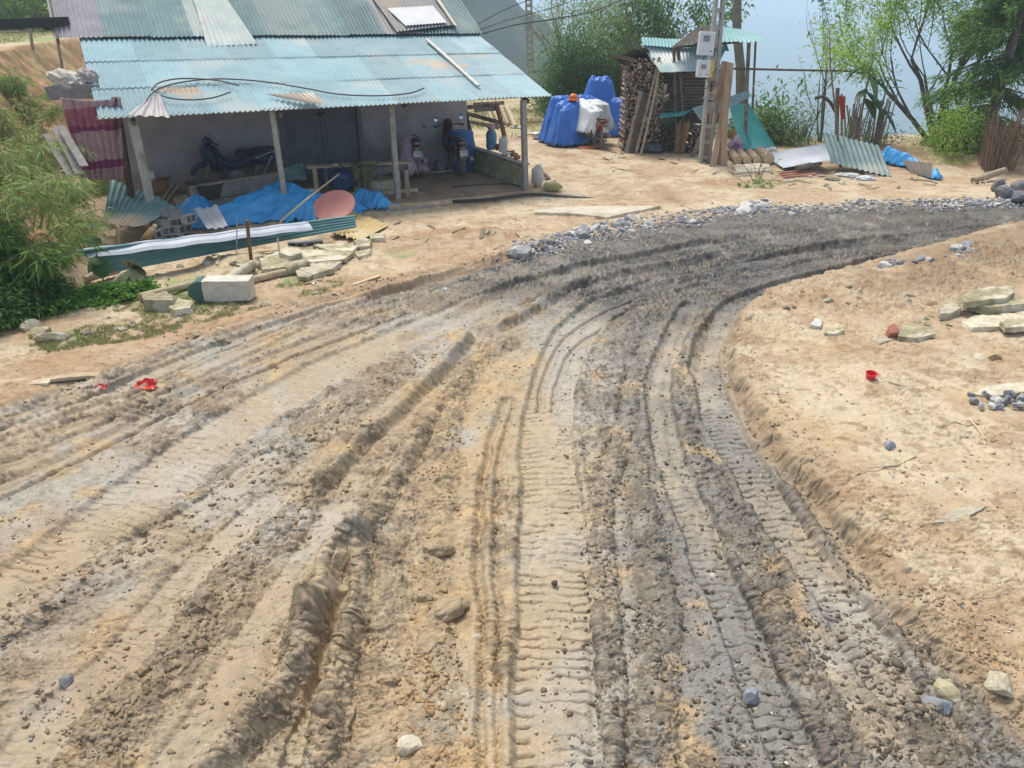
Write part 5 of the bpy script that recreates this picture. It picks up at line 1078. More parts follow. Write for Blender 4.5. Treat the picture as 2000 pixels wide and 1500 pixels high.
tarp('white_cover', 'milky white plastic sheet thrown over the motorbike between the blue covers', 'cover', film, [((mk.x - .02, mk.y + .28), (mk.x - .4, mk.y + 1.1), .17, .98, 1.12), ((mk.x - .25, mk.y + 1.05), (mk.x + .1, mk.y + .95), .3, 1.1, 1.1)], (mk.x - 1.0, mk.x + .85, mk.y - .02, mk.y + 1.9), slope=3.6, res=.02, wr=.04, fold=.2, seed=9, ground=.28)
crumple(1150, 290, .5, .2, .07, 'orange_rag', mat('orange_rag', (.72, .20, .08), (.6, .15, .06), 7), 'flat orange rag on the ground before the deep blue covers', 'rag', 4)
# ================================================================ THE FIREWOOD SHED
shY = Q(1300, 300).y + .3
def SH(px, py, dy=0.0): return Vector(PY(px, py, shY + dy))
shed = thing('firewood_shed', 'ramshackle open shed of dark posts roofed with odd aqua and dark metal sheets', 'shed', Q(1350, 300))
redw = mat('split_firewood', (.27, .185, .135), (.10, .07, .055), 13, bump=.6, c3=(.38, .30, .22), c3t=.55, rnd=.3); greyw = mat('old_firewood', (.20, .15, .12), (.10, .075, .06), 8, bump=.6, rnd=.3)
def stack(name, label, x0, x1, z0, z1, y, along_y, m, r=.045, slx=0.0, depth=.9, sag=.0):
    """many cut sticks piled up as one stack"""
    mb = MB(); rs = random.Random(int(x0 * 97)); z = z0
    nz = int((z1 - z0) / (r * 1.7))
    for k in range(nz):
        z = z0 + r + k * r * 1.7; n = int((x1 - x0) / (r * 2.05))
        for i in range(n):
            x = x0 + r + (i + (k % 2) * .5) * r * 2.05 + rs.uniform(-.02, .02) + slx * (z - z0)
            rr = r * rs.uniform(.45, 1.3); yy = y + rs.uniform(-.10, .10)
            if along_y: mb.tube([(x, yy, z + rs.uniform(-.025, .025)), (x + rs.uniform(-.05, .05), yy + depth, z + rs.uniform(-.02, .02))], rr, 5)
    return single(mb, name, m, label, 'firewood')
lw0 = SH(1214, 285); lw1 = SH(1290, 285); g0 = G(lw0.x, lw0.y)
ztop = PH(lw0.x, lw0.y, 112)
stack('firewood_stack', 'tall stack of reddish split firewood at the left end of the shed', lw0.x + .02, lw1.x, g0 - .02, ztop, shY, True, redw, .036, -.02)
m0 = SH(1284, 300, .35); m1 = SH(1398, 300, .35); zt2 = PH(m0.x, m0.y, 150)
mb = MB(); rs = random.Random(3)
for k in range(17):
    z = g0 + .75 + k * .085; mb.tube([(m0.x + rs.uniform(-.1, .05), m0.y + rs.uniform(-.03, .03), z), (m1.x + rs.uniform(-.05, .25), m0.y + .05, z + rs.uniform(-.03, .03))], rs.uniform(.035, .052), 6)
    mb.tube([(m0.x + rs.uniform(-.1, .05), m0.y + .2 + rs.uniform(-.03, .03), z + .04), (m1.x + rs.uniform(-.05, .25), m0.y + .2, z + rs.uniform(-.03, .03))], rs.uniform(.035, .052), 6)
single(mb, 'pole_stack', greyw, 'stack of long dark poles laid sideways in the middle of the shed', 'firewood')
lw2 = SH(1345, 300, -.1)
stack('firewood_stack', 'low heap of short cut firewood at the foot of the utility pole', SH(1340, 300).x, SH(1372, 300).x, g0 - .02, g0 + .75, shY - .2, True, redw, .042, 0, .6)
stack('firewood_stack', 'shadowed stack of old firewood under the aqua sheets behind the leaning planks', SH(1290, 300).x, SH(1345, 300).x, g0 - .02, g0 + 1.05, shY + .2, True, greyw, .045, 0, .5)
# shed posts and roofs
for (a, b, w, m, dy) in (((1319, 214), (1316, 92), .07, wood_b, -.1), ((1332, 216), (1324, 90), .08, wood_b, .0), ((1458, 205), (1463, 78), .085, wood_d, .5), ((1215, 282), (1212, 112), .06, wood_b, 1.0), ((1470, 205), (1476, 80), .05, wood_b, 1.6)):
    q = SH(a[0], a[1], dy); t_ = SH(b[0], b[1], dy); bb = Vector((q.x + (q.x - t_.x) * .8, q.y, G(q.x, q.y) - .1)); mb = MB(); mb.beam(bb, t_, w, w, up=(0, 1, 0), jit=.004, seg=4, bend=.02); mb.build('post', m, shed)
mb = MB(); mb.beam(SH(1316, 92, .0), SH(1462, 80, .5), .06, .06, seg=4, bend=.03); mb.build('roof_beam', wood_b, shed)
corrugated(SH(1196, 112, -.3), SH(1262, 92, -.3), SH(1285, 122, 1.3), SH(1225, 132, 1.3), wave=.09, amp=.012, wob=.05, seed=2).build('dark_roof_sheet', mat('black_roof', (.05, .045, .04), (.09, .08, .075), 6), shed, smooth=True)
mb = MB(); mb.beam(SH(1198, 108, -.3), SH(1240, 118, -.3), .02, .10); mb.build('eave_board', wood_b, shed)
corrugated(SH(1416, 78, .9), SH(1252, 73, .9), SH(1255, 88, .3), SH(1425, 100, .3), wave=.09, amp=.012, wob=.03, seed=3).build('roof_sheet', mat('aged_aqua', (.20, .40, .40), (.15, .32, .33), 2.2, rough=.5, c3=(.30, .44, .42)), shed, smooth=True)
corrugated(SH(1420, 92, .5), SH(1250, 86, .5), SH(1290, 141, -.45), SH(1398, 138, -.45), wave=.09, amp=.012, wob=.03, seed=4).build('roof_sheet', mat('half_aqua', (.22, .44, .44), (.62, .62, .58), 1.1, rough=.5, detail=3), shed, smooth=True)
corrugated(SH(1312, 88, -.35), SH(1404, 80, -.35), SH(1400, 50, 1.2), SH(1362, 50, 1.2), wave=.09, amp=.012, wob=.04, seed=5, curl=-.05).build('dark_roof_sheet', mat('rust_black_roof', (.06, .045, .04), (.11, .085, .075), 5), shed, smooth=True)
corrugated(SH(1404, 84, -.1), SH(1500, 80, -.1), SH(1452, 58, 1.2), SH(1404, 52, 1.2), wave=.09, amp=.012, wob=.04, seed=6).build('roof_sheet', mat('aged_aqua', (.2, .4, .4)), shed, smooth=True)
# leaning boards, left to right
for i, (a, b, w, m, l, dy) in enumerate((
    ((1222, 298), (1252, 178), .12, wood_d, 'dark board leaning at the left corner of the firewood stack', .25),
    ((1232, 298), (1262, 182), .16, wood_b, 'wide blackish board leaning against the reddish firewood', .3),
    ((1240, 300), (1288, 112), .07, wood_d, 'tall thin pole leaning highest against the firewood shed', .4),
    ((1250, 302), (1290, 120), .06, wood_l, 'tall thin pale pole leaning just right of the tallest one', .45),
    ((1262, 284), (1262, 230), .13, mat('pale_split_board', (.66, .57, .40), (.52, .42, .27), 6), 'short pale split board standing before the leaning poles', -.1),
    ((1270, 292), (1284, 150), .09, wood_g, 'straight grey board leaning right of the thin poles', .4),
    ((1278, 285), (1300, 165), .10, wood_g, 'silvery split board leaning below the aqua roof sheet', .35),
    ((1300, 262), (1302, 186), .13, mat('pale_split_board', (.6, .5, .4)), 'pale yellow board with a dark knot standing in the middle of the shed', .0),
    ((1278, 284), (1298, 222), .10, wood_l, 'pale bent board left of the small ridged sheet', .1))):
    q = Q(*a); board('leaning_plank', l, 'plank', m, q - Vector((0, .12, 0)), Vector(PY(b[0], b[1], shY - .07 - .012 * i)), w, .03, up=(0, 1, 0), bend=.03)
mb = MB(); p = Q(1272, 298); V, Fs = ICO[4]; W = []
for v in V:
    v = Vector(v); k = 1 + .25 * mnoise.noise(v * 1.5) + .28 * abs(mnoise.noise(v * 3.2 + Vector((3, 1, 0)))) + .12 * mnoise.noise(v * 8); W.append((p.x + v.x * k * .36, p.y + v.y * k * .22, max(p.z, p.z + .10 + v.z * k * .15)))
mb.add(W, Fs); single(mb, 'rubbish_bag', bagb, 'crumpled shiny black plastic bag at the foot of the leaning boards', 'bag', smooth=True)
q = Q(1290, 282); mb = corrugated(SH(1288, 228, -.3), SH(1322, 226, -.3), Q(1316, 282), Q(1284, 284), wave=.10, amp=.015, wob=.03, seed=8); single(mb, 'ridged_sheet', dull_rib, 'narrow dull green ridged panel standing under a bright teal scrap', 'metal sheet', smooth=True)
mb = corrugated(SH(1284, 222, -.1), SH(1350, 216, -.1), SH(1330, 226, -.7), SH(1290, 230, -.7), wave=.10, amp=.015, wob=.05, seed=9); single(mb, 'teal_scrap', teal_rib, 'bright teal scrap of sheet laid over the narrow ridged panel', 'metal sheet', smooth=True)
mb = MB(); rs = random.Random(5)
for k in range(30):
    dx, dy = rs.uniform(-.15, .15), rs.uniform(-.12, .12); a = Q(1326, 300) + Vector((dx * .8, dy, 0)); b = Vector(PY(1336, 240, a.y)) + Vector((dx * 1.2, dy, rs.uniform(-.08, .08))); mb.tube([a, b], rs.uniform(.010, .018), 5)
mb.ring(Q(1328, 298) + Vector((.03, 0, .2)), (0.1, 0, 1), .15, .008, 20, 5)
single(mb, 'stick_bundle', mat('brown_sticks', (.38, .24, .14), (.24, .14, .08), 8), 'upright bundle of thin brown sticks left of the utility pole', 'bundle')
lump(1352, 232, .85, (.30, .2, .30), 'white_sack', sackm, 'small white sack wedged on the firewood left of the utility pole', 'sack', 3)
mb = corrugated(SH(1350, 212, -.1), SH(1462, 176, .5), SH(1465, 190, .4), SH(1372, 238, -.2), wave=.10, amp=.014, wob=.04, seed=10); single(mb, 'loose_sheet', mat('grey_aqua', (.30, .42, .43), (.22, .32, .34), 3, rough=.5), 'narrow pale aqua sheet slung behind the utility pole at mid height', 'metal sheet', smooth=True)
# ================================================================ UTILITY POLE WITH METER BOXES
q = Q(1376, 318); up_ = thing('utility_pole', 'tall grey concrete utility pole with open slots, planks leaning on it', 'utility pole', q)
concp = mat('pole_concrete', (.40, .38, .35), (.30, .28, .26), 5, bump=.3, c3=(.24, .22, .20))
pt = Vector(PY(1405, 0, q.y)); ax = (pt - q); ptop = q + ax * 1.9
def pol(s, dx, dy): w_ = .30 - .10 * s / 1.9; c = q + ax * s; return c + Vector((dx * w_ / 2, dy * .11, 0))
mb = MB()
for sx_ in (-1, 1):
    V = []; n = 20
    for i in range(n + 1):
        s = 1.9 * i / n; w_ = .30 - .10 * s / 1.9; c = q + ax * s
        for (x, y) in ((sx_ * w_ / 2, -.11), (sx_ * (w_ / 2 - .075), -.11), (sx_ * (w_ / 2 - .075), .11), (sx_ * w_ / 2, .11)): V.append(c + Vector((x, y, 0)))
    mb.add(V, [(i * 4 + j, i * 4 + (j + 1) % 4, i * 4 + 4 + (j + 1) % 4, i * 4 + 4 + j) for i in range(n) for j in range(4)] + [(0, 1, 2, 3), tuple(n * 4 + j for j in range(4))])
for i in range(19):
    s = .04 + i * .10; c = q + ax * s; w_ = .30 - .10 * s / 1.9; mb.box(c, (w_ - .148, .16, ax.length * .028))
mb.build('shaft', concp, up_, bevel=.004)
boxw = mat('meter_box_white', (.66, .68, .70), (.58, .60, .62), 5, rough=.45, bump=.08); byel = mat('yellow_case', (.72, .45, .06), (.62, .38, .05), 5, rough=.5, bump=.05)
def meter(px0, py0, px1, py1, yellow, label):
    c0 = Vector(PY(px0, py0, q.y - .26)); c1 = Vector(PY(px1, py1, q.y - .26)); cx = (c0 + c1) / 2; w_ = abs(c1.x - c0.x); h_ = abs(c0.z - c1.z)
    mb = MB(); mb.box(cx, (w_, .18, h_), (0, .03, .1)); o = mb.build('meter_box', boxw, up_, bevel=.02)
    if label: o['label'] = label
    w = MB(); w.box(cx + Vector((-w_ * .05, -.092, h_ * (.22 if not yellow else .12))), (w_ * .42, .01, h_ * .26), (0, .03, .1)); w.build('window', mat('meter_window', (.16, .17, .18), (.28, .28, .28), 9, rough=.2), o)
    for s in (-1, 1): k = MB(); k.box(cx + Vector((s * w_ * .3, -.094, -h_ * .32)), (w_ * .10, .012, h_ * .05), (0, .03, .1)); k.build('latch', mat('latch_dark', (.1, .1, .1)), o)
    if yellow: y_ = MB(); y_.box(cx + Vector((w_ * .62, .02, 0)), (w_ * .26, .16, h_ * .98), (0, .03, .1)); y_.build('backing', byel, o, bevel=.01)
    return o
meter(1366, 62, 1392, 108, False, 'upper white meter box'); meter(1363, 117, 1384, 151, True, 'lower white meter box with a yellow back')
mb = MB(); mb.tube(smooth_poly([tuple(PY(1380, 108, q.y - .2)), tuple(PY(1374, 113, q.y - .27)), tuple(PY(1376, 118, q.y - .2))], 5), .012, 6); mb.build('cable', black, up_, smooth=True)
mb = MB(); mb.tube(smooth_poly([tuple(PY(1378, 151, q.y - .2)), tuple(PY(1386, 165, q.y - .25)), tuple(PY(1376, 174, q.y - .16)), tuple(PY(1372, 160, q.y - .2))], 5), .010, 6); mb.build('cable', black, up_, smooth=True)
for zz in (.42, .62): mb = MB(); c = q + ax * zz; mb.ring(c, (0, 0, 1), .19, .012, 24, 6, 1.6); mb.build('steel_band', steel, up_, smooth=True)
brown_pl = mat('sawn_brown_plank', (.42, .29, .19), (.33, .22, .14), 5, bump=.3, c3=(.50, .37, .26), stretch=(4, 4, .6), rnd=.12)
for (a, b, w_, dy, l) in (((1376, 318), (1417, 120), .26, .02, 'leftmost wide brown plank leaning on the utility pole'), ((1398, 322), (1427, 122), .24, -.05, 'middle brown plank leaning on the utility pole'), ((1414, 324), (1421, 142), .17, -.15, 'narrow straight plank at the right of those on the utility pole')):
    p0 = Q(*a); p1 = Vector(PY(b[0], b[1], q.y - .12 + dy)); board('leaning_plank', l, 'plank', brown_pl, p0, p1, w_, .035, up=(0, 1, 0), bend=.03, seg=6, jit=.006, w2=w_ * .7)
for (a, b, w_, l) in (((1352, 306), (1392, 200), .12, 'short silvery board leaning low on the left of the utility pole'), ((1366, 312), (1400, 170), .10, 'thin pale batten leaning on the left side of the utility pole'), ((1392, 326), (1412, 230), .14, 'short brown board in front of the tall planks on the utility pole')):
    p0 = Q(*a); board('leaning_plank', l, 'plank', wood_l if 'pale' in l else wood_g if 'silvery' in l else brown_pl, p0, Vector(PY(b[0], b[1], q.y - .22)), w_, .03, up=(0, 1, 0), bend=.03, seg=5, jit=.005)
# trunk behind, rail, second pole
mb = MB(); q2 = Q(1447, 262); mb.tube([q2 + Vector((0, 0, -.2)), Vector(PY(1447, 200, q2.y)), Vector(PY(1446, 130, q2.y)), Vector(PY(1439, 60, q2.y)), Vector(PY(1440, 0, q2.y)), Vector(PY(1442, -140, q2.y))], [.17, .16, .145, .14, .13, .10], 12)
single(mb, 'dead_tree', mat('grey_bark', (.27, .24, .18), (.16, .145, .11), 7, bump=.8, c3=(.20, .22, .13)), 'bare greyish tree trunk rising behind the utility pole', 'tree trunk', smooth=True)
pole('rail_pole', 'long thin pole tied level from the shed out over the yard to the right', 'pole', wood_b, [SH(1425, 134, .1), SH(1560, 137, .1), SH(1676, 139, .1)], .028)
# teal sheet leaning right of the pole, clothes under it
sY = Q(1490, 292).y
mb = corrugated(Vector(PY(1424, 202, sY + .5)), Vector(PY(1462, 203, sY + .9)), Vector(PY(1516, 290, sY + .1)), Vector(PY(1448, 292, sY - .45)), wave=.13, amp=.02, wob=.03, seed=12, trap=True)
single(mb, 'leaning_sheet', teal_rib, 'bright teal ridged sheet leaning right of the brown planks', 'metal sheet', smooth=True)
lump(1437, 285, .22, (.40, .3, .55), 'clothes_bundle', mat('purple_white_clothes', (.62, .56, .62), (.22, .06, .16), 4, detail=2, bump=.4), 'bundle of white and purple clothes under the leaning teal sheet', 'clothes', 13, amp=.35)
lump(1432, 262, .5, (.2, .2, .24), 'yellow_cloth', mat('mustard_cloth', (.5, .27, .06), (.36, .18, .05), 6), 'small mustard cloth behind the narrow straight plank', 'cloth', 4)
crumple(1506, 300, .3, .2, .2, 'white_bag', film, 'crumpled white bag at the lower right corner of the teal sheet', 'bag', 3)
for i, (px, l) in enumerate(((1440, 'leftmost log of the row under the teal sheet'), (1458, 'second log of the row under the teal sheet'), (1478, 'third log of the row under the teal sheet'), (1500, 'thickest log with a pale cut end, right of the row'))):
    p0 = Q(px, 322); r = .11 if i < 3 else .14; mb = MB(); mb.tube([p0 + Vector((0, 0, r)), p0 + Vector((.15, 1.2, r))], [r, r * .95], 14)
    lg = thing('log', l, 'log', p0); mb.build('bark', mat('log_bark', (.30, .22, .15), (.16, .12, .09), 8, bump=.6), lg, smooth=True)
    e = MB(); e.lathe(p0 + Vector((-.002, -.012, r)), [(0, -.006), (r * .93, -.006), (r * .93, .006), (0, .006)], 16, M=Matrix.Rotation(R(90), 3, 'X')); e.build('cut_end', mat('cut_wood', (.55, .42, .26), (.42, .30, .18), 12), lg)
slab([(1432, 322), (1500, 318), (1508, 332), (1440, 336)], .05, .0, 'cement_slab', stone_p, 'pale flat slab lying in front of the row of logs')
# sheets and tarp at the right
mb = corrugated(Q(1488, 301, .06), Q(1530, 328, .10), Q(1622, 312, .34), Q(1612, 281, .55), wave=.13, amp=.012, wob=.02, seed=14); 
single(mb, 'white_sheet', white_rib, 'bluish white ridged sheet lying low between the logs and the dull green sheet', 'metal sheet', smooth=True)
gY = Q(1680, 335).y
mb = corrugated(Vector(PY(1606, 257, gY + .7)), Vector(PY(1716, 284, gY + .55)), Q(1742, 346, .0), Vector(PY(1622, 318, gY - .1)), wave=.13, amp=.018, wob=.03, seed=15, trap=True)
single(mb, 'leaning_sheet', dull_rib, 'dull green ridged sheet leaning beside the crumpled blue tarp', 'metal sheet', smooth=True)
p0 = Q(1750, 318); p1 = Q(1840, 352)
tarp('blue_tarp', 'crumpled blue tarp on the earth at the right end of the yard', 'tarp', tarpl, [((p0.x - .25, p0.y + .1), (p0.x + .15, p0.y - .3), .08, .34, .20), ((p0.x + .15, p0.y - .3), (p1.x - .1, p1.y + .05), .10, .14, .02)], (p0.x - 1.1, p1.x + .8, p1.y - .7, p0.y + 1.0), slope=1.6, res=.025, wr=.07, fold=.4, seed=21)
mb = corrugated(Q(1762, 312, .42), Q(1822, 318, .42), Q(1820, 346, .08), Q(1780, 340, .1), wave=.09, amp=.014, wob=.03, seed=16); single(mb, 'loose_sheet', sheet_mat('dirty_cream_sheet', (.60, .57, .52), (.42, .41, .38)), 'small dirty cream ridged sheet behind the crumpled blue tarp', 'metal sheet', smooth=True)
pole('log', 'short brown log lying on the edge of the bluish white sheet', 'log', wood_d, [Q(1556, 328, .16), Q(1602, 318, .20)], .07)
mb = MB(); [mb.beam(Q(1522 + k * 4, 338 + k * 4, .03), Q(1605 - 6 * k, 330 + k * 5, .03), .06, .03, jit=.006) for k in range(3)]; single(mb, 'red_boards', mat('faded_red_wood', (.52, .22, .17), (.40, .2, .13), 7), 'broken faded red boards below the bluish white sheet', 'boards')
crumple(1625, 352, .3, .25, .14, 'stone', stone_y, 'mossy lump of stone below the dull green sheet', 'stone', 7); crumple(1690, 352, .4, .2, .12, 'white_rag', film, 'torn white plastic on the ground below the dull green sheet', 'rag', 9)
crumple(1655, 345, .6, .2, .1, 'torn_sheet', mat('greyed_white', (.6, .6, .58), (.45, .45, .44)), 'torn whitish sheet under the foot of the dull green sheet', 'scrap', 5)
# stakes with the red cloth
stq = Q(1648, 290)
for i, (x0, x1, yt, r, m, l) in enumerate(((1634, 1636, 172, .06, wood_d, 'dark stake, thickest and leftmost of the group with the orange-red cloth'), (1644, 1644, 184, .035, wood_g, 'grey stake carrying the orange-red cloth'), (1652, 1648, 190, .03, wood_l, 'pale stake just right of the orange-red cloth'), (1664, 1654, 205, .03, wood_l, 'pale leaning stake, the rightmost of the group with the red cloth'))):
    q_ = Q(x0, 276 + i); pole('stake', l, 'stake', m, [q_, Vector(PY(x1, yt, q_.y))], r)
mb = hung(Vector(PY(1637, 183, stq.y - .3)), Vector(PY(1651, 186, stq.y - .3)), Vector(PY(1650, 232, stq.y - .3)), Vector(PY(1643, 234, stq.y - .3)), .04, 3, 16, 20, 2); o = single(mb, 'red_cloth', mat('orange_red_cloth', (.58, .10, .04), (.42, .07, .03), 7), 'orange-red cloth tied on the stakes right of the shed', 'cloth', smooth=True); o.modifiers.new('t', 'SOLIDIFY').thickness = .01
pole('crooked_branch', 'crooked dark branch reaching left from the stakes with the red cloth', 'branch', wood_b, [Vector(PY(1592, 192, stq.y - .1)), Vector(PY(1606, 188, stq.y - .1)), Vector(PY(1622, 200, stq.y)), Vector(PY(1634, 222, stq.y + .05))], [.05, .05, .045, .05])
q_ = Q(1641, 325); pole('tall_pole', 'tall thin bare pole standing before the dull green sheet', 'pole', wood_d, [q_, Vector(PY(1634, 240, q_.y + .1)), Vector(PY(1622, 130, q_.y + .2)), Vector(PY(1620, 60, q_.y + .3))], [.035, .03, .02, .012])
# bundle of brush, log and big rocks
mb = MB(); rs = random.Random(9); q_ = Q(1945, 330)
for k in range(110):
    a = rs.uniform(-.42, .42); d = rs.uniform(-.2, .2); sp = 1.25 + .3 * rs.random(); h_ = rs.uniform(.95, 1.5); a0 = q_ + Vector((a * .85, d, -.02)); mb.tube([a0, a0 + Vector((a * .15 + rs.uniform(-.05, .05), d * .2, h_ * .6)), a0 + Vector((a * .45 + rs.uniform(-.12, .12), d * .5 + rs.uniform(-.1, .1), h_))], [.014, .011, .004], 4, cap=False)
single(mb, 'brush_bundle', mat('reddish_twigs', (.30, .19, .13), (.18, .115, .08), 7), 'tall upright bundle of reddish twigs at the right end of the yard', 'bundle')
pole('log', 'broken yellowish log before the reddish twig bundle', 'log', wood_l, [Q(1900, 352, .08), Q(1925, 345, .12), Q(1962, 332, .2)], [.06, .09, .07])
mb = MB(); [mb.tube([Q(1902 + k * 10, 350, .08), Q(1904 + k * 12, 362, .0)], .014, 5) for k in range(3)]; single(mb, 'wire_frame', mat('rusty_cream', (.55, .45, .33), (.4, .3, .2)), 'small splintered cage at the left end of the broken log', 'frame')
for i, (px, py, d, l) in enumerate(((1966, 378, (.42, .38, .34), 'large dark grey boulder at the right edge of the yard'), (1998, 368, (.42, .4, .34), 'large dark grey boulder behind the first, cut by the picture edge'), (1992, 386, (.5, .4, .3), 'flatter dark grey boulder in front of the two large ones'), (1950, 366, (.3, .3, .3), 'smaller grey boulder beside the broken log'))):
    mb = MB(); mb.rock(Q(px, py, d[2] * .3), d, 40 + i, (.2 * i, .3, i)); single(mb, 'boulder', mat('dark_boulder', (.21, .21, .225), (.12, .12, .13), 5, bump=.8, c3=(.34, .34, .36)), l, 'rock')
# right-hand spoil: slabs, cup, rubble
slab([(1876, 576), (1900, 566), (1978, 556), (1984, 568), (1964, 582), (1884, 590)], .07, .12, 'broken_slab', stone_y, 'topmost mossy slab of broken wall on the right bank', 'slab')
slab([(1896, 590), (2010, 578), (2030, 590), (1930, 600)], .10, .03, 'broken_slab', stone_y, 'dark mossy slab under the topmost one on the right bank', 'slab')
slab([(1878, 628), (1905, 616), (2020, 608), (2040, 622), (1990, 636), (1900, 640)], .05, .0, 'broken_slab', stone_p, 'pale wide slab lying flat on the right bank', 'slab')
slab([(1955, 628), (1975, 620), (2020, 622), (2020, 636), (1965, 640)], .06, .05, 'stone', stone_y, 'brown stone on the corner of the pale wide slab', 'stone')
slab([(1836, 602), (1850, 592), (1872, 592), (1876, 602), (1856, 612), (1838, 612)], .09, .0, 'stone', stone_p, 'pale rounded stone just left of the mossy slabs', 'stone')
slab([(1748, 644), (1765, 636), (1822, 640), (1826, 652), (1790, 660), (1755, 656)], .06, .0, 'stone', stone_y, 'flat greenish stone at the foot of the spoil ridge', 'stone')
slab([(1735, 638), (1745, 632), (1756, 640), (1752, 650), (1738, 650)], .08, .0, 'stone', brk, 'small reddish stone left of the flat greenish stone', 'stone')
slab([(1700, 660), (1738, 654), (1752, 660), (1720, 670)], .02, .0, 'stone_chip', stone_p, 'thin pale chip in front of the reddish stone', 'stone')
slab([(1612, 638), (1640, 632), (1650, 644), (1630, 652), (1612, 650)], .05, .0, 'stone', stone_y, 'squat brown stone under the spoil ridge, left of the others', 'stone')
slab([(1583, 634), (1592, 622), (1606, 628), (1602, 638)], .05, .0, 'stone', stone_w, 'small white stone at the left end of the spoil ridge', 'stone')
slab([(1895, 770), (1935, 752), (2040, 742), (2040, 758), (1960, 772)], .03, .0, 'pale_slab', stone_p, 'thin pale slab edge behind the grey rubble on the right bank', 'slab')
slab([(1820, 1020), (1880, 990), (1930, 988), (1870, 1018)], .02, -.005, 'stone_chip', stone_p, 'flat buff slab flush with the earth low on the right bank', 'slab')
rg = 'grey rubble heaped at the right edge of the bank'
rs = random.Random(2)
for k in range(26):
    px = rs.uniform(1893, 2010); py = 776 + rs.uniform(-8, 20) + (2000 - px) * .02; s = rs.uniform(.035, .085); mb = MB(); mb.rock(Q(px, py, s * .3 + rs.uniform(0, .04)), (s * 1.3, s, s * .8), 300 + k, (k, k * .7, 0), 8); single(mb, 'rubble_stone', stone_b if k % 3 else stone_w, 'grey broken stone in the small rubble heap at the right edge', 'stone', rg)
cpq = Q(1699, 740); mb = MB(); mb.lathe(cpq, [(.034, 0), (.040, .004), (.050, .058), (.056, .060), (.056, .068), (.048, .068), (.038, .008), (0, .008)], 24, M=Matrix.Rotation(R(8), 3, 'X')); single(mb, 'plastic_cup', mat('red_plastic', (.74, .045, .06), (.66, .035, .05), 5, rough=.35, bump=0), 'small red plastic tub standing on the right bank', 'cup', smooth=True, origin=cpq)
for i, (a, b, r, l) in enumerate((((1895, 820), (1925, 858), .007, 'short straight straw-coloured stick on the right bank'), ((1645, 940), (1790, 890), .006, 'long thin root lying across the right bank'), ((1705, 748), (1790, 753), .006, 'thin straw lying right of the red tub'), ((1850, 830), (1900, 828), .007, 'brown twig left of the straw-coloured stick'))):
    p0, p1 = Q(a[0], a[1], .012), Q(b[0], b[1], .012); pole('stick', l, 'stick', bamboo, [p0, p0.lerp(p1, .35) + Vector((0, .04, .01)), p0.lerp(p1, .7) + Vector((0, -.03, 0)), p1], r, n=5)

# --- offcuts of wood and bark littering the yard
rs = random.Random(31)
def offcuts(n, box, lens, label, group, ms):
    for i in range(n):
        px, py = rs.uniform(box[0], box[2]), rs.uniform(box[1], box[3]); q = Q(px, py, .015); an = rs.uniform(0, math.pi); L_ = rs.uniform(*lens); e = Vector((math.cos(an), math.sin(an), 0)) * L_; e.z = G(q.x + e.x, q.y + e.y) - G(q.x, q.y) + rs.uniform(0, .03)
        mb = MB(); mb.beam(q, q + e, rs.uniform(.02, .07), rs.uniform(.01, .025), jit=.004, seg=2); single(mb, 'wood_offcut', ms[i % len(ms)], label, 'offcut', group)
offcuts(34, (1190, 292, 1520, 345), (.1, .45), 'small offcut of wood littering the ground before the firewood shed', 'offcuts before the firewood shed', [wood_l, wood_d, bamboo, wood_b])
offcuts(24, (1500, 330, 1860, 372), (.1, .5), 'stick or splinter lying on the earth before the leaning sheets at the right', 'splinters before the sheets', [wood_l, wood_d, bamboo])
offcuts(22, (240, 480, 700, 560), (.12, .5), 'short stick or splinter among the rubble before the long green sheets', 'splinters among the rubble', [bamboo, wood_l, wood_g])
offcuts(16, (760, 420, 1040, 480), (.05, .25), 'brown chip of wood on the bare yard between porch and road', 'chips on the bare yard', [wood_d, wood_l])
offcuts(14, (985, 225, 1075, 275), (.2, .6), 'offcut of board lying on the yard left of the blue covers', 'offcuts left of the blue covers', [wood_b, wood_g, wood_l])
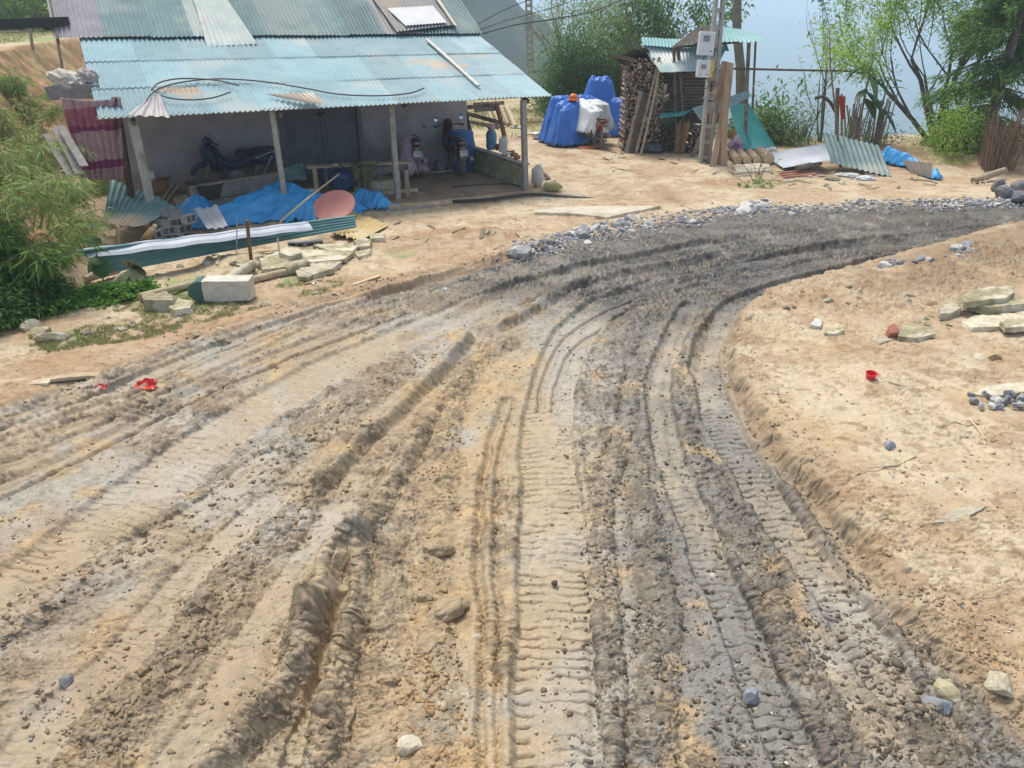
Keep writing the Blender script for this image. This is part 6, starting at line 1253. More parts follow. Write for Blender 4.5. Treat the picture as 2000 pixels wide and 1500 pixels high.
# ================================================================ TREES AND PLANTS
bark = mat('bark', (.17, .14, .105), (.09, .075, .06), 9, bump=.8, c3=(.24, .22, .18))
bark_l = mat('pale_bark', (.30, .26, .19), (.19, .16, .12), 9, bump=.6)
leafm = mat_attr('leaf', rough=.55, bumps=((30, .1, .01),), wet=False, trans=.5, spec=.3)
def leaves(name, pts, dirs, L_, W_, cols, droop=.5, seed=0, jit=.5, parent=None, m=None, fold=.25):
    """one quad per leaf, folded at the rib, pointing along its twig with scatter"""
    r = np.random.default_rng(seed); n = len(pts); pts = np.asarray(pts, float); d = np.asarray(dirs, float) + r.normal(0, jit, (n, 3)); d[:, 2] -= droop
    d /= np.linalg.norm(d, axis=1)[:, None] + 1e-9; s = np.cross(d, r.normal(0, 1, (n, 3)) * .6 + np.array([0, 0, 1.0])); s /= np.linalg.norm(s, axis=1)[:, None] + 1e-9; nn = np.cross(s, d)
    l = L_ * r.uniform(.6, 1.25, n)[:, None]; w_ = W_ * r.uniform(.7, 1.2, n)[:, None] / 2
    V = np.stack([pts, pts + d * l * .45 + s * w_ + nn * w_ * fold, pts + d * l - np.array([0, 0, 1.0]) * l * .12, pts + d * l * .45 - s * w_ + nn * w_ * fold], 1)
    cols = np.asarray(cols, float); k = r.random(n)[:, None]; c = cols[0] * (1 - k) + cols[1] * k
    if len(cols) > 2: c = np.where(r.random((n, 1)) < .12, cols[2], c)
    c = c * r.uniform(.75, 1.25, (n, 1)); col = np.repeat(c, 4, 0)
    off = np.array(parent_world(parent)) if parent else np.zeros(3)
    T0 = np.arange(n) * 4; Ft = np.concatenate([np.stack([T0, T0 + 1, T0 + 2], 1), np.stack([T0, T0 + 2, T0 + 3], 1)])
    o = np_mesh(name, V.reshape(-1, 3) - off, Ft=Ft, m=m or leafm, col=col)
    if parent: o.parent = parent
    return o
def grow(mb, p, d, L_, r, depth, rs, out, spread=.6, up=.15, kids=3, shrink=.68, wig=.15, n=5, leaf_depth=1):
    p = Vector(p); d = Vector(d).normalized(); pts = [p.copy()]; rr = [r]; seg = 4; q = p.copy(); dd = d.copy()
    for k in range(seg):
        dd = (dd + Vector((rs.gauss(0, wig), rs.gauss(0, wig), rs.gauss(0, wig) + up * .4))).normalized(); q = q + dd * L_ / seg; pts.append(q.copy()); rr.append(r * (1 - .45 * (k + 1) / seg))
        if depth <= leaf_depth: out.append((q.copy(), dd.copy(), L_ / seg))
    mb.tube(pts, rr, max(3, n), cap=False)
    if depth <= 0: return
    for k in range(kids):
        i = rs.randint(2, seg); ax = dd.orthogonal().normalized(); ax.rotate(Matrix.Rotation(rs.uniform(0, 6.28), 3, dd)); nd = (dd + ax * spread * rs.uniform(.6, 1.3) + Vector((0, 0, up))).normalized()
        grow(mb, pts[i], nd, L_ * shrink * rs.uniform(.8, 1.2), rr[i] * .62, depth - 1, rs, out, spread, up, kids, shrink, wig, max(3, n - 1), leaf_depth)
def tree(name, label, cat, base, stems, depth, leafspec, seed, bm=None, group=None, **k):
    """stems = [(direction, length, radius)]; leafspec = (count per twig point, scatter, length, width, colours, droop)"""
    rs = random.Random(seed); t = thing(name, label, cat, base, group); mb = MB(); out = []
    for d, L_, r in stems: grow(mb, Vector(base) - Vector((0, 0, .1)), d, L_, r, depth, rs, out, **k)
    mb.build('trunk', bm or bark, t, smooth=True)
    cnt, sc, ll, lw, cols, dr = leafspec; r = np.random.default_rng(seed); P0 = np.array([tuple(o[0]) for o in out]); D0 = np.array([tuple(o[1]) for o in out])
    keep = fbm(P0[:, 0] * 1.0 + P0[:, 2] * .7, P0[:, 1] + P0[:, 2] * .5, .9, 2, seed) ; rep = np.maximum(0, np.round(cnt * (.2 + 1.6 * sm(.3, .7, keep)) + r.uniform(-.5, .5, len(P0)))).astype(int)
    idx = np.repeat(np.arange(len(P0)), rep); leaves('crown', P0[idx] + r.normal(0, sc, (len(idx), 3)), D0[idx], ll, lw, cols, dr, seed, parent=t); return t
def shrub(name, label, cat, c, rad, n, ll, lw, cols, seed, group=None, droop=.3, stem=True, hollow=.45, m=None, lump_=.35):
    """leaf clumps through an uneven volume, on stems from the foot"""
    t = thing(name, label, cat, (c[0], c[1], c[2]), group); r = np.random.default_rng(seed); rs = random.Random(seed)
    k = 26; cc = r.normal(0, 1, (k, 3)); cc /= np.linalg.norm(cc, axis=1)[:, None]; cc *= r.uniform(hollow, 1, (k, 1)); cc[:, 2] = np.abs(cc[:, 2]) * 1.0
    cen = np.array(c) + cc * np.array(rad) + np.array([0, 0, rad[2] * .0]); w = r.uniform(.5, 1.5, k); w /= w.sum(); ids = r.choice(k, n, p=w)
    pts = cen[ids] + r.normal(0, 1, (n, 3)) * np.array(rad) * lump_ * .6; pts[:, 2] = np.maximum(pts[:, 2], c[2] + .02)
    dr = pts - (np.array(c) + np.array([0, 0, rad[2] * .3])); dr /= np.linalg.norm(dr, axis=1)[:, None] + 1e-6
    leaves('foliage', pts, dr * .8, ll, lw, cols, droop, seed, parent=t, m=m)
    if stem:
        mb = MB()
        for q in cen[:16]: a = Vector(c) + Vector((rs.uniform(-.1, .1) * rad[0], rs.uniform(-.1, .1), -.1)); q = Vector(q); mb.tube([a, a.lerp(q, .5) + Vector((rs.uniform(-.1, .1) * rad[0], 0, .12 * rad[2])), q], [.03 * rad[2] ** .5, .02, .006], 5, cap=False)
        mb.build('stems', bark, t, smooth=True)
    return t
fresh = [(.38, .55, .09), (.24, .40, .06), (.50, .62, .16)]
dark = [(.06, .13, .045), (.10, .20, .06), (.18, .28, .08)]
mid_ = [(.13, .25, .06), (.22, .34, .09), (.34, .42, .14)]
olive = [(.18, .26, .08), (.29, .35, .12), (.42, .44, .18)]
# --- the big many-stemmed tree at the right
q = Q(1832, 288)
tree('willow_tree', 'wide airy tree with many dark limbs and small fresh green leaves at the right', 'tree', q,
     [((-.95, .1, .85), 2.5, .085), ((-.55, .4, 1.2), 2.8, .09), ((-.15, -.2, 1.4), 2.9, .10), ((.30, .2, 1.2), 2.8, .09), ((.75, 0, 1.0), 2.4, .075), ((-.35, .0, 1.1), 2.2, .06), ((.1, .5, 1.3), 2.8, .07)], 3,
     (30, .17, .135, .038, fresh, .25), 11, spread=.62, up=.16, kids=3, shrink=.74, wig=.13, n=7, leaf_depth=1)
# --- dark evergreen at the right edge
def conifer(name, label, base, H, R_, seed, cols, n=3400):
    t = thing(name, label, 'tree', base); r = np.random.default_rng(seed); mb = MB(); base = Vector(base)
    mb.tube([base + Vector((0, 0, -.2)), base + Vector((.05, 0, H * .5)), base + Vector((0, 0, H))], [.16, .10, .02], 9); mb.build('trunk', bark, t, smooth=True)
    P_, D_ = [], []; mb = MB()
    for k in range(150):
        z = H * (.08 + .9 * r.random() ** .9); an = r.uniform(0, 2 * math.pi); l = R_ * (1 - (z / H) * .62) * r.uniform(.6, 1.1); d = Vector((math.cos(an), math.sin(an), -.12)); a = base + Vector((0, 0, z)); b = a + d * l + Vector((0, 0, -.22 * l))
        mb.tube([a, a.lerp(b, .5) + Vector((0, 0, .07)), b], [.022, .014, .005], 4, cap=False)
        for j in range(n // 150): s = r.uniform(.2, 1.05); q = a.lerp(b, s); P_.append((q.x + r.normal(0, .10), q.y + r.normal(0, .10), q.z + r.normal(0, .05))); D_.append((d.x, d.y, -.15))
    mb.build('branches', bark, t, smooth=True)
    leaves('crown', np.array(P_), np.array(D_), .22, .035, cols, .45, seed, jit=.55, parent=t); return t
q = Q(1968, 318); conifer('evergreen_tree', 'dense dark evergreen filling the right edge behind the twig bundle', (q.x + .25, q.y + 1.6, q.z), 6.2, 2.0, 3, [(.07, .15, .05), (.15, .26, .07), (.34, .50, .11)], 24000)
# --- shrubs along the drop at the right
for i, (px, py, dy, rad, n, cols, ll, lw, l) in enumerate((
    (1880, 318, .8, (.8, .7, 1.15), 2600, fresh, .09, .03, 'feathery fresh green shrub between the airy tree and the dark evergreen'),
    (1530, 292, 1.4, (.75, .7, 1.35), 1100, mid_, .17, .07, 'dark big-leaved shrub standing right behind the leaning teal sheet'),
    (1505, 292, 2.6, (1.3, .9, .75), 2200, [(.14, .22, .09), (.20, .28, .11)], .09, .04, 'low pale green bush below the big-leaved shrub'),
    (1600, 300, 3.0, (1.0, .8, 1.0), 1300, [(.13, .20, .09), (.2, .26, .11)], .09, .035, 'loose grey-green bush behind the bluish white sheet'),
    (1765, 292, 2.2, (.9, .7, .8), 1500, [(.12, .2, .08), (.2, .28, .1)], .09, .03, 'low green bush at the drop left of the airy tree'),
    (2000, 320, 1.0, (.9, .7, .9), 1500, fresh, .08, .03, 'fresh green bush at the foot of the evergreen, cut by the picture edge'))):
    q = Q(px, py); shrub('shrub', l, 'shrub', (q.x, q.y + dy, max(G(q.x, q.y + dy), -1.0) - .15), rad, int(n * 2.0), ll, lw, cols, 30 + i, lump_=.5)
# --- thin tree with a few big leaves
q = Q(1640, 290); tree('thin_tree', 'thin tree with sparse large drooping leaves above the dull green sheet', 'tree', (q.x - .1, q.y + 1.2, q.z - .2), [((-.10, 0, 1), 2.6, .04), ((.12, .1, 1), 2.2, .03), ((-.3, .1, .9), 2.0, .03)], 2, (2.2, .10, .17, .06, mid_, 1.1), 21, spread=.55, kids=3, n=5, wig=.12)
q = Q(1608, 292); shrub('bamboo_shrub', 'feathery pale bamboo shrub left of the tall bare pole', 'shrub', (q.x, q.y + 1.8, q.z - .3), (.9, .5, 1.9), 1400, .12, .018, olive, 45, lump_=.45)
# --- young banana-like plants with hanging leaves
bl_ = mat('broad_leaf', (.075, .14, .05), (.04, .08, .035), 7, rough=.5, bump=.3, c3=(.22, .20, .09), trans=.25)
def blade(mb, a, b, w, sag=.2, n=8, cup=.15):
    a, b = Vector(a), Vector(b); d = b - a; s = d.cross(Vector((0, 0, 1))); s = s.normalized() if s.length > 1e-4 else Vector((1, 0, 0)); V = []
    for k in range(n + 1):
        t = k / n; c = a + d * t + Vector((0, 0, -sag * d.length * t * t)); ww = w / 2 * (math.sin(math.pi * min(1, t * .93 + .06)) ** .7); V += [c - s * ww - Vector((0, 0, cup * ww)), c, c + s * ww - Vector((0, 0, cup * ww))]
    mb.add(V, [(3 * k + j, 3 * k + j + 1, 3 * k + j + 4, 3 * k + j + 3) for k in range(n) for j in (0, 1)])
def broad_plant(name, label, base, H, nl, w, l, seed, m=bl_, stemr=.035, out_=.45, up=.6):
    t = thing(name, label, 'plant', base); rs = random.Random(seed); base = Vector(base); mb = MB(); mb.tube([base + Vector((0, 0, -.1)), base + Vector((rs.uniform(-.05, .05), 0, H * .6)), base + Vector((rs.uniform(-.1, .1), 0, H))], [stemr, stemr * .8, stemr * .4], 8); mb.build('stem', bark_l, t, smooth=True)
    for k in range(nl):
        an = rs.uniform(0, 6.28); z = H * rs.uniform(.45, 1.0); a = base + Vector((0, 0, z)); b = a + Vector((math.cos(an) * out_ * l * 2, math.sin(an) * out_ * l * 2, rs.uniform(-.5, up) * l)); lf = MB(); blade(lf, a, b, w * rs.uniform(.7, 1.2), rs.uniform(.3, .9)); o = lf.build('leaf', m, t, smooth=True)
    return t
q = Q(1690, 292); broad_plant('banana_plant', 'young banana plant with hanging dark leaves right of the stakes', (q.x, q.y + .6, q.z), 2.3, 9, .24, .7, 3)
q = Q(1735, 296); broad_plant('banana_plant', 'second young banana plant, the shorter one nearer the airy tree', (q.x, q.y + .9, q.z), 1.7, 8, .20, .6, 5)
# row of cut canes between
rs = random.Random(4)
for k in range(46): q = Q(rs.uniform(1660, 1735), 290) + Vector((0, rs.uniform(.2, .7), 0)); pole('dead_cane', 'dead upright cane in the thicket between the stakes and the airy tree', 'cane', mat('dead_canes', (.25, .20, .14), (.15, .12, .09), 8), [q + Vector((0, 0, -.1)), q + Vector((rs.uniform(-.1, .1), 0, rs.uniform(.7, 1.35)))], .016, 'dead canes', 5)
# --- big-leaved tree behind the shed, dense shrubs behind the blue covers, slender trees
q = Q(1290, 235); tree('broadleaf_tree', 'tree with large drooping leaves rising behind the firewood shed', 'tree', (q.x + .3, q.y + .2, q.z - .2), [((-.35, 0, 1), 2.9, .09), ((.3, .1, 1.1), 3.1, .09), ((-.05, .2, 1.2), 3.2, .08), ((.6, .2, .9), 2.7, .06)], 3, (6.5, .18, .21, .085, [(.09, .18, .055), (.16, .26, .08), (.30, .36, .12)], 1.0), 17, bm=bark_l, spread=.62, kids=3, up=.1, n=6)
for i, (px, py, dy, rad, n, cols, ll, lw, l) in enumerate((
    (1120, 232, 1.0, (1.3, .8, 2.3), 5600, dark, .13, .055, 'dense dark green shrub right behind the blue covers'),
    (1190, 232, 1.6, (1.6, .9, 3.9), 7800, mid_, .14, .045, 'tall mid green thicket between the blue covers and the shed'),
    (1245, 236, 2.2, (1.4, .9, 4.4), 6000, olive, .14, .04, 'tall olive green bamboo-like thicket left of the shed roof'),
    (1085, 226, 2.0, (.9, .7, 1.6), 1800, dark, .12, .05, 'lower dark shrub at the left end of the row behind the blue covers'),
    (1160, 225, 3.6, (1.9, 1.0, 4.9), 6500, olive, .15, .04, 'pale olive treetop showing above the thicket'))):
    q = Q(px, py); shrub('thicket', l, 'shrub', (q.x, q.y + dy, G(q.x, q.y + dy) - .1), rad, int(n * 2.2), ll, lw, cols, 60 + i, lump_=.5)
for i, (px, py, dy, stems, cols, l) in enumerate((
    (1104, 190, .0, [((-.25, 0, 1), 3.2, .06), ((.12, 0, 1), 3.4, .06)], olive, 'slender tree forking low, standing left of the tall thicket'),
    (1062, 165, 1.0, [((.0, 0, 1), 3.4, .055)], mid_, 'thin tree close to the far utility pole'),
    (985, 140, 3.0, [((-.1, 0, 1), 3.0, .05), ((.2, 0, 1), 2.6, .04)], [(.20, .17, .08), (.26, .22, .10)], 'small brownish tree beyond the right end of the upper roof'))):
    q = Q(px, py); tree('slender_tree', l, 'tree', (q.x, q.y + dy, G(q.x, q.y + dy) - .1), stems, 2, (10, .2, .13, .045, cols, .5), 70 + i, spread=.45, kids=4, up=.2, n=6)
# --- far utility pole and wires
fp = Q(1037, 190); fY = fp.y; t0 = Vector(PY(1031, -60, fY)); b0 = Vector(PY(1038, 200, fY)); mb = MB()
for sx_ in (-1, 1): mb.beam(b0 + Vector((sx_ * .13, 0, -.3)), t0 + Vector((sx_ * .11, 0, 0)), .09, .2, up=(0, 1, 0))
for i in range(22): mb.box(b0.lerp(t0, .02 + i * .045), (.2, .16, .12))
fpo = thing('utility_pole', 'distant slotted concrete utility pole beyond the end of the farmhouse roof', 'utility pole', b0); mb.build('shaft', concp, fpo)
ia = MB(); ia.beam(t0 + Vector((-.7, 0, -.3)), t0 + Vector((.7, 0, -.3)), .07, .07); ia.build('cross_arm', steel, fpo)
def wire(name, label, pts, r=.010): mb = MB(); mb.tube(smooth_poly([tuple(p) for p in pts], 8), r, 5); return single(mb, name, black, label, 'wire', 'overhead wires', smooth=True)
wire('overhead_wire', 'thick dark overhead cable sagging from the house towards the firewood shed', [PY(942, 66, 19.0), PY(1010, 48, 19.4), PY(1090, 36, 19.8), PY(1170, 18, 20.0), PY(1260, -20, 20.2)], .016)
wire('overhead_wire', 'thin overhead wire just above the thick cable', [PY(935, 46, 19.0), PY(980, 22, 19.6), PY(1040, -4, 20.2), PY(1090, -30, 20.6)], .010)
wire('overhead_wire', 'thin wire between the two others over the yard', [PY(938, 58, 19.0), PY(990, 40, 19.6), PY(1040, 26, 20.2), PY(1110, 4, 20.8), PY(1180, -30, 21)], .009)
# --- sapling in the yard before the logs
q = Q(1478, 360); tree('bare_sapling', 'small nearly bare sapling with a few low round leaves in the yard', 'sapling', q, [((-.5, 0, .9), .5, .010), ((.05, .1, 1), .62, .011), ((.55, 0, 1), .6, .010), ((-.15, -.1, 1), .5, .008), ((.35, .2, .9), .45, .008), ((-.9, 0, .5), .45, .007), ((.9, 0, .45), .4, .007)], 2, (.10, .02, .07, .04, mid_, .2), 91, spread=.5, kids=3, up=.12, n=5)
shrub('low_leaves', 'low round green leaves at the foot of the bare sapling', 'plant', tuple(Q(1480, 366)), (.42, .2, .2), 90, .10, .07, mid_, 95, stem=False)
# ================================================================ LEFT BANK
bam = [(.20, .31, .09), (.33, .42, .16), (.48, .42, .24)]
def bamboo_clump(name, label, base, H, ncane, seed, lean=(.4, -.2), n=900, cols=bam, ll=.17, lw=.022, spread_=.36):
    base = Vector(base); t = thing(name, label, 'bamboo', base, 'bamboo shrubs on the left bank'); rs = random.Random(seed); r = np.random.default_rng(seed); mb = MB(); P_, D_ = [], []
    for k in range(ncane):
        an = rs.uniform(0, 6.28); d = Vector((math.cos(an) * spread_ + lean[0], math.sin(an) * spread_ + lean[1], 1)).normalized(); h = H * rs.uniform(.6, 1.1); a = base + Vector((rs.uniform(-.3, .3), rs.uniform(-.3, .3), -.1)); pts = []
        for j in range(8): s = j / 7; pts.append(a + d * h * s + Vector((d.x * h * .25 * s * s, d.y * h * .25 * s * s, -h * .28 * s ** 2.4)))
        mb.tube(pts, [.010 * (1 - .75 * j / 7) for j in range(8)], 5, cap=False)
        for j in range(max(2, n // ncane // 5)):
            s = rs.uniform(.3, 1); i = min(6, int(s * 7)); q = pts[i].lerp(pts[i + 1], s * 7 - i); tw = Vector((rs.gauss(0, 1), rs.gauss(0, 1), rs.gauss(0, .4))).normalized() * rs.uniform(.08, .38)
            e = q + tw + Vector((0, 0, -.05)); mb.tube([q, e], [.003, .0015], 3, cap=False)
            for z in range(5): P_.append(tuple(e - tw * z * .12)); D_.append(tuple((tw.normalized() * .8 + Vector((rs.gauss(0, .5), rs.gauss(0, .5), 0)))))
    mb.build('canes', mat('bamboo_cane', (.34, .31, .14), (.22, .22, .09), 8), t, smooth=True); leaves('leaves', np.array(P_), np.array(D_), ll, lw, cols, .55, seed, jit=.35, parent=t); return t
spots = [((60, 520), 1.0, .3, .0, 'bamboo shrub left of the end of the long green sheets'), ((125, 470), .9, .35, .0, 'bamboo shrub at the very tip of the long green sheets'),
         ((30, 440), 1.3, .25, .0, 'bamboo shrub in the middle of the left bank'), ((110, 410), 1.0, .4, .0, 'bamboo shrub leaning out in front of the grey boards'), ((-20, 380), 1.5, .25, .0, 'bamboo shrub at the left picture edge, level with the blue tarp'),
         ((50, 340), 1.3, .3, .0, 'bamboo shrub left of the purple blanket'), ((120, 330), 1.1, .4, .0, 'bamboo shrub whose tips hang before the purple blanket'), ((5, 280), 1.4, .25, .0, 'bamboo shrub at the left picture edge, level with the porch eave'),
         ((65, 240), 1.1, .25, .0, 'upper bamboo shrub below the white sacks'), ((10, 190), 1.1, .25, .0, 'topmost bamboo shrub at the left picture edge'), ((205, 378), .8, .45, .0, 'small bamboo shrub with tips beside the left porch pillar')]
for i, sp in enumerate(spots):
    px, py = sp[0]; H, lx, ly, l = sp[-4:]; q = Q(px, py); bamboo_clump('bamboo_shrub', l, q, H, 12, 200 + i, (lx, ly), 1150, cols=bam if i % 3 else [(.14, .27, .06), (.26, .40, .11)])
for i, (x, y, rad, n, cols, l) in enumerate(((-10, 610, (.45, .4, .4), 1800, [(.05, .12, .03), (.10, .21, .05), (.2, .33, .09)], 'dark green leafy shrub low at the left edge'), (-5, 500, (.5, .4, .5), 1700, [(.06, .15, .03), (.14, .27, .06), (.24, .36, .1)], 'bright green leafy shrub half way up the left bank'), (0, 350, (.7, .5, .6), 2400, [(.09, .16, .05), (.2, .28, .1)], 'thin leafy shrub high on the left bank'), (70, 575, (.4, .3, .3), 1800, [(.05, .13, .03), (.12, .24, .06)], 'lowest dark leafy shrub just above the creeper'))):
    x, y, _ = Q(x, y); shrub('leafy_shrub', l, 'shrub', (x, y, G(x, y) - .05), rad, n, .10, .026, cols, 300 + i, droop=.4)
# creeper along the foot of the bank
r = np.random.default_rng(5); n = 11000; t = r.random(n); cv = smooth_poly([P(a, b)[:2] for a, b in ((-60, 655), (60, 625), (150, 600), (235, 585), (285, 568))], 8)
base = cv[(t * (len(cv) - 1)).astype(int)] + r.normal(0, .12, (n, 2)); up_r = r.random(n) ** 1.5; x = base[:, 0] - up_r * .85 * (1.15 - t); y = base[:, 1] + up_r * .55 * (1.1 - t); z = macro(x, y) + r.random(n) * .15 * sm(.25, .6, fbm(x, y, .3, 2, 4)) + .02
o = leaves('creeper', np.stack([x, y, z], 1), r.normal(0, 1, (n, 3)) * [1, 1, .3], .075, .045, [(.08, .20, .035), (.15, .32, .06), (.28, .44, .10)], .1, 5, jit=.9); tag(o, None, None, kind='stuff')
# broad leaves: taro by the sheets, round leaves above
q = Q(262, 565); mt_ = mat('limp_leaf', (.24, .26, .14), (.12, .15, .07), 6, bump=.4, c3=(.40, .36, .24), trans=.2)
broad_plant('taro_plant', 'limp broad-leaved plant in front of the left part of the long green sheets', q, .42, 9, .22, .32, 8, mt_, .02, .40, .1)
broad_plant('round_leaf_plant', 'plant with round green leaves standing over the left end of the long green sheets', Q(205, 560), .85, 7, .22, .22, 12, mat('round_leaf', (.10, .19, .07), (.06, .12, .05), 6, bump=.3, c3=(.26, .24, .10), trans=.25), .012, .4, .5)
# grass tufts on the verge, dry grass at the back of the yard and on the terrace
def grass(name, x, y, h, cols, seed, w=.006):
    z = macro(x, y); r = np.random.default_rng(seed); n = len(x); d = r.normal(0, .45, (n, 3)); d[:, 2] = 1; o = leaves(name, np.stack([x, y, z], 1), d, h, w, cols, .0, seed, jit=.15); tag(o, None, None, kind='stuff'); return o
r = np.random.default_rng(8); n = 60000; a = r.uniform(60, 700, n); f = 1 - (a - 60) / 640; pyy = 560 + 30 * 0 + f * 75 + r.uniform(-25, 60, n)
pp = np.array([P(i, j)[:2] for i, j in zip(a[:40000], pyy[:40000])]); m_ = (fbm(pp[:, 0], pp[:, 1], .6, 4, 220) > .44) & (fbm(pp[:, 0], pp[:, 1], .12, 2, 22) > .45); dl_, _ = dist_curve(pp[:, 0], pp[:, 1], ROADL); m_ &= dl_ < -.35
grass('verge_grass', pp[m_, 0], pp[m_, 1], .055, [(.22, .26, .10), (.33, .33, .17), (.13, .22, .06)], 3)
r = np.random.default_rng(9); n = 9000; x = r.uniform(-8, 3.5, n); y = r.uniform(24.5, 35, n); m_ = fbm(x, y, 1.5, 3, 5) > .42; grass('dry_grass', x[m_], y[m_], .22, [(.36, .30, .14), (.24, .24, .09), (.45, .37, .2)], 4, .03)
n = 16000; x = r.uniform(-26, -10.5, n); y = r.uniform(15, 42, n); dt_, _ = dist_curve(x, y, TOE); m_ = (-dt_ > 2.8) & (fbm(x, y, 1.6, 3, 6) > .5); grass('terrace_grass', x[m_], y[m_], .16, [(.42, .36, .18), (.28, .30, .12), (.18, .26, .08)], 6, .03)
n = 7000; x = r.uniform(-12, -6.0, n); y = r.uniform(9, 17, n); dt_, _ = dist_curve(x, y, TOE); m_ = (-dt_ > .1) & (-dt_ < 2.4) & (fbm(x, y, .6, 3, 7) > .5); grass('bank_grass', x[m_], y[m_], .2, [(.30, .30, .12), (.20, .28, .08), (.4, .34, .18)], 7, .014)
# fence posts and trees on the terrace
for i, (px, py, h, l) in enumerate(((62, 92, 42, 'leaning fence post on the terrace, the left one of two'), (108, 88, 48, 'upright reddish fence post on the terrace next to the roof edge'))):
    yy = 27.0; q = Vector(PY(px, py, yy)); q.z = G(q.x, q.y); tp = Vector(PY(px - 6 + 4 * i, 42, yy)); pole('fence_post', l, 'fence post', wood_d, [q + Vector((0, 0, -.15)), tp], .05)
pole('fence_wire', 'thin wire strung between the terrace fence posts', 'wire', steel, [Vector(PY(-20, 62, 27.0)), Vector(PY(62, 60, 27.0)), Vector(PY(108, 56, 27.0)), Vector(PY(150, 55, 27.0))], .006, n=4)
for i, (px, dy, w_, H, cols) in enumerate(((-40, 44, 3.4, 5.0, mid_), (20, 47, 3.0, 5.4, dark), (70, 42, 2.8, 4.6, mid_), (110, 48, 3.2, 5.0, [(.09, .15, .06), (.16, .21, .1)]), (150, 45, 2.6, 4.2, olive), (190, 50, 3, 5, mid_), (-100, 40, 3.5, 6, dark))):
    x = (px - 1000) / F_PX * dy * .93; z = G(x, dy)
    shrub('bushy_tree', ('bushy green tree beyond the terrace at the upper left corner' if i not in (6,) else 'bushy tree beyond the terrace outside the left edge'), 'tree', (x, dy, z - .3), (w_, w_ * .8, H), 2600, .34, .13, cols, 400 + i, 'trees beyond the terrace', lump_=.45)
# ================================================================ STONES
rs = random.Random(12); r = np.random.default_rng(12)
ROCKS = [(s, sd_) for s in (0,) for sd_ in range(9)]
protos = []
for k in range(9):
    mb = MB(); mb.rock((0, 0, 0), (1, 1, 1), 500 + k, (0, 0, 0), 9 + k % 4)
    me = bpy.data.meshes.new('rock'); me.from_pydata(mb.v, [], mb.f); protos.append(me)
def rockset(n, pick, sizes, mats, name, label, group):
    meshes = {}
    for i in range(n):
        px, py = pick(i); s = rs.uniform(*sizes) * (1.5 if rs.random() < .12 else 1); m = mats[i % len(mats)]; k = rs.randrange(9)
        if (k, m.name) not in meshes: me = protos[k].copy(); me.materials.append(m); meshes[(k, m.name)] = me
        p = Q(px, py); o = bpy.data.objects.new(name, meshes[(k, m.name)]); COL.objects.link(o)
        o.scale = (s * rs.uniform(.9, 1.5), s * rs.uniform(.7, 1.1), s * rs.uniform(.5, .85)); o.location = (p.x, p.y, p.z + o.scale[2] * .14); o.rotation_euler = (rs.uniform(-.4, .4), rs.uniform(-.4, .4), rs.uniform(0, 6.28))
        tag(o, label, 'stone', group)
def along(pix, spread, lo=0, hi=1):
    c = np.array(pix, float); L_ = np.r_[0, np.cumsum(np.hypot(*np.diff(c, axis=0).T))]
    def f(i): t = L_[-1] * rs.uniform(lo, hi); return np.interp(t, L_, c[:, 0]) + rs.gauss(0, 6), np.interp(t, L_, c[:, 1]) + rs.gauss(0, 1) * spread
    return f
edge = [(1020, 493), (1080, 478), (1150, 462), (1250, 445), (1340, 430), (1450, 414), (1560, 414), (1700, 404), (1850, 402), (2010, 398)]
rockset(125, along(edge, 6.5), (.05, .13), [stone_b, stone_b, stone_w, stone_w, stone_b], 'edge_rock', 'broken blue-grey or whitish rock in the stone strip along the far road side', 'rocks edging the far side of the road')
rockset(16, along([(1120, 458), (1190, 440), (1290, 432)], 5), (.14, .22), [stone_b, stone_w], 'edge_rock', 'bigger blue-grey rock where the stone strip begins below the half-buried slab', 'bigger rocks at the start of the strip')
rockset(9, along([(1435, 408), (1500, 402), (1530, 410)], 5), (.18, .28), [stone_w, stone_b], 'edge_rock', 'large pale or blue rock in the tallest clump of the stone strip', 'tallest clump of the strip')
rockset(34, along([(1700, 526), (1760, 516), (1830, 504), (1900, 486)], 4.5), (.06, .14), [stone_b, stone_w, stone_b], 'ditch_rock', 'bluish rock in the small patch between dark road and right spoil ridge', 'rocks between the road and the spoil ridge')
rockset(26, along([(1500, 610), (1600, 575), (1700, 590), (1800, 600), (1860, 615)], 14), (.04, .10), [stone_p, stone_y, mat('brown_clod', (.36, .24, .14), (.26, .17, .10), 8, bump=.6)], 'spoil_stone', 'small buff stone in the earth of the right spoil ridge', 'stones in the spoil ridge')
rockset(30, along([(60, 650), (100, 655), (230, 640), (350, 650), (440, 668), (520, 620), (640, 560), (700, 520)], 14), (.05, .13), [stone_y, stone_p, stone_y], 'verge_stone', 'flat mossy stone scattered on the grassy verge left of the road', 'stones on the grassy verge')
rockset(24, along([(1180, 300), (1300, 305), (1400, 330), (1550, 345), (1700, 358), (1800, 372)], 9), (.04, .11), [stone_p, stone_w, stone_y], 'yard_stone', 'small pale stone or chip lying on the yard before the shed and sheets', 'chips on the yard')
rockset(20, along([(780, 470), (880, 420), (960, 440), (1010, 400), (1120, 395)], 14), (.03, .07), [stone_p, stone_w], 'yard_stone', 'small pale chip on the bare yard between the porch and the road', 'chips between porch and road')
rockset(16, along([(350, 520), (420, 510), (520, 520), (560, 500), (640, 495)], 8), (.08, .17), [stone_p, stone_y, stone_w], 'rubble_stone', 'pale lump of rubble among the slabs behind the kilometre post', 'rubble behind the kilometre post')
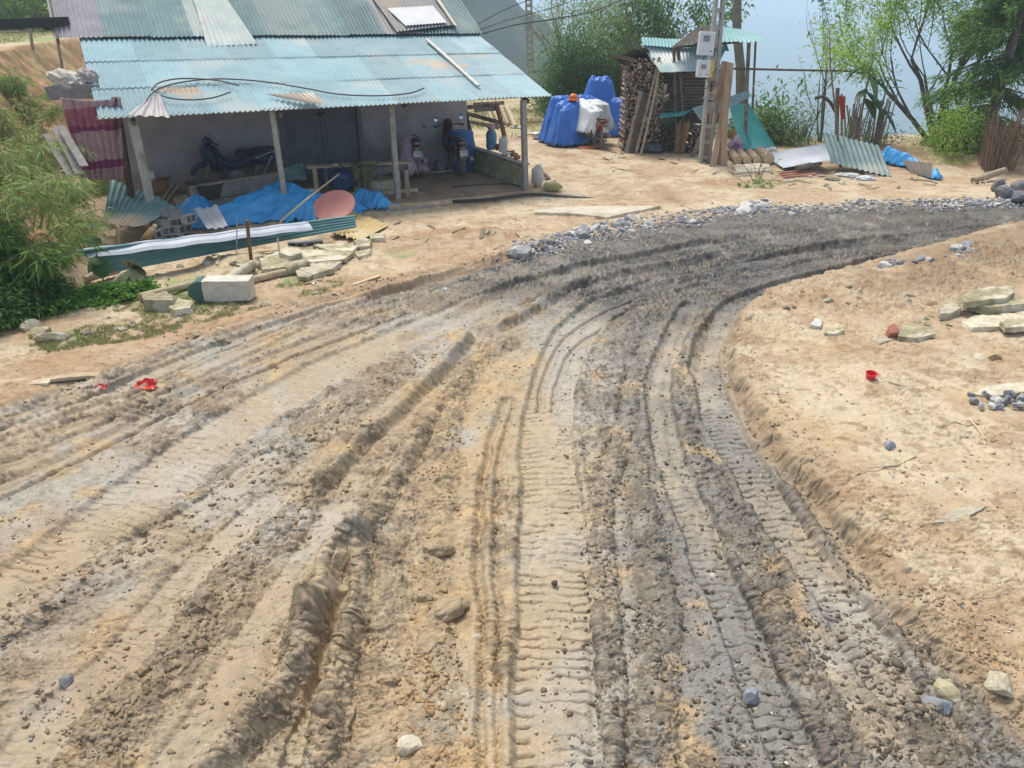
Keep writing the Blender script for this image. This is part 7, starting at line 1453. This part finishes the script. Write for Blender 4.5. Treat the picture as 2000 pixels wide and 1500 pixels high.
for i, (px, py, s, m, l) in enumerate(((800, 1456, .085, stone_p, 'pale stone alone on the tan mud near the lower edge'), (1955, 1338, .13, stone_p, 'pale stone on the bank edge at the lower right'), (1850, 1350, .10, stone_y, 'greyish stone half sunk in the mud left of the pale bank stone'), (1826, 1376, .10, stone_b, 'blue-grey stone below the greyish one in the mud'), (1736, 872, .085, stone_b, 'grey stone alone in the middle of the right bank'), (1912, 700, .08, stone_p, 'yellowish stone on the right bank near the picture edge'), (1942, 702, .10, mat('brown_clod', (.36, .24, .14), (.26, .17, .1)), 'brown clod right of the yellowish stone on the bank'), (1465, 1360, .075, stone_b, 'dark wet stone lying alone on the grey mud'), (127, 1328, .06, stone_b, 'small bluish stone on the left mud track'), (1083, 1138, .035, mat('dark_mud_clod', (.09, .075, .06), (.06, .05, .04), 9), 'small dark clod alone on the smooth tyre track'), (1018, 492, .26, stone_w, 'white boulder at the start of the stone strip'), (870, 568, .08, stone_w, 'small white stone at the left edge of the road'), (80, 650, .22, stone_y, 'larger mossy stone in the pile at the foot of the creeper'), (104, 662, .22, stone_y, 'squared mossy stone below the larger one by the creeper'), (60, 640, .16, stone_p, 'pale stone at the left of the pile by the creeper'), (1215, 622, .05, stone_y, 'small stone between the curved tyre lines'))):
    mb = MB(); p = Q(px, py, s * .1); mb.rock(p, (s * 1.5, s * 1.1, s), 700 + i, (rs.uniform(-.3, .3), rs.uniform(-.3, .3), i), 10); single(mb, 'stone', m, l, 'stone')
# ================================================================ CLODS AND GRIT (nobody could count them)
def scatter(name, x, y, s, cols, flat, seed, sink=.1):
    r = np.random.default_rng(seed); V, T_ = ICO[1]; V = np.array(V); T_ = np.array(T_); n = len(x)
    h, _, _ = detail_height(x, y)
    k = 1 + r.uniform(-.6, .45, (n, len(V))); W = V[None] * k[..., None] * (s[:, None, None] * np.stack([r.uniform(.8, 1.7, n), r.uniform(.7, 1.1, n), r.uniform(.45, 1.0, n) * flat], 1)[:, None, :]) * .5
    a = r.uniform(0, 6.28, n); b = r.normal(0, .35, n); ca, sa, cb, sb = np.cos(a)[:, None], np.sin(a)[:, None], np.cos(b)[:, None], np.sin(b)[:, None]
    X, Y, Z = W[..., 0], W[..., 1], W[..., 2]; X, Z = X * cb - Z * sb, X * sb + Z * cb; X, Y = X * ca - Y * sa, X * sa + Y * ca
    W = np.stack([X + x[:, None], Y + y[:, None], Z + (h + s * .5 * flat * (.5 - sink) + .004)[:, None]], -1).reshape(-1, 3)
    F = (T_[None] + (np.arange(n) * len(V))[:, None, None]).reshape(-1, 3); c = np.repeat(cols * r.uniform(.75, 1.2, (n, 1)), len(V), 0)
    o = np_mesh(name, W, Ft=F, m=mat_attr(name + '_earth', rough=.8, bumps=((160, .6, .006),), wet=False), col=c); o['kind'] = 'stuff'; return o
NC = 46000
t = r.random(NC * 3); yy = 2.2 + (14.5 - 2.2) * t ** 1.5; xx = (yy + .3) * r.uniform(-.85, .95, NC * 3)
db, _ = dist_curve(xx, yy, BANK); dl, _ = dist_curve(xx, yy, ROADL); _, ch, bd = detail_height(xx, yy)
n1 = fbm(xx, yy, .45, 3, 101); n2 = fbm(xx, yy, .9, 3, 101)
w_ = ((dl > -.4) & (db < .35)) * (.14 + .75 * (xx > .45) * (yy < 9) + 1.9 * ch + .55 * sm(.45, .62, n1)) * (1 - .72 * bd) + (db >= .35) * (.07 + .15 * sm(.5, .62, n1)) + .55 * np.exp(-((db - .1) / .22) ** 2) + (dl <= -.4) * .05
w_ *= np.exp(-((-dl.clip(-9, 0)) / 1.5)) if True else 1
keep = r.random(NC * 3) < w_ * .50; xx, yy, ch, db, n2 = xx[keep][:NC], yy[keep][:NC], ch[keep][:NC], db[keep][:NC], n2[keep][:NC]
s = .007 + .030 * r.random(len(xx)) ** 2.8 + .034 * ch * r.random(len(xx)) ** 2.2
left = np.exp(-((xx + .45) / .8) ** 2)[:, None] * (yy < 7.5)[:, None]; onb = (db > .0)[:, None]; dkk = sm(7.6, 9.6, yy + .25 * xx)[:, None]
c = np.array([.29, .24, .175]) * (1 - left) + np.array([.38, .28, .165]) * left; c = c * (1 - dkk) + np.array([.12, .115, .11]) * dkk; c = np.where(onb, np.array([.36, .265, .165]), c)
c = np.where((r.random((len(xx), 1)) < .4) & ~onb & (xx > .1)[:, None], c * .55, c); c = np.where((xx < .1)[:, None] & ~onb & (yy < 8)[:, None], c * np.array([.98, .88, .76]), c); c = np.where((xx > .4)[:, None] & ~onb & (ch < .4)[:, None], c * .62, c)
scatter('mud_clods', xx, yy, s, c, .66, 3, .3)
NP = 9000; t = r.random(NP); y2 = 2.2 + 13 * t ** 1.4; x2 = (y2 + .3) * r.uniform(-.85, .95, NP); k = r.random((NP, 1))
c2 = np.where(k < .45, np.array([.58, .52, .42]), np.where(k < .7, np.array([.50, .36, .2]), np.array([.34, .35, .38]))); scatter('grit', x2, y2, .007 + .016 * r.random(NP) ** 3, c2, .7, 5)
# gravel between the big rocks of the strip
ne = 5200; cc = gcurve(edge, 8); ii = r.integers(0, len(cc), ne); x3 = cc[ii, 0] + r.normal(0, .22, ne); y3 = cc[ii, 1] + r.normal(0, .22, ne); k = r.random((ne, 1)); c3_ = np.where(k < .5, np.array([.20, .21, .245]), np.array([.46, .44, .41])); scatter('gravel_strip', x3, y3, .025 + .05 * r.random(ne) ** 2, c3_, .75, 6)
# the few big rolled lumps of mud in the tan channel
def big_clod(px, py, d, rot, label, seed, c=(.40, .295, .18)):
    p = Q(px, py, 0); mb = MB(); V, Fs = ICO[4]; M = Matrix.Rotation(rot, 3, 'Z'); W = []
    for v in V:
        v = Vector(v); k = 1 + .28 * mnoise.noise(v * 1.6 + Vector((seed, 0, 0))) + .14 * mnoise.noise(v * 4 + Vector((0, seed, 0))) + .06 * mnoise.noise(v * 11); u = M @ Vector((v.x * k * d[0] / 2, v.y * k * d[1] / 2, v.z * k * d[2] / 2)); W.append(u + p + Vector((0, 0, d[2] * .22)))
    mb.add(W, Fs); return single(mb, 'mud_lump', mat('lump_earth', (.43, .325, .20), (.34, .25, .15), 16, bump=.9, bscale=50), label, 'mud lump', smooth=True)
for px, py, d, rt, l, sd_ in ((855, 1078, (.22, .14, .12), .2, 'rolled lump of tan mud, higher of the two big ones in the tan channel', 1), (875, 1200, (.26, .15, .13), .7, 'largest rolled slab of tan mud in the channel', 2), (830, 1172, (.13, .08, .08), -.3, 'small curled flake of mud just left above the largest lump', 3), (830, 1265, (.13, .16, .07), .1, 'rounded tan mud lump below the largest one', 4), (640, 1120, (.20, .46, .20), -.35, 'tall smooth slab of mud squeezed up between the left ruts', 5), (755, 1330, (.12, .06, .05), .0, 'small torn clod in the lower tan channel', 6), (880, 932, (.16, .06, .05), -.3, 'thin torn clod lying across the tan channel higher up', 7), (1370, 1185, (.10, .05, .03), .1, 'dark flat clod on the grey mud right of the tyre track', 8), (745, 1378, (.06, .05, .04), .2, 'small clod beside the left squeezed ridge near the bottom', 9)):
    big_clod(px, py, d, rt, l, sd_)
# ---------------------------------------------------------------- the air of the valley
def haze():
    mb = MB(); mb.box((0, 1500, -70), (9800, 9800, 240 + 20))
    m = bpy.data.materials.new('air'); m.use_nodes = True; N = m.node_tree.nodes; N.clear(); L = m.node_tree.links
    o = N.new('ShaderNodeOutputMaterial'); v = N.new('ShaderNodeVolumePrincipled'); v.inputs['Color'].default_value = (.70, .87, 1, 1); v.inputs['Density'].default_value = HAZE; v.inputs['Anisotropy'].default_value = .2
    L.new(v.outputs[0], o.inputs['Volume']); ob = mb.build('haze', m); ob['kind'] = 'stuff'
HAZE = .0013
haze()
